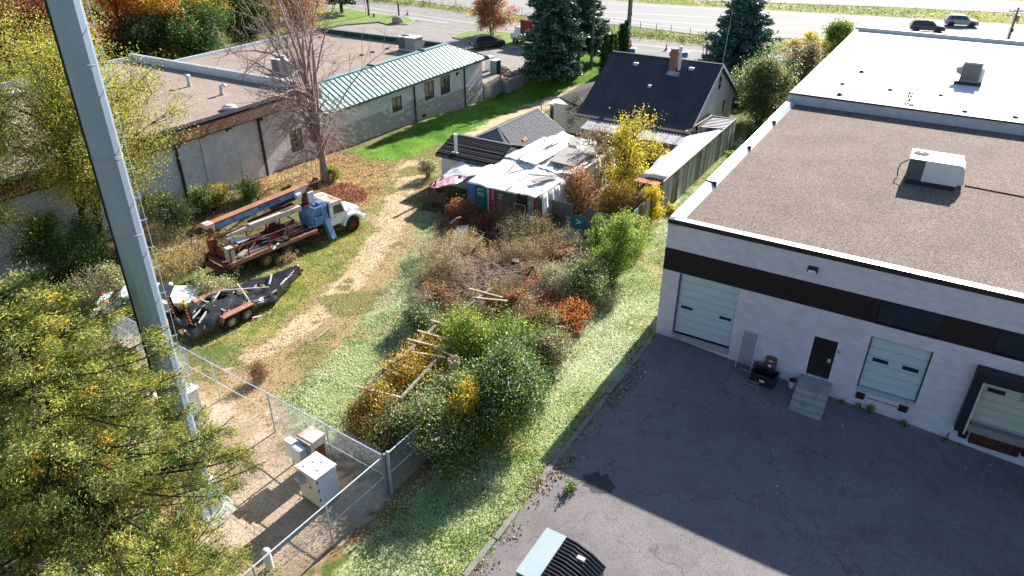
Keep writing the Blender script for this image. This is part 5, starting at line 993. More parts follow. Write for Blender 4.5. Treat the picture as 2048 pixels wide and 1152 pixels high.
# ================================================================== CHAIN LINK FENCES
def chain(name, label, pts, h=1.95, pitch=.08, wire=.0034, gap_rail=True, arms=False, mesh_on=None, mid=True, mat='galv', postr=.035):
    T = thing(name, label, 'fence', (pts[0].x, pts[0].y, pts[0].z)); P = [p - pts[0] for p in pts]
    for i, p in enumerate(P):
        big = i in (0,) or (0 < i < len(P) - 1 and abs((P[i] - P[i - 1]).normalized().dot((P[i + 1] - P[i]).normalized())) < .9) or i == len(P) - 1
        r = postr * (1.7 if big else 1); o = MB().cyl(p - Vector((0, 0, .3)), p + Vector((0, 0, h + (.08 if big else 0))), r, n=10).build('post', 'galv', T)
        MB().cyl(p + Vector((0, 0, h + (.08 if big else 0))), p + Vector((0, 0, h + (.13 if big else .04))), r * 1.15, r * .3, 10).build('post_cap', 'galv_light', o)
    for i in range(len(P) - 1):
        a, b = P[i], P[i + 1]; MB().cyl(a + Vector((0, 0, h)), b + Vector((0, 0, h)), .024, n=8).build('top_rail', 'galv_light', T)
        if mid: MB().cyl(a + Vector((0, 0, h * .52)), b + Vector((0, 0, h * .52)), .018, n=6).build('middle_rail', 'galv_light', T)
        L = (b - a).length; d = (b - a) / L
        if mesh_on is not None and i not in mesh_on: continue
        S0, E0 = [], []
        for s in (1, -1):
            k0 = int(-h / pitch) - 1; k1 = int(L / pitch) + int(h / pitch) + 1
            for k in range(k0, k1):
                x0 = k * pitch; x1 = x0 + s * h; z0, z1 = 0., h        # clip diagonal to [0, L]
                lo, hi = 0., 1.
                if x1 != x0:
                    t0, t1 = sorted(((0 - x0) / (x1 - x0), (L - x0) / (x1 - x0))); lo, hi = max(lo, t0), min(hi, t1)
                if hi - lo < .02: continue
                p = a + d * (x0 + (x1 - x0) * lo) + Vector((0, 0, .03 + (h - .05) * lo)); q = a + d * (x0 + (x1 - x0) * hi) + Vector((0, 0, .03 + (h - .05) * hi))
                S0.append(p); E0.append(q)
        Pn = np.stack([np.array(S0), np.array(E0)], 1); V, F = tubes(Pn, np.full((len(S0), 2), wire), 3); npmesh('wire_mesh', V, 0, mat=mat, parent=T, F=F, kind='stuff')
    for w_ in (.12, .24) if arms else ():
        for i in range(len(P) - 1): MB().cyl(P[i] + Vector((0, 0, h + w_)), P[i + 1] + Vector((0, 0, h + w_)), .006, n=4).build('barbed_wire', 'galv', T)
    return T
FC = G(776, 992); c1 = G(551, 863); c2 = G(441, 800); c3 = G(385, 768); c4 = G(240, 690); fr1 = (FC - c1).normalized()
leftEnd = c3 + (c3 - c1).normalized() * 6.5
chain('chain_link_fence', 'galvanised chain link fence along the back of the gravel compound, with barbed wire', [FC, FC.lerp(c1, .47), c1, c2, c2.lerp(leftEnd, .22), leftEnd], arms=True, mesh_on=[0, 1, 4])
dn = Vector((-.556, -.831, 0)); chain('chain_link_fence', 'near chain link fence running from the corner post down to the bottom edge', [FC, FC + dn * 2.72, FC + dn * 5.6, FC + dn * 8.5], mesh_on=[0, 1, 2])
chain('chain_link_fence', 'short run of chain link fence vanishing into the dark honeysuckle', [FC + Vector((.12, .12, 0)), FC + Vector((.55, .83, 0)) * 2.6], mesh_on=[0])
t = chain('garden_fence', 'short wire garden fence by the bush between garage and house', [Gt(1082, 235), Gt(1108, 240), Gt(1130, 236), Gt(1160, 215)], h=1.25, mid=False, pitch=.1, wire=.003, postr=.03)

# ================================================================== POLE AND COMPOUND EQUIPMENT
pb = G(412, 1026); T = thing('steel_monopole', 'huge tapered galvanised steel monopole leaning out of frame, with step pegs', 'pole', pb)
Hh = 30; mb = MB(); r0, r1 = .405, .325
T.rotation_euler = (0, R(1.05), 0)
def pr(z): return r0 + (r1 - r0) * z / Hh
o = MB(); o.cyl((0, 0, .12), (0, 0, Hh), r0, r1, 12); o.build('shaft', 'pole_steel', T)
MB().cyl((0, 0, -.2), (0, 0, .1), .95, .95, 24).build('concrete_base', 'concrete', T); MB().cyl((0, 0, .1), (0, 0, .17), .62, .62, 20).build('base_flange', 'galv', T)
for i in range(12):
    a = i * math.pi / 6; MB().cyl((.53 * math.cos(a), .53 * math.sin(a), .17), (.53 * math.cos(a), .53 * math.sin(a), .3), .03, n=6).build('anchor_bolt', 'galv', T)
az = R(28)
for i in range(32):
    z = 3 + i * .75; r = pr(z); side = az + (R(14) if i % 2 else R(-14)); p = Vector((math.cos(side), math.sin(side), 0))
    MB().path([p * (r - .02) + Vector((0, 0, z)), p * (r + .17) + Vector((0, 0, z)), p * (r + .17) + Vector((0, 0, z + .04))], .012, 5).build('step_peg', 'galv_light', T)
ca = R(205); cd = Vector((math.cos(ca), math.sin(ca), 0)); MB().cyl(cd * (r0 + .02) + Vector((0, 0, .3)), cd * (r1 + .02) + Vector((0, 0, Hh)), .035, n=8).build('coax_cable', 'black', T)
sa = R(33); sd_ = Vector((math.cos(sa), math.sin(sa), 0)); MB().cyl(sd_ * (r0 + .12) + Vector((0, 0, 2.5)), sd_ * (r1 + .12) + Vector((0, 0, Hh)), .008, n=5).build('safety_cable', 'galv_light', T)
for z in (4.6, 7.9, 8.0, 11.0, 13.2, 13.25, 15.6):
    r = pr(z) + .004; n = 24; MB().path([(r * math.cos(2 * math.pi * i / n), r * math.sin(2 * math.pi * i / n), z + .02 * math.sin(i)) for i in range(n + 1)], .008, 4).build('tie_wire', 'wood_pale', T)
t = thing('equipment_cabinet', 'large white steel equipment cabinet on short legs with white marks on its side', 'cabinet', (-6.93, 18.62, 0), R(-37))
child_box(t, 'body', 'beige', -.52, .52, -.44, .44, .18, 1.56, bevel=.01); 
MB().box(.52, .535, -.42, .42, .2, 1.5).build('side_door', 'cab_white', t); MB().box(-.56, .56, -.48, .48, 1.562, 1.6).build('lid', 'cab_white', t, bevel=.01)
for x in (-.45, .45):
    for y in (-.38, .38): MB().box(x - .04, x + .04, y - .04, y + .04, 0, .18).build('leg', 'galv', t)
MB().box(-.5, .5, -.46, .46, .12, .179).build('plinth_rail', 'conc_dark', t)
MB().extr([(-.441, 1.35), (-.66, 1.33), (-.66, 1.12), (-.52, 1.02), (-.441, 1.02)], -.48, -.12, 'x').build('vent_hood', 'galv', t, bevel=.01)
MB().cyl((.12, -.46, .95), (.12, -.44, .95), .05, n=12).build('lock', 'dark_metal', t)
for z in (.5, .95, 1.35): MB().box(.536, .55, -.44, -.38, z, z + .09).build('hinge', 'dark_metal', t)
text('~ ~ 7', .2, 'sign_white', t, (.545, .05, 1.12), (R(90), 0, R(90)), label='white painted marks on the side door')
for (x, y) in ((-.2, .1), (.25, -.1), (.05, .25), (-.3, -.25)): MB().cyl((x, y, 1.6), (x, y, 1.63), .05, n=10).build('lifting_eye', 'ac_white', t)
p = G(632, 932); t = thing('equipment_cabinet', 'smaller cabinet with rust stained lid behind the large white one', 'cabinet', (p.x, p.y, 0), R(-37))
child_box(t, 'body', 'rust_top', -.4, .4, -.35, .35, .1, 1.5, bevel=.01); MB().box(-.43, .43, -.38, .38, 1.502, 1.54).build('lid', 'rust_top', t); MB().box(-.36, .36, -.36, -.351, .2, 1.4).build('door', 'beige', t); MB().box(.401, .41, -.2, .25, .3, 1.2).build('rust_streaked_panel', 'rust', t)
for x in (-.35, .35): MB().box(x - .04, x + .04, -.3, .3, 0, .1).build('foot', 'galv', t)
p = G(600, 945); t = thing('meter_rack', 'pair of pale meter boxes on steel legs left of the rust stained cabinet', 'meter box', (p.x, p.y, 0), R(-37))
child_box(t, 'meter_box', 'cab_white', -.45, .0, -.14, .14, .75, 1.5); child_box(t, 'meter_box', 'galv_light', .03, .5, -.17, .14, .7, 1.42); MB().bar((-.6, .17, 1.2), (.6, .17, 1.2), .05).build('strut_channel', 'galv', t)
for x in (-.55, .55): MB().box(x - .035, x + .035, .14, .2, 0, 1.45).build('leg', 'galv', t)
t = thing('bollard', 'short white post with a rounded cap at the near fence', 'bollard', G(540, 1135)); MB().cyl((0, 0, 0), (0, 0, .75), .13, n=16).build('post', 'cab_white', t)
bm = bmesh.new(); bmesh.ops.create_uvsphere(bm, u_segments=16, v_segments=8, radius=.14); me = bpy.data.meshes.new('cap'); bm.to_mesh(me); bm.free(); me.materials.append(mt['cab_white']); o = bpy.data.objects.new('cap', me); COL.objects.link(o); o.parent = t; o.location = (0, 0, .75)
for i, (px, py, w, l, h, lab) in enumerate([(300, 800, 1.7, 3.0, 1.9, 'white flat roofed equipment shelter behind the tall foreground spruce'), (395, 960, .9, .8, 1.5, 'white cabinet glimpsed through spruce branches beside the pole'), (215, 900, 1.4, 1.6, 1.7, 'pale cabinet mostly hidden inside the spruce, left of the pole'), (170, 1150, .9, 1.2, 1.4, 'white cabinet under the lowest spruce branches at the bottom edge')]):
    p = G(px, py, h); t = thing('equipment_shelter' if i == 0 else 'equipment_cabinet', lab, 'cabinet', (p.x, p.y, 0), R(-33)); child_box(t, 'body', 'cab_white', -w / 2, w / 2, -l / 2, l / 2, .1, h - .05); child_box(t, 'lid', 'cab_white', -w / 2 - .05, w / 2 + .05, -l / 2 - .05, l / 2 + .05, h - .048, h); MB().box(-w / 2 + .1, w / 2 - .1, -l / 2 - .02, -l / 2 - .001, .2, h - .15).build('door', 'galv_light', t)

# ================================================================== CRANE TRUCK
def wheel(parent, x, y, z, r, w, rimmat='rim', out=-1, tyre='tyre', name='wheel'):
    t = MB(); n = 28; pf = [(r * .58, -w / 2), (r * .93, -w / 2), (r, -w * .36), (r, w * .36), (r * .93, w / 2), (r * .58, w / 2)]
    v = [(x + q * math.cos(2 * math.pi * i / n), y + a, z + q * math.sin(2 * math.pi * i / n)) for i in range(n) for q, a in pf]; k = len(pf)
    t.add(v, [(i * k + j, i * k + (j + 1) % k, ((i + 1) % n) * k + (j + 1) % k, ((i + 1) % n) * k + j) for i in range(n) for j in range(k)])
    o = t.build(name, tyre, parent, smooth=False)
    m_ = MB(); m_.cyl((x, y - w * .3, z), (x, y + w * .3, z), r * .58, r * .58, 20); m_.cyl((x, y + out * w * .3, z), (x, y + out * w * .42, z), r * .22, r * .16, 12); m_.build('rim', rimmat, o)
    nb = MB()
    for i in range(8): a = i * math.pi / 4; nb.cyl((x + r * .38 * math.cos(a), y + out * w * .3, z + r * .38 * math.sin(a)), (x + r * .38 * math.cos(a), y + out * w * .36, z + r * .38 * math.sin(a)), r * .09, n=6)
    nb.build('hand_holes', 'black', o); return o
T = thing('crane_truck', 'derelict white crane truck with a rusty boom, blue sided and lettered, over its flatbed', 'crane truck', (-14.30, 37.85, 0), math.atan2(.776, .63))
ch = MB()
for y in (-.42, .42): ch.box(-3.1, 5.9, y - .05, y + .05, .72, .96)
for x in (-2.5, -1, .8, 2.6, 4.2): ch.box(x, x + .1, -.4, .4, .75, .93)
ch.build('chassis', 'rust_dark', T)
for x in (.34, -1.12, 5.25):
    for y in (-1.02, 1.02):
        wheel(T, x, y, .52, .52, .32 if x > 4 else .5, 'rim_yellow' if x < 4 else 'rust', -1 if y < 0 else 1)
    MB().cyl((x, -.9, .52), (x, .9, .52), .09, n=8).build('axle', 'rust_dark', T)
# flatbed: side rails, planks, stake posts and rails
MB().box(-3.35, 2.5, -1.25, -1.1, 1.0, 1.2).build('side_rail', 'boom_top', T, bevel=.01); MB().box(-3.35, 2.5, 1.1, 1.25, 1.0, 1.2).build('side_rail', 'rust', T); MB().box(-3.5, -3.35, -1.25, 1.25, .95, 1.2).build('rear_rail', 'rust', T)
rng = random.Random(6)
for i in range(15):
    y = -1.08 + i * .145; MB().box(-3.34, 2.45 - rng.random() * .2, y, y + .13, 1.08, 1.13 + rng.uniform(0, .02)).build('deck_plank', ['wood_grey', 'rust_dark', 'wood_dark'][i % 3], T)
px = [-3.2, -2.1, -.8, .55, 1.5]
for x in px:
    MB().bar((x, -1.12, 1.1), (x, -1.12, 1.98), .06).build('stake_post', 'rust', T); MB().bar((x, 1.12, 1.1), (x, 1.12, 1.9), .06).build('stake_post', 'rust', T)
MB().bar((-3.2, -1.12, 1.97), (1.5, -1.12, 1.97), .06).build('top_rail', 'rust', T); MB().bar((-3.2, 1.12, 1.9), (1.5, 1.12, 1.9), .06).build('top_rail', 'rust', T)
MB().bar((-.8, -1.12, 1.55), (1.5, -1.12, 1.55), .045).build('middle_rail', 'rust', T); MB().bar((1.5, -1.12, 1.97), (1.5, .2, 1.97), .05).build('cross_rail', 'rust', T); MB().bar((-3.2, -1.12, 1.9), (-3.2, 1.12, 1.9), .05).build('rear_cross_rail', 'rust', T); MB().bar((-2.1, -1.12, 1.5), (-.9, -.2, 1.5), .04).build('cross_rail', 'rust', T)
MB().box(-3.3, -2.9, -1.08, -.7, 1.14, 2.05).build('outrigger_housing', 'jib_paint', T, bevel=.02); MB().cyl((-3.1, -1.1, 1.95), (-3.1, -1.085, 1.95), .06, n=10).build('pin_hole', 'black', T)
MB().box(-3.3, -2.95, .5, 1.05, 1.14, 2.0).build('outrigger_housing', 'rust', T, bevel=.02)
MB().box(-3.15, -2.8, -.5, .5, 1.14, 1.7).build('rear_box', 'rust', T, bevel=.02)
MB().bar((-3.4, .9, 1.2), (-3.9, 1.0, .35), .2, .12).build('rear_outrigger_leg', 'rust_dark', T); MB().box(-3.9, -3.5, -.9, .9, .75, .85).build('rear_step', 'rust', T); MB().bar((-3.5, -1.0, .9), (-3.7, -1.0, .3), .1).build('rear_prop', 'rust_dark', T)
# junk on the deck
for i, (x, y, sx, sy, sz, m_) in enumerate([(-.3, .2, .9, .25, .25, 'rust'), (.1, -.4, .5, .4, .35, 'rust'), (-1.6, -.5, 1.1, .15, .1, 'tarp_grey'), (-.9, .7, 1.5, .2, .2, 'rust_dark'), (1.2, -.5, .6, .3, .15, 'boom_top'), (1.0, .5, .8, .5, .5, 'rust_dark'), (-2.3, .3, .8, .3, .18, 'wood_grey'), (-1.0, -.8, .8, .08, .08, 'galv_light'), (.6, .1, .4, .35, .55, 'rust')]):
    MB().box(x - sx / 2, x + sx / 2, y - sy / 2, y + sy / 2, 1.15, 1.15 + sz, 0, Matrix.Rotation(R(i * 17 - 40) * .4, 4, 'Z')).build('loose_equipment', m_, T, bevel=.015)
for i in range(8): k = random.Random(i + 70); MB().bar((k.uniform(-2.4, -.5), k.uniform(-.7, .9), 1.2 + i * .03), (k.uniform(-.4, 2), k.uniform(-.7, .9), 1.3 + i * .03), .06, .04).build('loose_bar', ['tarp_white', 'rust', 'galv_light', 'wood_dark'][i % 4], T)
mb = MB(); mb.cyl((.3, -.75, 1.18), (.3, -.75, 1.28), .42, .42, 22); mb.build('spare_tyre', 'tyre', T); MB().cyl((.55, -.3, 1.2), (.7, -.1, 1.85), .32, .32, 20).build('standing_tyre', 'tyre', T); MB().cyl((.2, .0, 1.7), (.5, .0, 1.72), .3, .3, 18).build('cable_drum', 'rust_dark', T)
# secondary white boom and braces
MB().bar((-1.15, .02, 2.32), (2.15, -.32, 2.48), .26, .3).build('jib_section', 'jib_paint', T, bevel=.01); MB().bar((-2.5, .22, 2.15), (-1.1, .05, 2.28), .18, .2).build('jib_tip', 'jib_paint', T); MB().bar((-2.2, -.2, 1.3), (-1.0, -.1, 2.2), .07).build('jib_strut', 'wood_pale', T)
MB().box(-2.6, -2.3, .0, .4, 1.15, 2.1).build('boom_rest', 'jib_paint', T); MB().bar((-2.7, -.5, 1.2), (-2.4, .3, 2.3), .1).build('rest_brace', 'rust', T); MB().box(-2.2, -1.5, -.35, .2, 1.75, 1.8).build('loose_plate', 'galv_light', T)
MB().bar((-1.0, .3, 2.5), (2.0, .2, 2.65), .12).build('jib_beam', 'rust_dark', T); MB().bar((-.3, .5, 2.45), (1.6, .3, 2.7), .15, .05).build('jib_plate', 'tarp_white', T)
# main boom
by0, by1 = .62, .5
def boomseg(name, xa_, xb_, y0, za_, zb_, w, h, mat, lab=None): return MB().bar((xa_, y0, za_), (xb_, y0 - .28, zb_), w, h).build(name, mat, T, bevel=.008, label=lab)
bo = boomseg('boom', -3.0, 3.55, .68, 2.82, 3.28, .42, .44, 'rust', 'rusted main boom'); 
def bp(x, s=0, dz=0): f = (x + 3.0) / 6.55; return Vector((x, .68 - .28 * f - s, 2.82 + .46 * f + dz))
MB().bar(bp(-3.0, 0, .225), bp(3.4, 0, .225), .5, .02).build('boom_top_plate', 'boom_top', bo)
MB().bar(bp(-2.85, .216, -.02), bp(2.3, .216, -.02), .014, .3).build('boom_blue_side', 'truck_blue', bo)
MB().bar(bp(2.32, .216, .0), bp(3.4, .216, .0), .016, .36).build('boom_root_side', 'jib_paint', bo)
text('MANITEX', .3, 'jeans', bo, tuple(bp(.55, .232, -.01)), (R(90), -math.atan2(.46, 6.55), -math.atan2(.28, 6.55)), label='dark blue lettering on the faded blue boom side', sx=1.15)
MB().box(-3.45, -2.98, .35, .95, 2.62, 3.1).build('boom_head', 'jib_paint', bo, bevel=.02); MB().cyl((-3.3, .3, 2.75), (-3.3, 1.0, 2.75), .17, n=14).build('sheave', 'rust', bo)
MB().bar((-3.25, .65, 2.6), (-3.3, .6, 1.3), .03).build('hook_cable', 'rust_dark', bo)
MB().cyl((.6, .35, 2.75), (2.5, .2, 2.95), .11, n=12).build('lift_cylinder', 'rust_dark', T); MB().cyl((2.15, -.0, 3.1), (2.5, -.02, 3.12), .18, n=16).build('boom_winch', 'galv_light', T)
MB().box(3.3, 3.95, .1, .65, 3.0, 3.5).build('boom_pivot', 'rust_dark', T, bevel=.03)
for i in range(6): MB().bar((3.5 + i * .07, .2 + i * .06, 3.3), (3.8 + .1 * i, .3 + .05 * i, 3.75 - .05 * i), .06).build('hydraulic_hose', 'rust_dark', T)
# turret and blue outrigger tower
tr = MB(); tr.extr([(2.65, 1.0), (3.35, 1.0), (3.5, 3.2), (3.2, 3.35), (2.9, 2.9)], .05, .5, 'y'); tr.build('turret', 'rust', T, bevel=.02); MB().box(3.0, 3.4, -.1, .04, 2.3, 3.1).build('turret_plate', 'white_paint', T, bevel=.02)
MB().extr([(2.45, 1.15), (3.35, 1.15), (3.35, 2.35), (2.75, 2.35), (2.45, 2.0)], -.85, .45, 'y').build('control_box', 'truck_blue', T, bevel=.03); MB().box(2.5, 3.1, -.3, .3, 2.355, 2.4).build('control_lid', 'rust_dark', T)
MB().box(2.6, 3.2, -1.0, -.86, 1.3, 1.8).build('valve_bank', 'truck_blue', T, bevel=.02)
MB().add([(3.15, -.7, 2.55), (3.55, -.7, 2.55), (3.55, -.3, 2.55), (3.15, -.3, 2.55), (3.25, -1.55, .3), (3.6, -1.55, .3), (3.6, -1.2, .3), (3.25, -1.2, .3)], [(0, 1, 2, 3), (4, 7, 6, 5), (0, 4, 5, 1), (1, 5, 6, 2), (2, 6, 7, 3), (3, 7, 4, 0)]).build('outrigger', 'truck_blue', T, bevel=.03)
MB().add([(3.15, .9, 2.5), (3.55, .9, 2.5), (3.55, .5, 2.5), (3.15, .5, 2.5), (3.25, 1.6, .3), (3.6, 1.6, .3), (3.6, 1.25, .3), (3.25, 1.25, .3)], [(0, 1, 2, 3), (4, 7, 6, 5), (0, 4, 5, 1), (1, 5, 6, 2), (2, 6, 7, 3), (3, 7, 4, 0)]).build('outrigger', 'truck_blue', T, bevel=.03)
st_ = MB()
for k in range(3): st_.bar((2.2, -1.25, .9 - k * .25), (2.75, -1.25, .9 - k * .25), .04)
for x in (2.2, 2.75): st_.bar((x, -1.25, 1.0), (x, -1.25, .35), .04)
st_.build('side_steps', 'rust_dark', T); MB().box(2.0, 2.9, -1.0, -.5, .5, .9).build('fuel_tank', 'rust_dark', T, bevel=.05)
# cab: body with real window openings read as inset dark glass, separate hood and fenders
cb = MB(); cb.extr([(3.75, .85), (5.05, .85), (5.12, 1.5), (4.95, 1.55), (4.72, 2.22), (3.82, 2.27), (3.75, 2.0)], -.98, .98, 'y'); cab = cb.build('cab', 'truck_white', T, bevel=.05)
MB().extr([(3.78, 2.24), (4.75, 2.2), (4.8, 2.24), (4.7, 2.36), (3.9, 2.4), (3.74, 2.34)], -.97, .97, 'y').build('cab_roof', 'truck_roof', T, bevel=.06)
for s in (-1, 1):
    MB().extr([(4.0, 1.58), (4.78, 1.56), (4.62, 2.12), (4.0, 2.14)], s * .99, s * .984, 'y').build('side_window', 'glass', cab)
    MB().extr([(3.9, .95), (4.85, .95), (4.92, 1.5), (3.92, 1.52)], s * 1.0, s * .985, 'y').build('door', 'truck_white', cab, bevel=.006)
    MB().box(4.0, 4.12, s * 1.02 - .01, s * 1.02 + .01, 1.36, 1.4).build('door_handle', 'dark_metal', cab)
    MB().path([(4.7, s * 1.0, 1.55), (4.85, s * 1.25, 1.6), (4.85, s * 1.25, 1.95)], .015, 5).build('mirror_arm', 'dark_metal', cab)
MB().extr([(4.985, 1.58), (4.775, 2.17), (4.765, 2.17), (4.975, 1.58)], -.85, .85, 'y').build('windscreen', 'glass', cab); MB().box(3.742, 3.752, -.6, .6, 1.6, 2.1).build('rear_window', 'glass', cab)
MB().path([(3.7, -.85, .9), (3.7, -.85, 2.35)], .06, 10).build('exhaust_stack', 'dark_metal', T)
hd = MB(); P = []
for x, w, zt in ((4.98, .82, 1.56), (5.5, .72, 1.54), (6.0, .64, 1.45), (6.25, .6, 1.3)):
    P.append([(x, -w, .75), (x, -w, zt - .14), (x, -w * .8, zt - .03), (x, 0, zt), (x, w * .8, zt - .03), (x, w, zt - .14), (x, w, .75)])
hd.grid(P); hd.add([P[-1][i] for i in range(7)], [tuple(range(7))]); hood = hd.build('hood', 'truck_white', T, smooth=False); MB().cyl((5.45, -.6, 1.42), (5.42, -.74, 1.36), .12, n=14).build('air_intake', 'ac_white', hood)
MB().box(6.26, 6.3, -.5, .5, .85, 1.2).build('grille', 'dark_metal', T)
for s in (-1, 1):
    f = MB(); pr_ = [(5.25 + .74 * math.cos(a), .5 + .78 * math.sin(a)) for a in np.linspace(R(8), R(168), 12)]; pi_ = [(5.25 + .62 * math.cos(a), .5 + .66 * math.sin(a)) for a in np.linspace(R(8), R(168), 12)][::-1]
    f.extr(pr_ + pi_, s * .62, s * 1.18, 'y'); f.extr(pr_, s * .62, s * .66, 'y'); f.build('fender', 'truck_white', T); MB().cyl((6.0, s * .9, 1.0), (6.1, s * .9, 1.0), .1, n=14).build('headlight', 'lamp_clear', T)
MB().box(6.3, 6.42, -1.1, 1.1, .55, .8).build('bumper', 'truck_white', T, bevel=.02)
MB().box(3.8, 4.9, -1.05, -.85, .55, .62).build('running_board', 'rust', T)

# ================================================================== TARPED TRAILER WITH RAMPS
TR = thing('equipment_trailer', 'low rusty flatbed trailer draped in torn black plastic, with two upright loading ramps', 'trailer', (-16.05, 29.35, 0), math.atan2(.79, .61))
fr_ = MB()
for y in (-1.0, 1.0): fr_.bar((0, y, .62), (4.6, y, .62), .1, .16)
for x in np.linspace(.1, 4.5, 8): fr_.bar((x, -1, .6), (x, 1, .6), .08, .1)
for y in (-1, 1): fr_.bar((4.6, y, .62), (6.6, y * .08, .6), .1, .14)
fr_.build('frame', 'rust_dark', TR); MB().bar((6.5, 0, .62), (7.1, 0, .6), .14, .1).build('coupler', 'rust_dark', TR); MB().cyl((6.6, .15, .2), (6.6, .15, 1.0), .05, n=10).build('jack', 'galv', TR)
for x in (1.7, 2.6):
    for y in (-1.25, 1.25): wheel(TR, x, y, .38, .38, .24, 'rim', -1 if y < 0 else 1)
for y in (-1.25, 1.25):
    MB().extr([(1.15, .62), (1.25, .86), (3.0, .88), (3.12, .66), (3.06, .64), (2.95, .83), (1.3, .81), (1.2, .6)], y - .2, y + .2, 'y').build('fender', 'boom_top', TR, bevel=.008)
MB().box(1.12, 1.14, -1.44, -1.36, .45, .6).build('tail_lamp', 'lamp_red', TR)
for y in (-.78, .82):
    rp = MB().bar((.0, y - .2, .45), (-.1, y - .2, 1.98), .08, .07).bar((.0, y + .2, .45), (-.1, y + .2, 1.98), .08, .07).build('loading_ramp', 'rust_dark', TR)
    for k in range(8): MB().bar((-.01 - k * .012, y - .2, .55 + k * .19), (-.01 - k * .012, y + .2, .55 + k * .19), .07, .09).build('ramp_rung', 'rust', rp)
P = []; rg = np.random.default_rng(3)
for i in range(47):
    x = -.4 + i * .158; wx = 1.25 if x < 4.4 else max(.12, 1.25 - (x - 4.4) / 2.3 * 1.1); row = []
    for j in range(27):
        v = -1 + 2 * j / 26; y = v * wx; z = .86 + .2 * math.sin(x * 1.1) * math.exp(-abs(v)) + .16 * (float(fnoise(x * 3, y * 5, 1.3, 5)) - .5) + .08 * math.sin(v * 9 + x * 3) * abs(v) ** 2
        if abs(v) > .8: z -= (abs(v) - .8) * 2.3
        row.append((x, y + .03 * math.sin(x * 7), z))
    P.append(row)
mb = MB(); mb.grid(P); holes = [(.7, -.2, .45, .35), (2.3, .35, .5, .32), (3.4, .3, .35, .3), (4.5, .1, .3, .25), (1.5, .55, .4, .2), (.1, .5, .3, .4), (.2, -.65, .3, .2)]
def inh(f):
    c = sum((Vector(mb.v[i]) for i in f), Vector()) / 4; return any(((c.x - hx) / a) ** 2 + ((c.y - hy) / b) ** 2 < 1 + .5 * math.sin(c.x * 9) for hx, hy, a, b in holes)
mb.f = [f for f in mb.f if not inh(f)]; mb.m = [0] * len(mb.f); mb.build('torn_tarp', 'tarp_black', TR, smooth=True, solid=.012)
for i, (a, b) in enumerate([((.2, -1.0, .95), (2.6, .9, 1.0)), ((1.6, -1.1, .98), (1.5, 1.0, .98)), ((3.0, -1.0, .95), (3.6, .9, 1.0)), ((2.6, .9, 1.0), (4.4, -.7, .95)), ((.1, -.4, .9), (1.6, .4, 1.0)), ((4.6, -.5, .95), (5.4, .4, .92))]): MB().bar(a, b, .07, .05).build('tarp_batten', 'tarp_grey', TR)
for i in range(14): k = random.Random(i + 60); x = k.uniform(-.1, 5.6); MB().bar((x, -1.24 + max(0, x - 4.4) * .46, .85), (x + k.uniform(-.3, .3), -1.02 + max(0, x - 4.4) * .4, .3), .025, .01).build('tarp_strap', 'tarp_grey', TR)
MB().box(-.3, .1, -1.1, -.2, .42, .5).build('tail_board', 'wood_pale', TR)
tag(MB().bar(tuple(G(525, 632)) , tuple(G(505, 640) + Vector((0, 0, .1))), .12, .08).build('loose_timber', 'wood_pale'), 'short pale timber lying on the grass beside the trailer wheels', 'timber')
tag(MB().bar(tuple(G(660, 657) + Vector((0, 0, .05))), tuple(G(633, 680) + Vector((0, 0, .08))), .05, .04).build('long_stick', 'wood_pale'), 'thin pale stick lying alone on the dirt track', 'stick')

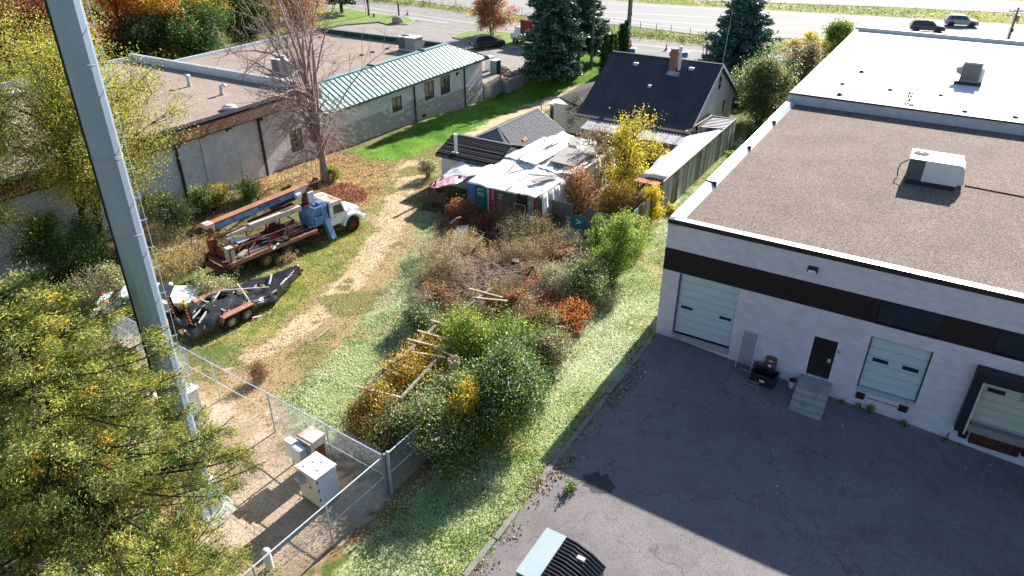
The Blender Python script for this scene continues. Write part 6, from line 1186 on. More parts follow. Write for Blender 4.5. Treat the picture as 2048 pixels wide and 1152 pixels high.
# ================================================================== CARS
def car(name, label, cat, loc, rz, paint, L=4.6, W=1.86, Hh=1.66, kind='suv', group=None, stains=False):
    T = thing(name, label, cat, loc, rz, group); h = W / 2; k = L / 4.6; wr = .36 if kind == 'suv' else .31
    if kind == 'suv': low = [(-2.25, .3), (-2.28, .75), (-2.22, .98), (-.95 - 1.2, 1.02), (1.0, 1.02), (2.05, .93), (2.28, .72), (2.27, .3)]; gh = [(-2.16, 1.02), (-1.95, 1.5), (-1.6, 1.64), (-.2, 1.68), (.35, 1.6), (1.15, 1.0)]
    else: low = [(-2.3, .3), (-2.33, .7), (-2.25, .86), (-1.3, .9), (.95, .9), (2.1, .8), (2.33, .62), (2.32, .28)]; gh = [(-1.75, .88), (-1.05, 1.32), (-.6, 1.38), (.1, 1.37), (.45, 1.3), (1.2, .88)]
    low = [(x * k, z) for x, z in low]; gh = [(x * k, z) for x, z in gh]
    mb = MB(); n = len(low); secs = []
    for yy, ins in ((-h, .10), (-h + .07, 0), (h - .07, 0), (h, .10)):
        cz = .65; secs.append([(x * (1 - ins * .12), yy, cz + (z - cz) * (1 - ins)) for x, z in low])
    for a, b in zip(secs[:-1], secs[1:]): mb.add(a + b, [(i, i + n, (i + 1) % n + n, (i + 1) % n) for i in range(n)])
    mb.add(secs[0], [tuple(range(n))[::-1]]); mb.add(secs[-1], [tuple(range(n))]); body = mb.build('body', paint, T, bevel=.05)
    g = MB(); m_ = len(gh); hw = h - .06; tw = h - .26; zb, zt = gh[0][1], max(z for _, z in gh)
    def wd(z): return hw + (tw - hw) * (z - zb) / (zt - zb)
    a = [(x, -wd(z), z - .02) for x, z in gh]; b = [(x, wd(z), z - .02) for x, z in gh]; g.add(a + b, [(i, i + m_, (i + 1) % m_ + m_, (i + 1) % m_) for i in range(m_)] + [tuple(range(m_))[::-1], tuple(range(m_, 2 * m_))]); cabin = g.build('cabin', paint, T, bevel=.04)
    def at(x, z, s, o=.012): return (x, s * (wd(z) + o), z - .02)
    for s in (-1, 1):
        zA, zB = zb + .07, zt - .13
        segs = [(-1.75, -1.15), (-1.08, -.15), (-.08, .72)] if kind == 'suv' else [(-.98, -.12), (-.05, .75)]
        for q0, q1 in segs:
            q0 *= k; q1 *= k; sl0 = .12 if q0 == segs[0][0] * k else 0; sl1 = -.42 if q1 == segs[-1][1] * k else 0
            MB().add([at(q0, zA, s), at(q1 + .0, zA, s), at(q1 + sl1, zB, s), at(q0 + sl0, zB, s)], [(0, 1, 2, 3)]).build('side_window', 'glass', cabin, solid=.008)
        for wx in (-1.4 * k, 1.42 * k):
            wheel(T, wx, s * (h - .12), wr, wr, .22, 'rim', s)
            ar = MB(); ar.cyl((wx, s * (h - .02), wr), (wx, s * (h + .004), wr), wr * 1.17, n=22); ar.build('wheel_arch', 'black_plastic', body)
        MB().box(2.12 * k, 2.26 * k, s * (h - .3) - .2, s * (h - .3) + .2, .68, .8).build('headlight', 'lamp_clear', body, bevel=.02); MB().box(-2.3 * k, -2.16 * k, s * (h - .2) - .14, s * (h - .2) + .14, .78, .95).build('tail_light', 'lamp_red', body, bevel=.02)
        MB().box(.85 * k, 1.02 * k, s * (h + .08) - .09, s * (h + .08) + .09, zb + .02, zb + .15).build('mirror', paint, body, bevel=.02)
        if kind == 'suv': MB().bar((-1.6 * k, s * (tw - .05), zt + .03), (.1 * k, s * (tw - .05), zt + .04), .03).build('roof_rail', 'galv', cabin)
    def slope(p, q, nm, t=.012):
        (x0, z0), (x1, z1) = p, q; f0, f1 = .1, .88; A_ = (x0 + (x1 - x0) * f0, z0 + (z1 - z0) * f0); B_ = (x0 + (x1 - x0) * f1, z0 + (z1 - z0) * f1); sg = 1 if x0 > 0 else -1
        MB().add([(A_[0] + sg * t, -wd(A_[1]) + .08, A_[1]), (A_[0] + sg * t, wd(A_[1]) - .08, A_[1]), (B_[0] + sg * t, wd(B_[1]) - .06, B_[1]), (B_[0] + sg * t, -wd(B_[1]) + .06, B_[1])], [(0, 1, 2, 3)]).build(nm, 'glass', cabin, solid=.008)
    slope(gh[-1], gh[-2], 'windscreen'); slope(gh[0], gh[1], 'rear_window')
    MB().box(2.25 * k, 2.3 * k, -.5, .5, .42, .62).build('grille', 'black_plastic', body); MB().box(-2.32 * k, -2.28 * k, -.26, .26, .6, .74).build('number_plate', 'sign_white', body)
    return T, body, cabin
hdg = math.atan2(-21.3, 55)
car('parked_suv', 'dark slate SUV parked in the lot beside the kerbed grass island', 'car', G(975, 95), math.atan2(.5, .866), 'car_grey', 4.6)
car('driving_suv', 'black SUV in the near lane of the pale highway', 'car', G(1852, 63), hdg, 'car_black', 4.7)
car('driving_suv', 'silver blue SUV ahead of the black one on the highway', 'car', G(1920, 52), hdg, 'car_silver', 4.6)
car('driving_suv', 'dark SUV cut off by the top edge of the photo above the red tree', 'car', G(982, 4), hdg, 'car_black', 4.7)
car('blue_car', 'dark blue car behind the house gable, half hidden by the bushy tree', 'car', G(1480, 207), R(65), 'jeans', 4.5)
o, body, cabin = car('wrecked_sedan', 'abandoned white sedan with red painted patches beside the steel pole', 'car', (-18.85, 31.55, 0), math.atan2(.2, .97), 'truck_white', 4.9, kind='sedan')
MB().add([(-2.2, -.5, .885), (-1.7, -.85, .9), (-1.2, -.86, .905), (-1.3, -.3, .91), (-1.9, -.1, .9)], [(0, 1, 2, 3, 4)]).build('red_painted_patch', 'pinkstain', body, solid=.01)
MB().box(-2.1, -1.2, -.955, -.935, .5, .8).build('red_painted_patch', 'pinkstain', body); MB().cyl((-.5, .0, 1.37), (-.5, .0, 1.385), .25, n=12).build('red_roof_mark', 'pinkstain', cabin)

# truck with dark red box, on the frontage road behind the spruce
p = G(1078, 92); T = thing('box_truck', 'small truck with a dark red flat sided box, half hidden behind the big spruce', 'truck', (p.x, p.y, 0), R(-38))
MB().box(-2.4, 1.6, -1.1, 1.1, 1.1, 3.3).build('box_body', 'darkred', T, bevel=.03); MB().box(-2.6, 2.0, -1.0, 1.0, .6, 1.08).build('chassis', 'ac_grey', T, bevel=.02); MB().extr([(-4.2, .6), (-2.45, .6), (-2.45, 2.3), (-3.3, 2.3), (-3.6, 1.5), (-4.2, 1.35)], -1, 1, 'y').build('cab', 'cab_white', T, bevel=.05)
MB().extr([(-3.35, 2.2), (-3.6, 1.55), (-3.62, 1.55), (-3.37, 2.2)], -.85, .85, 'y').build('windscreen', 'glass', T)
for x in (-3.3, .9):
    for y in (-.95, .95): wheel(T, x, y, .45, .45, .3, 'rim', -1 if y < 0 else 1)
# cable reel on an orange trailer
p = G(1203, 84); T = thing('cable_reel_trailer', 'orange trailer carrying a big wooden cable reel on the frontage road', 'cable reel trailer', (p.x, p.y, 0), R(-30))
for y in (-.5, .42):
    rl = MB().cyl((0, y, 1.55), (0, y + .08, 1.55), .95, n=30).build('reel_flange', 'reelwood', T)
    for k in range(6): MB().cyl((.5 * math.cos(k), y - .005, 1.55 + .5 * math.sin(k)), (.5 * math.cos(k), y + .085, 1.55 + .5 * math.sin(k)), .03, n=6).build('flange_bolt', 'dark_metal', rl)
MB().cyl((0, -.42, 1.55), (0, .42, 1.55), .68, n=24).build('wound_cable', 'black', T); MB().cyl((0, -.7, 1.55), (0, .7, 1.55), .07, n=10).build('spindle', 'dark_metal', T)
for y in (-.75, .7):
    MB().bar((-1.3, y, .5), (1.4, y, .5), .12).build('side_rail', 'orange', T); MB().bar((-.5, y, .5), (0, y, 1.55), .1).build('upright', 'orange', T); MB().bar((.5, y, .5), (0, y, 1.55), .1).build('upright', 'orange', T); wheel(T, 0.1, y * 1.25, .35, .35, .2, 'rim', -1 if y < 0 else 1)
MB().bar((1.4, -.7, .5), (2.5, 0, .45), .1).build('drawbar', 'orange', T); MB().bar((1.4, .7, .5), (2.5, 0, .45), .1).build('drawbar', 'orange', T)
def cone(px, py, lab):
    t = thing('traffic_cone', lab, 'traffic cone', G(px, py)); MB().box(-.2, .2, -.2, .2, 0, .04).build('base', 'black_plastic', t); MB().cyl((0, 0, .04), (0, 0, .36), .15, .1, 16).build('cone', 'orange', t); MB().cyl((0, 0, .36), (0, 0, .52), .1, .075, 16).build('reflective_band', 'sign_white', t); MB().cyl((0, 0, .52), (0, 0, .75), .075, .03, 16).build('cone_tip', 'orange', t); t.scale = (1.15,) * 3
cone(815, 30, 'red traffic cone on the road near the boulder sign'); cone(1261, 92, 'red traffic cone just right of the tall utility pole'); cone(1332, 101, 'lone red traffic cone in the middle of the frontage road')
cone(1256, 90, 'red traffic cone partly behind the utility pole foot') if False else None

# ================================================================== UTILITY POLES, POSTS, SIGNS
def upole(px, py, label, h=11, r=.17, arms=False, tilt=0):
    t = thing('utility_pole', label, 'utility pole', G(px, py)); MB().cyl((0, 0, -.3), (0, 0, h), r, r * .7, 14).build('pole', 'utilpole', t); MB().box(-r - .02, r + .02, -r - .03, -r + .02, 2.2, 2.6).build('id_plate', 'dark_metal', t); MB().path([(r, 0, 0), (r * .9, 0, h * .8)], .015, 5).build('ground_wire', 'galv', t)
    if arms:
        MB().box(-1.1, 1.1, -.08, .08, h - .5, h - .38).build('crossarm', 'utilpole', t)
        for x in (-.95, -.4, .4, .95): MB().cyl((x, 0, h - .38), (x, 0, h - .15), .06, n=8).build('insulator', 'ac_white', t)
        MB().cyl((.3, 0, h - 1.7), (.3, 0, h - .9), .2, n=14).build('transformer', 'ac_grey', t); MB().bar((-.6, 0, h - .5), (0, 0, h - 1.1), .05).build('brace', 'galv', t); MB().path([(-.25, 0, 1), (-.25, 0, h - 1)], .03, 6).build('conduit', 'galv', t)
    return t
upole(1182, 135, 'utility pole on the lawn at the right edge of the big spruce', 14); upole(1252, 104, 'thick utility pole standing at the kerb behind the house', 14, .2); upole(738, 33, 'brown utility pole on the grass verge at the top', 12); upole(1259, 62, 'thin grey pole beyond the weedy fence strip', 12, .14)
upole(2010, 98, 'street side utility pole with crossarm seen past the white roof', 5.2, .16, True)
t = thing('stop_post', 'pair of thin grey posts by the road left of the blue spruce', 'post', G(1404, 120)); MB().cyl((0, 0, 0), (0, 0, 3.3), .06, n=8).build('tall_post', 'galv', t); MB().box(.35, .55, -.1, .1, 0, 2.2).build('short_post', 'wood_grey', t); MB().box(.2, .7, -.13, -.1, 1.6, 1.9).build('mailbox_board', 'wood_grey', t)
t = thing('roof_antenna', 'thin whip antenna rising from the right end of the house ridge', 'antenna', wp(-7.3, 31.9, 6.0)); MB().cyl((0, 0, -.3), (.25, .1, 4.4), .025, .012, 6).build('mast', 'galv', t); MB().box(-.05, .05, -.05, .05, -.3, -.1).build('bracket', 'dark_metal', t)
t = thing('marker_post', 'dark square post behind the boulder on the grass verge', 'post', G(798, 32)); MB().box(-.12, .12, -.12, .12, 0, 1.9).build('post', 'wood_dark', t); MB().box(-.14, .14, -.14, .14, 1.9, 1.95).build('cap', 'dark_metal', t)
t = thing('short_stump_post', 'short dark stump of a post on the verge', 'post', G(748, 36)); MB().cyl((0, 0, 0), (0, 0, .7), .15, .13, 12).build('post', 'wood_dark', t); MB().cyl((0, 0, .7), (0, 0, .74), .14, .1, 12).build('cap', 'wood_grey', t)
t = thing('verge_sign_post', 'slim dark sign post left of the brown utility pole', 'post', G(732, 30)); MB().cyl((0, 0, 0), (0, 0, 2.6), .04, n=8).build('post', 'dark_metal', t); MB().box(-.02, .02, -.2, .2, 2.1, 2.5).build('plate', 'ac_grey', t)
t = thing('no_parking_sign', 'small white sign on a post behind the gravel roof', 'sign', G(345, 128)); MB().cyl((0, 0, 0), (0, 0, 2.0), .03, n=8).build('post', 'galv', t); MB().box(-.25, .25, -.05, -.02, 1.4, 2.05).build('plate', 'sign_white', t); t.rotation_euler = (0, 0, R(10))
bm = bmesh.new(); bmesh.ops.create_icosphere(bm, subdivisions=3, radius=1)
for v in bm.verts: v.co = Vector((v.co.x * .9, v.co.y * .6, v.co.z * .75)) * (.85 + .3 * float(fnoise(v.co.x * 2 + 5, v.co.z * 2, .8, 3)))
me = bpy.data.meshes.new('boulder'); bm.to_mesh(me); bm.free(); me.materials.append(mt['rock']); o = bpy.data.objects.new('boulder', me); COL.objects.link(o); o.location = G(795, 42, .4); tag(o, 'flat topped boulder on the kerbed verge by the dark post', 'boulder')
o = thing('transformer_box', 'pale green utility pedestal at the corner of the lawn behind the house', 'utility box', G(1236, 106)); MB().box(-.4, .4, -.3, .3, 0, 1.1).build('body', 'dumpster_teal', o, bevel=.03); MB().box(-.43, .43, -.33, .33, 1.1, 1.14).build('lid', 'dumpster_teal', o)
# white and pale blue boats or bags by the road, just showing over the ridge
for i, (px, py, w) in enumerate([(1260, 108, 1.6), (1355, 114, 2.8)]):
    p = G(px, py); t = thing('covered_load', ['small white sheeted heap by the road behind the house ridge', 'long white and blue sheeted heap by the road behind the house ridge'][i], 'sheeted heap', p, R(-25))
    cloth('sheet', 'tarp_white', [(-w / 2, -.6, .7), (w / 2, -.6, .7), (w / 2, .6, .75), (-w / 2, .6, .75)], 14, 10, .3, 70 + i, t); cloth('blue_sheet', 'truck_blue', [(-w / 3, -.75, .15), (w / 2, -.75, .15), (w / 2, -.6, .7), (-w / 3, -.6, .7)], 10, 5, .15, 80 + i, t)

# ================================================================== PEOPLE
def person(label, loc, rz, vest, trousers, shirt, pose=0, hat='orange'):
    T = thing('person', label, 'person', loc, rz)
    a = .12 if pose == 0 else .3
    J = [((0, 0, .95), .15), ((0, 0, 1.15), .15), ((0, 0, 1.38), .17), ((0, .0, 1.5), .08), ((0, -.02, 1.58), .06), ((0, -.03, 1.68), .1), ((0, -.03, 1.78), .085),
         ((.11, 0, .88), .1), ((.13, -.04, .5), .07), ((.13, .02, .1), .05), ((.13, -.12, .04), .045), ((-.11, 0, .88), .1), ((-.13, .05, .5), .07), ((-.13, .1, .1), .05), ((-.13, -.03, .04), .045),
         ((.2, 0, 1.42), .07), ((.28, .02, 1.15), .05), ((.26, -.1 - a, .95), .035), ((.25, -.16 - a, .9), .03), ((-.2, 0, 1.42), .07), ((-.28, .02, 1.15), .05), ((-.26, -.08, .92), .035), ((-.26, -.13, .86), .03)]
    E_ = [(0, 1), (1, 2), (2, 3), (3, 4), (4, 5), (5, 6), (0, 7), (7, 8), (8, 9), (9, 10), (0, 11), (11, 12), (12, 13), (13, 14), (2, 15), (15, 16), (16, 17), (17, 18), (2, 19), (19, 20), (20, 21), (21, 22)]
    me = bpy.data.meshes.new('body'); me.from_pydata([j[0] for j in J], E_, []); o = bpy.data.objects.new('tmpbody', me); COL.objects.link(o); sk = o.modifiers.new('s', 'SKIN'); ss = o.modifiers.new('ss', 'SUBSURF'); ss.levels = 1
    for v, j in zip(me.skin_vertices[0].data, J): v.radius = (j[1], j[1] * .85)
    me.skin_vertices[0].data[0].use_root = True
    dg = bpy.context.evaluated_depsgraph_get(); m2 = bpy.data.meshes.new_from_object(o.evaluated_get(dg)); bpy.data.objects.remove(o); m2.name = 'body'; m2.materials.clear()
    for m_ in ('skin', trousers, shirt, 'black'): m2.materials.append(mt[m_])
    for p in m2.polygons:
        c = p.center; p.material_index = 3 if c.z < .1 else 1 if c.z < .98 and abs(c.x) < .23 else 0 if c.z > 1.52 or c.z < 1.0 else 2
    b = bpy.data.objects.new('body', m2); COL.objects.link(b); b.parent = T
    if vest: 
        v = MB(); P = []
        for z, rx, ry in ((.92, .2, .16), (1.15, .2, .17), (1.35, .23, .18), (1.46, .17, .13)): P.append([(rx * math.cos(t_), ry * math.sin(t_), z) for t_ in np.linspace(0, 2 * math.pi, 17)])
        v.grid(P); v.build('vest', vest, T, solid=.01)
    hh = MB(); P = []
    for z, r in ((1.78, .125), (1.84, .12), (1.9, .08), (1.92, .02)): P.append([(r * math.cos(t_), r * 1.15 * math.sin(t_) - .03, z) for t_ in np.linspace(0, 2 * math.pi, 13)])
    hh.grid(P); hh.build('hard_hat' if hat else 'hair', hat or 'cloth_black', T, solid=.01); return T
person('worker in a yellow green vest and dark trousers standing beside the utility pedestal', G(1233, 92), R(10), 'hivis', 'cloth_black', 'hivis', 0, 'dark_metal')
person('worker in a pale shirt and blue jeans standing at the cable reel', G(1217, 80), R(80), None, 'jeans', 'cloth_white', 1, 'cloth_white')

# ================================================================== TREES
Y_ = lambda *a: [(x, w) for x, w in a]
conifer('spruce_tree', 'ragged yellow green conifer filling the lower left corner, its top near the steel pole', (-12.7, 15.1, 0), 11.0, 5.7, Y_(('conif', 6), ('olive', 1), ('yg', .8), ('gold', .3), ('dark', 1.2)), seed=3, levels=32, per=9, sprig=.1, dens=150, trunk_r=.2, crown0=.1, droop=.06, upturn=.16, power=.5, asp=.22, gap=.2, side=.34, dm=3.1, sg=1.45, nmat='conneedle', gain=1.2)
conifer('spruce_tree', 'second yellow green conifer at the left edge behind the first', (-17.6, 18.6, 0), 10.6, 4.2, Y_(('conif', 6), ('olive', 1), ('dark', 1.5), ('yg', 1)), seed=5, levels=28, per=9, sprig=.1, dens=130, dm=3.1, sg=1.4, nmat='conneedle', gain=1.15, trunk_r=.18, crown0=.12, droop=.06, upturn=.16, power=.6, asp=.22, gap=.18, side=.3)
conifer('spruce_tree', 'low conifer whose branches cross the bottom edge beside the near fence', (-9.2, 12.5, 0), 4.8, 3.5, Y_(('conif', 6), ('gold', .5), ('yg', 1)), seed=8, levels=16, per=8, sprig=.09, dens=120, dm=3.1, sg=1.45, nmat='conneedle', gain=1.25, trunk_r=.12, crown0=.1, droop=.04, upturn=.14, power=.5, asp=.24, gap=.2)
tree('locust_tree', 'big yellow green honey locust leaning over the gravel roof, right of the steel pole', 'tree', (-24.6, 37.6, 0), 12.8, 6.2, Y_(('yg', 6), ('bright', 1), ('yellow', 1.4), ('olive', 1)), limbs=44, twigs=16, leaf=.1, nleaf=22, trunk_r=.26, crown0=.28, seed=21, sigma=.26, stems=2, lean=(.6, 1.0), bark='bark_dark', aspect=.5)
tree('locust_tree', 'yellow green honey locust with dark forked trunks at the left edge', 'tree', (-29.0, 34.0, 0), 11.8, 5.6, Y_(('yg', 5), ('olive', 2), ('yellow', .6), ('green', 1)), limbs=40, twigs=15, leaf=.1, nleaf=20, trunk_r=.24, crown0=.25, seed=22, sigma=.26, stems=2, bark='bark_dark', aspect=.5)
tree('bare_tree', 'tall bare leafless tree with dense fine twigs in front of the block building', 'tree', (-13.96, 50.25, 0), 14.5, 6.2, Y_(('rustred', 1)), limbs=46, twigs=13, leaf=.12, nleaf=0, trunk_r=.3, crown0=.14, seed=31, bark='bare_bark', twig_r=.015, foliage='twigs', lean=(-.6, 0))
V, c, N = leaves(np.array([[-13.4, 49.8, 2.6], [-13.2, 49.6, 3.2], [-12.9, 49.9, 2.1], [-14.1, 49.6, 3.6], [-12.6, 49.6, 3.3]]), 60, .45, .12, Y_(('rustred', 3), ('red', 2)), np.random.default_rng(4)); tag(npmesh('clinging_leaves', V, N, c, 'dry'), 'few rusty red leaves still clinging low on the bare tree', 'leaves', None, 'stuff')
for i, (px, py, h, r, pals, lab) in enumerate([
    (262, 125, 12, 5.6, Y_(('orange', 5), ('gold', 2), ('red', .6)), 'bright orange maple behind the gravel roof, right of the pole top'),
    (345, 120, 10, 5.0, Y_(('orange', 3), ('gold', 3), ('yg', 2)), 'gold and orange maple with a green base behind the roof corner'),
    (425, 100, 11, 5.2, Y_(('yg', 4), ('green', 2), ('gold', 1)), 'yellow green maple between the orange maples at the top'),
    (545, 70, 12, 5.4, Y_(('orange', 4), ('gold', 1), ('yg', .6)), 'orange maple behind the crown of the bare tree'),
    (150, 165, 11, 5.4, Y_(('brown', 2), ('rustred', 3), ('orange', 1)), 'russet brown tree behind the locust at the top left'),
    (25, 150, 11, 5.6, Y_(('rustred', 3), ('brown', 2), ('gold', 1)), 'dark russet tree at the top left corner'),
    (80, 130, 12, 6.0, Y_(('yg', 4), ('yellow', 3), ('gold', 1)), 'tall golden green tree at the top left corner'),
    (600, 62, 10, 4.6, Y_(('brown', 2), ('orange', 2), ('gold', 1)), 'thin orange brown tree at the top behind the bare tree'),
    (480, 85, 8, 4.4, Y_(('dark', 4), ('green', 2), ('gold', .5)), 'dark green understory tree at the edge of the maples'),
    (400, 125, 6, 4.6, Y_(('dark', 5), ('green', 1)), 'dark green understory tree right behind the roof parapet'),
    (300, 135, 5.5, 4.6, Y_(('dark', 5), ('green', 1), ('brown', 1)), 'low dark green tree below the orange maple'),
    (210, 140, 6, 4.6, Y_(('dark', 3), ('brown', 2)), 'low dark tree behind the left corner of the gravel roof')]):
    tree('maple_tree', lab, 'tree', tuple(G(px, py)), h, r, pals, limbs=26, twigs=12, leaf=.2, nleaf=17, trunk_r=.22, crown0=.08, seed=40 + i, sigma=.45, depth2=True, group='autumn trees behind the block building', bark='bark_dark')
conifer('spruce_tree', 'left one of the two big dark green spruces behind the retaining wall', tuple(Gt(1102, 158)), 17.5, 4.3, Y_(('spruce', 5), ('blue', 2)), seed=51, gain=1.45, levels=38, per=12, sprig=.38, dens=7, trunk_r=.28, crown0=.09, droop=.32, upturn=.1, asp=.4)
conifer('spruce_tree', 'right one of the two big dark green spruces, beside the utility pole', tuple(G(1156, 122)), 16.5, 3.9, Y_(('spruce', 5), ('dark', 1), ('blue', 1)), seed=52, gain=1.45, levels=34, per=12, sprig=.38, dens=7, trunk_r=.25, crown0=.12, droop=.34, upturn=.1, asp=.4)
conifer('spruce_tree', 'broad blue green spruce behind the right end of the house', tuple(G(1468, 172)), 11.0, 4.6, Y_(('blue', 6), ('spruce', 1)), seed=53, gain=1.45, levels=32, per=13, sprig=.36, dens=8, trunk_r=.25, crown0=.13, droop=.12, upturn=.1, asp=.4, power=.8)
conifer('spruce_tree', 'dark spruce cut by the top edge above the grass verge', tuple(G(684, 28)), 12.0, 3.4, Y_(('spruce', 4), ('blue', 2)), seed=54, gain=1.45, levels=26, per=9, sprig=.45, dens=6, trunk_r=.3, crown0=.2, droop=.25, asp=.4)
for i, (px, py, h, r) in enumerate([(1207, 150, 4.4, .62), (1217, 146, 4.3, .6), (1225, 140, 4.0, .6), (1241, 112, 3.9, .6), (1249, 110, 4.2, .6)]):
    conifer('columnar_cedar', ['first dark columnar cedar from the left behind the house wing', 'second dark columnar cedar from the left behind the house wing', 'third dark columnar cedar, touching the house roof edge', 'slim dark cedar beside the utility pedestal', 'slim dark cedar touching the thick utility pole'][i], tuple(G(px, py)), h, r, Y_(('cedar', 1)), seed=60 + i, levels=30, per=9, sprig=.2, dens=5, trunk_r=.08, crown0=.02, droop=-.5, upturn=0, power=.55, asp=.5, group='columnar cedars behind the house', gap=0)
tree('red_shrub_tree', 'round pinkish red ornamental tree on the kerbed island behind the parked SUV', 'tree', tuple(G(984, 72)), 5.6, 2.7, Y_(('pink', 5), ('red', 1), ('olive', 1), ('brown', 1)), limbs=30, twigs=12, leaf=.2, nleaf=7, trunk_r=.12, crown0=.12, seed=70, sigma=.25, stems=3)
tree('yellow_sapling', 'airy yellow leaved sapling with bare upper twigs in front of the house', 'tree', tuple(Gt(1245, 405)), 6.6, 2.0, Y_(('yellow', 6), ('yg', 2)), limbs=26, twigs=11, leaf=.13, nleaf=5, trunk_r=.08, crown0=.12, seed=71, sigma=.22, stems=4, bark='bark')
tree('bare_shrub', 'leafless greyish pink shrub left of the yellow sapling', 'shrub', tuple(Gt(1195, 385)), 5.4, 1.6, Y_(('brown', 1), ('yellow', .5)), limbs=26, twigs=12, leaf=.09, nleaf=1, trunk_r=.05, crown0=.08, seed=72, sigma=.2, stems=5, bark='bark_pale')
tree('bushy_tree', 'rounded grey green tree between the house and the warehouse roof', 'tree', tuple(G(1518, 245)), 5.4, 2.9, Y_(('green', 4), ('grey', 3), ('pink', .9), ('olive', 2)), limbs=40, twigs=13, leaf=.16, nleaf=9, trunk_r=.14, crown0=.08, seed=73, sigma=.28, stems=4)
tree('bushy_tree', 'greyish pink leaved tree behind the rounded green one by the white roof', 'tree', tuple(G(1590, 195)), 5.2, 2.7, Y_(('grey', 4), ('pink', 3), ('dark', 2)), limbs=34, twigs=12, leaf=.17, nleaf=8, trunk_r=.12, crown0=.1, seed=74, sigma=.28, stems=4)
tree('bushy_tree', 'small green tree with a clear trunk by the frontage road, past the white roof corner', 'tree', tuple(G(1672, 112)), 4.2, 2.2, Y_(('green', 4), ('yg', 2), ('bright', 1)), limbs=30, twigs=10, leaf=.2, nleaf=7, trunk_r=.12, crown0=.15, seed=75, sigma=.25)
shrub('yellow_shrub', 'taller golden yellow shrub by the frontage road left of the small green tree', 1618, 100, 2.4, 2.4, Y_(('yellow', 5), ('yg', 1)), leaf=.18, seed=76, group='golden shrubs by the frontage road')
shrub('yellow_shrub', 'low golden yellow shrub touching the small green tree', 1645, 110, 3.2, 1.4, Y_(('yellow', 5), ('gold', 1)), leaf=.18, seed=77, group='golden shrubs by the frontage road'); shrub('yellow_shrub', 'faded yellow shrub nearest the blue spruce', 1590, 98, 2.4, 1.2, Y_(('yellow', 2), ('tan', 3), ('olive', 1)), leaf=.18, seed=78, group='golden shrubs by the frontage road')
shrub('house_bush', 'dark green bush at the left wall of the house', 1148, 262, 2.4, 2.9, Y_(('dark', 5), ('green', 3)), seed=79, leaf=.12, n=1.3)
shrub('planter_bush', 'small yellow green bush in the block planter by the ribbed utility box', 978, 166, 1.0, .9, Y_(('olive', 2), ('gold', 2), ('green', 1)), seed=80, leaf=.12)
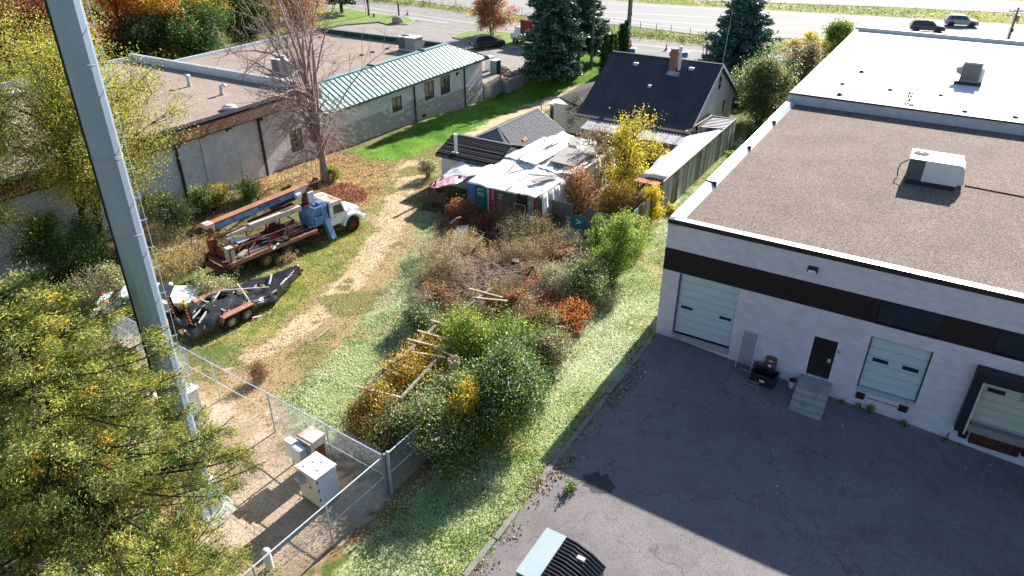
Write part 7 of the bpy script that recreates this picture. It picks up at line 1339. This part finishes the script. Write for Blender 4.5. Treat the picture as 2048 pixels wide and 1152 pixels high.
# ================================================================== OVERGROWN LOT: shrubs, weeds, arbour, junk
SH = [('honeysuckle_bush', 1010, 850, 3.3, 3.3, Y_(('dark', 2), ('green', 4), ('bright', 1), ('grey', 2)), 'large dark green honeysuckle at the right end of the overgrown lot', 2.0),
 ('honeysuckle_bush', 1025, 740, 2.5, 2.6, Y_(('bright', 3), ('green', 4), ('yg', 1)), 'green honeysuckle just behind the large dark one', 1.8),
 ('grape_vine', 950, 742, 2.8, 2.7, Y_(('bright', 5), ('yg', 3), ('gold', 1), ('green', 2)), 'bright yellow green grape vine heaped over the far end of the timber arbour', 2.0),
 ('honeysuckle_bush', 862, 905, 3.0, 2.2, Y_(('green', 3), ('grey', 4), ('olive', 2), ('gold', 1)), 'grey green glossy bush nearest the fence corner', 2.0),
 ('honeysuckle_bush', 915, 930, 2.2, 1.6, Y_(('green', 4), ('grey', 2), ('olive', 2), ('red', .25)), 'low dark bush with a few red leaves above the chain link run', 2.0),
 ('golden_sapling', 932, 900, 1.5, 3.0, Y_(('gold', 4), ('yellow', 2), ('yg', 2)), 'golden leaved sapling growing against the broken pipe stump', 1.7),
 ('grape_vine', 765, 868, 2.2, 1.7, Y_(('gold', 3), ('olive', 3), ('brown', 2)), 'brownish gold vine over the near end of the timber arbour', 2.0),
 ('grape_vine', 815, 800, 2.3, 1.9, Y_(('yg', 3), ('gold', 3), ('brown', 2), ('orange', .5)), 'gold and green vine filling the middle of the timber arbour', 1.8),
 ('grape_vine', 855, 745, 1.8, 1.5, Y_(('gold', 3), ('orange', .7), ('yg', 2), ('brown', 1)), 'orange tinged vine under the middle slats of the arbour', 1.6),
 ('mixed_shrub', 1090, 745, 2.3, 1.9, Y_(('grey', 3), ('green', 2), ('rustred', 2)), 'grey green shrub with wine red leaves behind the honeysuckle', 1.6),
 ('mixed_shrub', 1055, 690, 2.0, 1.7, Y_(('olive', 3), ('rustred', 3), ('green', 1)), 'wine red and olive shrub in the middle of the overgrown lot', 1.5),
 ('sumac', 1140, 655, 2.0, 1.4, Y_(('orange', 3), ('red', 2), ('rustred', 2), ('olive', 2)), 'orange red sumac at the edge of the clover strip', 1.5),
 ('mixed_shrub', 1170, 600, 2.4, 1.8, Y_(('olive', 4), ('grey', 3), ('green', 1)), 'feathery olive shrub beside the clover strip behind the sumac', 1.6),
 ('mixed_shrub', 1115, 585, 1.8, 1.5, Y_(('grey', 4), ('olive', 2)), 'silvery feathery shrub left of the olive one', 1.3),
 ('green_sapling', 1232, 552, 2.5, 3.2, Y_(('bright', 6), ('green', 2), ('yg', 1)), 'bright fresh green sapling in front of the signboard fence', 1.6),
 ('green_sapling', 1192, 520, 1.3, 2.6, Y_(('green', 3), ('bright', 3)), 'slender green sapling left of the bright one', 1.3),
 ('green_sapling', 1270, 500, 1.5, 1.9, Y_(('bright', 2), ('yg', 3), ('yellow', 1)), 'small yellow green sapling right of the bright one', 1.3),
 ('yellow_vine', 1300, 447, 1.6, 2.3, Y_(('yellow', 6), ('gold', 1)), 'yellow vine climbing the right corner of the signboard fence', 1.4),
 ('yellow_vine', 1000, 418, 1.1, 2.0, Y_(('yellow', 3), ('yg', 3)), 'small yellow green vine hanging on the grey fence boards', 1.2),
 ('dry_vine', 1150, 425, 3.0, 2.4, Y_(('rustred', 2), ('pink', 2), ('gold', 2), ('brown', 2)), 'tangle of brown pink dry vines on top of the fence behind the signboards', 1.5),
 ('dry_vine', 1235, 440, 2.6, 2.4, Y_(('gold', 3), ('brown', 3), ('yellow', 2)), 'brown gold vine tangle right behind the signboard fence', 1.5),
 ('dry_vine', 1130, 390, 2.4, 1.6, Y_(('brown', 3), ('tan', 2), ('rustred', 2)), 'low brown vine heap beside the tarped shelter', 1.2),
 ('dark_shrub', 862, 668, 2.1, 1.3, Y_(('dark', 3), ('grey', 3), ('olive', 1)), 'dark grey green shrub at the edge of the clover by the arbour', 1.5),
 ('brown_shrub', 885, 622, 2.2, 1.3, Y_(('brown', 4), ('rustred', 1), ('olive', 2)), 'brown withered shrub left of the brush pile', 1.3),
 ('weedy_bush', 855, 355, 1.5, 1.3, Y_(('grey', 3), ('tan', 2), ('olive', 2)), 'grey green weedy bush between the track and the white shed', 1.3),
 ('weedy_bush', 872, 392, 1.2, .9, Y_(('olive', 3), ('tan', 2), ('yellow', .7)), 'low olive bush by the banner heap', 1.2),
 ('rusty_bush', 925, 440, 2.0, 1.1, Y_(('orange', 1), ('brown', 4), ('rustred', 2)), 'rust brown bush below the teal signboard', 1.3),
 ('rusty_bush', 975, 455, 1.6, 1.0, Y_(('brown', 3), ('rustred', 3)), 'low rust brown bush below the red signboard', 1.2)]
SH += [('wild_bramble', 905, 700, 2.2, 1.7, Y_(('olive', 2), ('green', 2), ('brown', 1)), 'olive bramble between the dark shrub and the grape vine', 1.5), ('wild_bramble', 985, 640, 2.0, 1.5, Y_(('brown', 2), ('olive', 2), ('rustred', 1)), 'brown olive bramble at the front of the brush pile', 1.4),
 ('wild_bramble', 1110, 700, 1.8, 1.5, Y_(('grey', 3), ('olive', 2), ('rustred', 1)), 'silvery bramble beside the strip below the sumac', 1.4), ('wild_bramble', 800, 890, 2.2, 1.5, Y_(('dark', 3), ('brown', 2), ('olive', 1)), 'dark brown bramble against the chain link fence', 1.8), ('wild_bramble', 740, 850, 1.6, 1.2, Y_(('brown', 2), ('olive', 2), ('gold', 2)), 'low gold brown bramble at the very left of the lot', 1.5),
 ('wild_bramble', 960, 890, 2.4, 2.0, Y_(('green', 4), ('gold', 1.5), ('olive', 2)), 'dark bramble below the golden sapling', 1.9), ('wild_bramble', 905, 840, 2.0, 2.0, Y_(('grey', 3), ('olive', 2), ('yg', 1)), 'grey leaved bramble left of the golden sapling', 1.8), ('wild_bramble', 1035, 640, 1.8, 1.4, Y_(('rustred', 2), ('olive', 2), ('red', .4)), 'wine coloured bramble beside the far end of the arbour', 1.4),
 ('wild_bramble', 1205, 560, 1.8, 1.4, Y_(('olive', 3), ('green', 2)), 'olive bramble at the foot of the bright sapling', 1.5), ('wild_bramble', 1090, 470, 1.8, 1.2, Y_(('brown', 3), ('olive', 1)), 'brown bramble at the foot of the grey fence boards', 1.4), ('wild_bramble', 1065, 790, 2.0, 1.8, Y_(('green', 3), ('dark', 2), ('grey', 1)), 'green bramble right of the tall honeysuckle', 1.8)]
for i, (nm, px, py, w, h, pals, lab, n) in enumerate(SH): shrub(nm, lab, px, py, w * 1.16, h * 1.12, pals, leaf=.085, n=n, seed=100 + i, bark='bark_pale' if 'dry' in nm or 'brown' in nm else 'bark')
SL = [('wild_shrub', 352, 470, 2.6, 2.6, Y_(('grey', 4), ('green', 3)), 'grey green shrub left of the crane boom tip'), ('wild_shrub', 410, 425, 2.2, 1.9, Y_(('green', 3), ('grey', 2), ('yg', 1)), 'green shrub in front of the block wall beside the white vent pipe'),
 ('wild_shrub', 445, 415, 1.7, 1.6, Y_(('yellow', 5), ('gold', 1)), 'bright yellow shrub between the wall and the crane boom'), ('wild_shrub', 495, 400, 2.1, 1.4, Y_(('green', 3), ('bright', 1), ('grey', 2)), 'low green shrub near the end of the white vent pipe'),
 ('wild_shrub', 375, 390, 2.0, 2.9, Y_(('yg', 3), ('yellow', 2), ('green', 1)), 'tall yellow green shrub against the black downspout'), ('wild_shrub', 300, 440, 2.2, 2.1, Y_(('yg', 3), ('olive', 2)), 'yellow green shrub just right of the steel pole'),
 ('wild_shrub', 185, 540, 3.6, 2.9, Y_(('dark', 5), ('green', 3)), 'wide dark green shrub left of the steel pole'), ('wild_shrub', 110, 540, 3.2, 3.0, Y_(('dark', 4), ('green', 3), ('olive', 1)), 'dark green shrub behind the conifer top at the left'),
 ('wild_shrub', 205, 475, 1.4, 2.6, Y_(('yellow', 3), ('yg', 3)), 'narrow yellow green sapling rising above the dark shrubs'), ('wild_shrub', 120, 470, 2.2, 2.6, Y_(('bright', 2), ('green', 3)), 'bright green vine covered shrub against the block wall'),
 ('wild_shrub', 40, 520, 3.4, 2.8, Y_(('dark', 3), ('green', 2), ('grey', 2)), 'dark shrub at the left edge under the locust'), ('wild_shrub', 240, 590, 2.2, 1.7, Y_(('olive', 3), ('tan', 2), ('grey', 2)), 'feathery olive shrub beside the abandoned sedan'),
 ('wild_shrub', 470, 560, 1.3, .8, Y_(('grey', 3), ('dark', 2)), 'small weedy shrub under the rear of the crane truck'), ('wild_shrub', 418, 595, 2.0, 1.3, Y_(('grey', 4), ('tan', 1), ('yg', 1)), 'pale weedy shrub growing over the hood of the sedan'),
 ('wild_shrub', 500, 355, 1.1, .6, Y_(('yg', 3), ('green', 1)), 'tiny yellow green shrub at the foot of the wall behind the boom'), ('wild_shrub', 575, 388, .9, .7, Y_(('olive', 2), ('yg', 2)), 'tiny shrub close to the boom near the bare tree'),
 ('wild_shrub', 668, 362, 1.3, 1.2, Y_(('yg', 2), ('green', 2)), 'green shoots at the foot of the bare tree'), ('wild_shrub', 255, 650, 1.8, 1.1, Y_(('olive', 3), ('green', 2)), 'low olive shrub in front of the sedan, by the fence'),
 ('wild_shrub', 375, 640, .7, 1.2, Y_(('yellow', 3), ('yg', 2)), 'yellow weed standing between the trailer ramps'), ('wild_shrub', 1440, 350, .9, .8, Y_(('yg', 3), ('yellow', 1)), 'yellow green weed at the foot of the pale green panels, nearer one'),
 ('wild_shrub', 1455, 322, .9, .9, Y_(('bright', 3), ('green', 1)), 'bright green weed at the foot of the pale green panels, farther one'), ('wild_shrub', 1340, 425, 1.0, .5, Y_(('yellow', 2), ('yg', 2)), 'yellow weeds at the near corner of the pale green panels'), ('wild_shrub', 1505, 280, 2.2, .9, Y_(('green', 3), ('bright', 1)), 'low green shrub in the shade behind the long lean-to')]
for i, (nm, px, py, w, h, pals, lab) in enumerate(SL): shrub(nm, lab, px, py, w, h, pals, leaf=.095, n=1.7, seed=200 + i, group=None)
WD_ = [(878, 520, 2.2, 1.2, Y_(('tan', 5), ('brown', 1)), 'tan dry goldenrod clump at the left edge of the overgrown lot'), (900, 560, 1.9, 1.0, Y_(('tan', 3), ('brown', 3)), 'brown tan dry weeds below the goldenrod clump'), (868, 560, 1.6, 1.0, Y_(('tan', 4), ('olive', 2)), 'olive tan weeds beside the clover, left of the brush pile'),
 (930, 500, 1.8, 1.0, Y_(('tan', 5), ('yellow', .4)), 'pale tan weeds around the white rubble'), (1050, 490, 2.4, 1.5, Y_(('olive', 3), ('tan', 4)), 'tall olive tan weeds below the middle of the fence'), (1095, 520, 2.0, 1.3, Y_(('tan', 3), ('brown', 3)), 'brown tan weeds left of the rusty tank'),
 (1010, 450, 1.6, 1.3, Y_(('brown', 3), ('pink', 2), ('tan', 1)), 'pinkish brown weeds in front of the old window frame'), (1130, 500, 1.6, 1.2, Y_(('tan', 2), ('grey', 2)), 'greyish tan weeds behind the rusty tank'), (1075, 555, 1.7, .8, Y_(('tan', 4), ('rustred', 1)), 'short tan weeds beside the tree stump'), (1000, 515, 1.9, .6, Y_(('tan', 5), ('orange', .5)), 'short straw coloured grass by the long rusty beam'),
 (1120, 560, 1.3, .7, Y_(('tan', 4),), 'straw clump below the rusty tank'), (1030, 590, 1.6, .9, Y_(('brown', 3), ('grey', 2)), 'brown twiggy weeds by the metal star frame'), (345, 545, 2.2, 1.1, Y_(('tan', 4), ('yellow', 2)), 'yellow tan weeds behind the abandoned sedan'), (395, 520, 1.8, 1.0, Y_(('tan', 4), ('brown', 2)), 'tan weeds behind the rear bumper of the crane truck'),
 (330, 500, 2.0, 1.2, Y_(('tan', 3), ('olive', 3)), 'olive tan weeds right of the pole in front of the shrubs'), (200, 600, 1.8, 1.5, Y_(('grey', 2), ('tan', 3)), 'feathery pale weeds left of the sedan'), (440, 600, 1.6, 1.0, Y_(('grey', 3), ('tan', 2), ('yg', 1)), 'pale weeds between the sedan hood and the truck'), (1080, 640, 1.8, 1.0, Y_(('rustred', 3), ('brown', 2), ('red', 1)), 'wine red weeds under the silvery shrub'),
 (570, 520, 1.1, .5, Y_(('tan', 3), ('pink', 1)), 'small tan weeds between the rear wheels of the truck'), (1210, 610, 1.0, .8, Y_(('grey', 3), ('olive', 1)), 'small grey weed leaning over the clover strip'), (520, 760, .5, .8, Y_(('brown', 1),), 'single dead brown stalk on the dirt by the fence'), (1040, 520, 1.2, 1.1, Y_(('olive', 1), ('tan', 3)), 'tan seed heads left of the stump')]
for i, (px, py, w, h, pals, lab) in enumerate(WD_): weed('dry_weeds', lab, px, py, w * 1.1, h * 1.25, pals, seed=300 + i, stems=int(50 + 70 * w), leaf=.06, nleaf=5)
# weedy strip between frontage road and highway
rng = np.random.default_rng(77); k = 0
pl = [(640, -8), (760, 4), (900, 17), (1040, 40), (1220, 66), (1415, 87), (1560, 104)]
SP = []
for a, b_ in zip(pl[:-1], pl[1:]):
    for t_ in np.arange(0, 1, 28 / max(28, b_[0] - a[0])): SP.append((a[0] + (b_[0] - a[0]) * t_, a[1] + (b_[1] - a[1]) * t_))
anc = []
for x, y in SP:
    p = G(x, y); 
    for _ in range(34): anc.append((p.x + rng.normal(0, 1.9), p.y + rng.normal(0, .75) + .5, abs(rng.normal(0, .28)) + .08))
V, c, N = leaves(np.array(anc), 12, .26, .19, Y_(('olive', 4), ('dark', 2), ('tan', 3), ('green', 2)), rng, up=.3); o = npmesh('roadside_weeds', V, N, c, 'dry'); tag(o, 'weedy verge between the frontage road and the highway fence', 'weeds', None, 'stuff')
t = thing('wire_stock_fence', 'low wire fence with thin posts along the weedy highway verge', 'fence', G(1220, 60))
o0 = t.location.copy(); prev = None
for i, (x, y) in enumerate([(760, -4), (810, 3), (860, 8), (912, 13), (965, 20), (1014, 26), (1044, 32), (1175, 50), (1218, 55), (1248, 60), (1280, 62), (1312, 66), (1341, 70), (1379, 76), (1411, 80)]):
    p = G(x, y) - o0; MB().cyl(p, p + Vector((0, 0, 1.35)), .05, n=6).build('post', 'wood_grey', t)
    if prev is not None:
        for z in (.5, .9, 1.25): MB().cyl(prev + Vector((0, 0, z)), p + Vector((0, 0, z)), .01, n=3).build('wire', 'galv', t)
    prev = p
def verge(name, lab, pxs, pals, n, seed):
    pl_ = [tuple(G(*p))[:2] for p in pxs]; o = scatter(name, lab, 'grass', pl_, n, .35, pals, seed=seed, patch=6, upr=.4); return o
verge('median_grass', 'yellow green grass of the highway median', [(1050, -18), (1250, 1), (1300, 6), (1536, 19), (2048, 47), (2060, 30), (1780, 15), (1500, 3), (1330, -1), (1100, -20)], Y_(('olive', 2), ('tan', 2), ('yg', 2)), 5, 81)
# timber arbour (pergola) with slats
T = thing('timber_arbour', 'low weathered timber arbour of rails and cross slats half buried in vines', 'arbour', G(760, 800))
o0 = T.location.copy(); Zt = 1.75
def ar(p, q, w=.09, nm='rail', z=Zt, m_='wood_grey'): MB().bar(G(*p, z) - o0, G(*q, z) - o0, w, w * .7).build(nm, m_, T)
ar((735, 770), (803, 708), .13); ar((797, 722), (878, 645), .13); ar((925, 620), (985, 575), .13); ar((798, 800), (900, 690), .12); ar((860, 730), (965, 640), .1)
for (p, q) in [((710, 772), (803, 795)), ((765, 735), (800, 751)), ((776, 722), (826, 738)), ((804, 700), (890, 715)), ((815, 678), (884, 696)), ((835, 661), (899, 680)), ((861, 640), (892, 650)), ((938, 577), (1005, 595)), ((945, 595), (1015, 602)), ((880, 700), (920, 720))]: ar(p, q, .085, 'slat', Zt + .09, 'wood_pale')
for p in [(737, 773), (793, 793), (800, 712), (878, 645), (895, 690), (985, 577), (1010, 600)]:
    q = G(*p, Zt) - o0; MB().box(q.x - .05, q.x + .05, q.y - .05, q.y + .05, -.1, Zt).build('post', 'wood_grey', T)
t = thing('broken_pipe_stump', 'broken hollow stump with a jagged pale rim rising from the bushes', 'stump', G(912, 818)); mb = MB()
n = 18; v = []
for z, r in ((0, .2), (2.1, .17), (2.35, .24), (2.62, .25)): v += [(r * math.cos(2 * math.pi * i / n), r * math.sin(2 * math.pi * i / n), z + (.08 * math.sin(i * 2.3) if z > 2.5 else 0)) for i in range(n)]
mb.add(v, [(k * n + i, k * n + (i + 1) % n, (k + 1) * n + (i + 1) % n, (k + 1) * n + i) for k in range(3) for i in range(n)]); mb.build('hollow_trunk', 'wood_pale', t, solid=.05); MB().cyl((0, 0, 2.3), (0, 0, 2.4), .18, n=14).build('rotted_core', 'boom_top', t)
# junk in the lot
t = thing('rusty_tank', 'rusty open steel drum lying on its side in the weeds', 'tank', Gt(1105, 530)); t.rotation_euler = (0, 0, R(25)); mb = MB(); n = 22; v = []
for x in (0, 1.5): v += [(x, .42 * math.cos(2 * math.pi * i / n), .42 + .42 * math.sin(2 * math.pi * i / n)) for i in range(n)]
mb.add(v, [(i, (i + 1) % n, n + (i + 1) % n, n + i) for i in range(n)]); mb.add(v[n:], [tuple(range(n))]); mb.build('shell', 'rust', t, solid=.02); MB().cyl((-.01, 0, .42), (.0, 0, .42), .0001, n=4).build('seam_ring', 'rust_dark', t)
for x in (0, .75, 1.48): MB().path([(x, .435 * math.cos(2 * math.pi * i / 18), .42 + .435 * math.sin(2 * math.pi * i / 18)) for i in range(19)], .018, 5).build('hoop', 'rust_dark', t)
t = thing('tree_stump', 'short sawn tree stump with a pale top among straw weeds', 'stump', Gt(1031, 536)); MB().cyl((0, 0, 0), (0, 0, .5), .27, .23, 14).build('trunk', 'bark_dark', t); MB().cyl((0, 0, .5), (0, 0, .52), .22, .21, 14).build('cut_face', 'wood_pale', t)
t = thing('tree_stump', 'dark stump by the pale driftwood piece near the long beam', 'stump', Gt(946, 500)); MB().cyl((0, 0, 0), (0, 0, .45), .22, .18, 12).build('trunk', 'bark_dark', t); MB().cyl((0, 0, .45), (0, 0, .47), .17, .16, 12).build('cut_face', 'bark', t)
tag(MB().bar(tuple(G(948, 485, .4)), tuple(G(966, 477, .55)), .13, .1).build('pale_branch', 'wood_pale', bevel=.03), 'short pale cut branch resting on the dark stump', 'branch')
t = thing('rusty_beam', 'long rusty channel beam lying across the weeds', 'beam', (0, 0, 0)); a, b_ = G(943, 464, .35), G(1002, 492, .25); t.location = a; MB().bar((0, 0, 0), b_ - a, .26, .03).build('web', 'boom_top', t)
nrm = (b_ - a).normalized().cross(Vector((0, 0, 1))) * .13
for s in (-1, 1): MB().bar(nrm * s + Vector((0, 0, .03)), b_ - a + nrm * s + Vector((0, 0, .03)), .02, .1).build('flange', 'rust_dark', t)
t = thing('rusted_plough_part', 'curved rusty steel blade standing up at the left of the lot', 'scrap metal', Gt(898, 470)); cloth('blade', 'rust', [(-.3, 0, 0), (.35, .1, .1), (.75, .2, 1.0), (.1, .0, .8)], 6, 6, .12, 61, t, th=.03); MB().path([(.1, 0, .8), (.5, .1, 1.1), (.8, .2, 1.15)], .05, 6).build('handle', 'wood_pale', t)
o = MB(); P = [[(G(908 + i * 6 - j * 1.0, 455 + j * 6).x, G(908 + i * 6, 455 + j * 6).y, .02 + .3 * float(fnoise(i * 1.3, j * 1.1, 1.5, 2))) for j in range(8)] for i in range(6)]; o.grid(P)
tag(o.build('rubble_sheet', 'tarp_white', solid=.05), 'crumpled white sheet over rubble beside the rusty blade', 'plastic sheet')
t = thing('metal_star_frame', 'thin dark metal folding frame shaped like a star, upright in the weeds', 'metal frame', Gt(1055, 572))
Ps = [(-.45, 0, 0), (.3, 0, 1.25), (.65, .1, .0), (-.5, .05, .75), (.75, .0, .65), (-.2, .3, .05)]
for a, b_ in [(0, 1), (1, 2), (2, 3), (3, 4), (4, 0), (1, 5), (3, 1), (0, 4)]: MB().bar(Ps[a], Ps[b_], .045).build('frame_bar', 'rust_dark', t)
o = MB(); o.slab([tuple(Gt(*p))[:2] + (.05,) for p in [(1035, 560), (1090, 555), (1100, 590), (1050, 600)]], .06); tag(o.build('concrete_slab', 'concrete'), 'pale broken concrete slab under the star shaped frame', 'slab')
rng = np.random.default_rng(5); n = 1500; cx = rng.normal(0, 1, n) * 62 + 960; cy = rng.normal(0, 1, n) * 26 + 565
s0 = np.array([tuple(Gt(x, y)) for x, y in zip(cx, cy)]); L = rng.uniform(.3, 1.3, (n, 1)); dr = unit(rng.normal(0, 1, (n, 3)) * [1, .6, .28] + [.5, -.35, .12]); s0[:, 2] += rng.random(n) * .45; V, F = tubes(bez(s0, s0 + dr * L * .5 + rng.normal(0, .06, (n, 3)), s0 + dr * L, 4), np.full((n, 4), .011), 3)
tag(npmesh('brush_pile', V, 0, mat='twig_pink', F=F), 'pinkish grey pile of cut brush and twigs in the middle of the lot', 'brush pile', None, 'stuff')
for i, (a, b_) in enumerate([((955, 505), (1010, 545)), ((940, 540), (1015, 560)), ((985, 525), (1030, 555)), ((920, 545), (950, 575)), ((965, 560), (1020, 590))]):
    tag(MB().cyl(Gt(*a, .35), Gt(*b_, .2), .045, .03, 7).build('pale_pole', ['wood_pale', 'wood_dark'][i % 2]), ['pale pole lying highest on the brush pile', 'dark pole across the middle of the brush pile', 'pale pole reaching from the brush pile to the stump', 'dark pole at the left side of the brush pile', 'pale pole at the front of the brush pile'][i], 'pole')
for i, (px, py) in enumerate([(1062, 585), (1040, 606), (1070, 607), (983, 680), (940, 672), (870, 860)]):
    p = Gt(px, py); V, c, N = leaves(np.array([[0, 0, .6], [.2, .1, .8], [-.2, 0, .7]]), 26, .16, .09, Y_(('red', 1)), np.random.default_rng(i)); o = npmesh('red_sprig', V, N, c * 1.5, 'leaf'); o.location = p; o['kind'] = 'stuff'; tag(o, ['scarlet sprig just above the arbour end by the star frame', 'scarlet sprig at the far right end of the arbour', 'scarlet sprig right of the far arbour slat', 'tiny red sprig in the green vine', 'second tiny red sprig in the green vine', 'pinkish red sprig low in the grey green bush'][i], 'leaves')
# leaf and blade cover, countless
scatter('clover', 'pale green clover and creeping weeds between the track and the lot', 'ground cover', Z_['clover'], 620, .055, Y_(('clover', 6), ('green', 1.2), ('grey', 1), ('tan', .5)), seed=1, patch=1.6, aspect=.8)
scatter('strip_clover', 'pale clover and grass on the strip beside the warehouse', 'ground cover', Z_['strip'], 620, .055, Y_(('clover', 6), ('green', 1), ('bright', 1), ('tan', 1.2)), seed=2, patch=1.8, aspect=.8)
scatter('strip_grass', 'green grass tufts near the bottom of the strip', 'grass', gpoly([(700, 1150), (800, 1010), (900, 950), (1060, 900), (1100, 930), (1020, 1050), (900, 1200), (640, 1250)]), 420, .11, Y_(('bright', 3), ('green', 4), ('olive', 1)), seed=3, upr=1.2, aspect=.18, patch=1.0, gap=.42)
scatter('lawn_grass', 'bright green mown lawn along the block building', 'grass', Z_['lawn'], 130, .1, Y_(('bright', 5), ('green', 3)), seed=4, upr=.8, aspect=.25, patch=3)
scatter('truck_grass', 'yellow green grass around the crane truck and trailer', 'grass', Z_['truckgrass'], 260, .1, Y_(('yg', 3), ('green', 3), ('tan', 2)), seed=5, upr=1.0, aspect=.22, patch=1.0)
scatter('rough_grass', 'rough dry grass between the block wall and the track', 'grass', gpoly([(240, 640), (430, 520), (420, 430), (560, 350), (700, 300), (800, 320), (760, 460), (560, 650), (480, 740), (385, 760)]), 90, .1, Y_(('olive', 3), ('tan', 3), ('green', 1)), seed=6, upr=.8, aspect=.25, patch=1.2)
scatter('fallen_leaves', 'reddish fallen leaves under the bare tree', 'fallen leaves', Z_['leaflit'], 55, .11, Y_(('brown', 3), ('pink', 2), ('tan', 3)), seed=7, aspect=.8)
scatter('track_litter', 'small stones, clods and leaves on the dirt track', 'gravel', Z_['track'], 170, .05, Y_(('brown', 2), ('tan', 3), ('olive', 2)), seed=8, aspect=.9)
scatter('compound_gravel', 'loose stones and leaves on the gravel compound', 'gravel', Z_['compound'], 90, .04, Y_(('brown', 3), ('tan', 4)), seed=9, aspect=.9, mat='dry')
scatter('lot_litter', 'dead leaves and short brown weeds covering the overgrown lot', 'fallen leaves', Z_['junk'], 260, .08, Y_(('brown', 4), ('tan', 3), ('rustred', 1), ('olive', 2)), seed=10, upr=.5, aspect=.5, mat='dry', patch=1)
scatter('yard_litter', 'dead leaves covering the yard between shelter and lean-to', 'fallen leaves', Z_['yardjunk'], 120, .1, Y_(('brown', 4), ('tan', 2), ('gold', 1)), seed=11, upr=.4, aspect=.6, mat='dry')
kp = [tuple(wp(a, b)[:2]) for a, b in [(-.1, -1), (.75, -1), (.85, -8), (.6, -12), (.7, -18), (-.3, -18), (-.25, -12), (-.1, -8)]]
scatter('kerb_leaves', 'fallen leaves and weeds gathered along the crumbling kerb', 'fallen leaves', kp, 170, .075, Y_(('brown', 4), ('pink', 2), ('tan', 2), ('dark', 2)), seed=12, aspect=.8, mat='dry', gap=.4)
scatter('wall_litter', 'leaves and moss at the foot of the warehouse wall', 'fallen leaves', [tuple(wp(a, b)[:2]) for a, b in [(3.8, -.1), (3.8, -1.2), (7, -2.6), (9, -1.2), (12, -.9), (14, -2.2), (18, -2.4), (18, -.1)]], 80, .05, Y_(('brown', 3), ('olive', 3), ('dark', 1), ('tan', 1)), seed=13, aspect=.8, mat='dry', gap=.47)
for i, (a, b) in enumerate([(10.05, -.25), (11.35, -.2), (9.5, -.15), (8.9, -.2), (1.3, -11.6), (13.0, -.3)]):
    shrub('wall_weed' if i != 4 else 'kerb_weed', ['largest green weed at the foot of the wall under the dock door', 'small green weed right of the dock door bumper', 'small weed under the left dock bumper', 'tiny weed between the steps and dock door', 'yellow green weed by the kerb at the edge of the shadow', 'tiny weed left of the dark dock shelter'][i], 0, 0, [.5, .3, .3, .25, .8, .25][i], [.35, .2, .2, .15, .5, .2][i], Y_(('bright', 2), ('green', 3)), leaf=.07, seed=400 + i, pos=(*wp(a, b)[:2], yz(a, b)), nleaf=1, cat='weed')

# reddish debris heap and a white sheet beyond the truck, guard rail in the weeds
scatter('red_leaf_heap', 'reddish heap of leaves and brush in front of the bare tree', 'fallen leaves', gpoly([(640, 385), (690, 368), (730, 382), (735, 400), (700, 408), (650, 402)]), 520, .12, Y_(('rustred', 3), ('pink', 3), ('brown', 3)), seed=21, upr=.6, aspect=.5, mat='dry', lift=.12)
o = cloth('white_sheet', 'tarp_white', [Gt(690, 374, .1), Gt(718, 380, .1), Gt(716, 388, .12), Gt(684, 382, .12)], 12, 8, .16, 91, None); tag(o, 'crumpled white plastic sheet on the reddish heap beyond the truck', 'plastic sheet')
t = thing('guard_rail', 'old timber rail half buried in tan weeds left of the crane truck', 'rail', Gt(310, 527)); q = Gt(385, 500) - t.location; MB().bar((0, 0, .4), (q.x, q.y, .45), .12, .22).build('rail', 'wood_grey', t)
for f in (.05, .5, .95): MB().box(q.x * f - .06, q.x * f + .06, q.y * f - .06, q.y * f + .06, 0, .4).build('post', 'wood_dark', t)
for i, (px, py) in enumerate([(905, 560), (840, 640), (1120, 610), (1150, 560), (1090, 600), (990, 720), (1060, 660), (960, 660)]):
    shrub('twiggy_bush', ['leafless twiggy bush left of the brush pile', 'leafless twiggy bush at the clover edge', 'twiggy silvery bush near the sumac', 'twiggy bush above the sumac', 'twiggy bush beside the star frame', 'bare twigs poking from the green honeysuckle', 'bare twigs behind the arbour end', 'bare twigs over the yellow green vine'][i], px, py, 2.0, 1.9, Y_(('grey', 1), ('tan', 1)), leaf=.06, seed=500 + i, bark='twig_pink', nleaf=1, limbs=26)
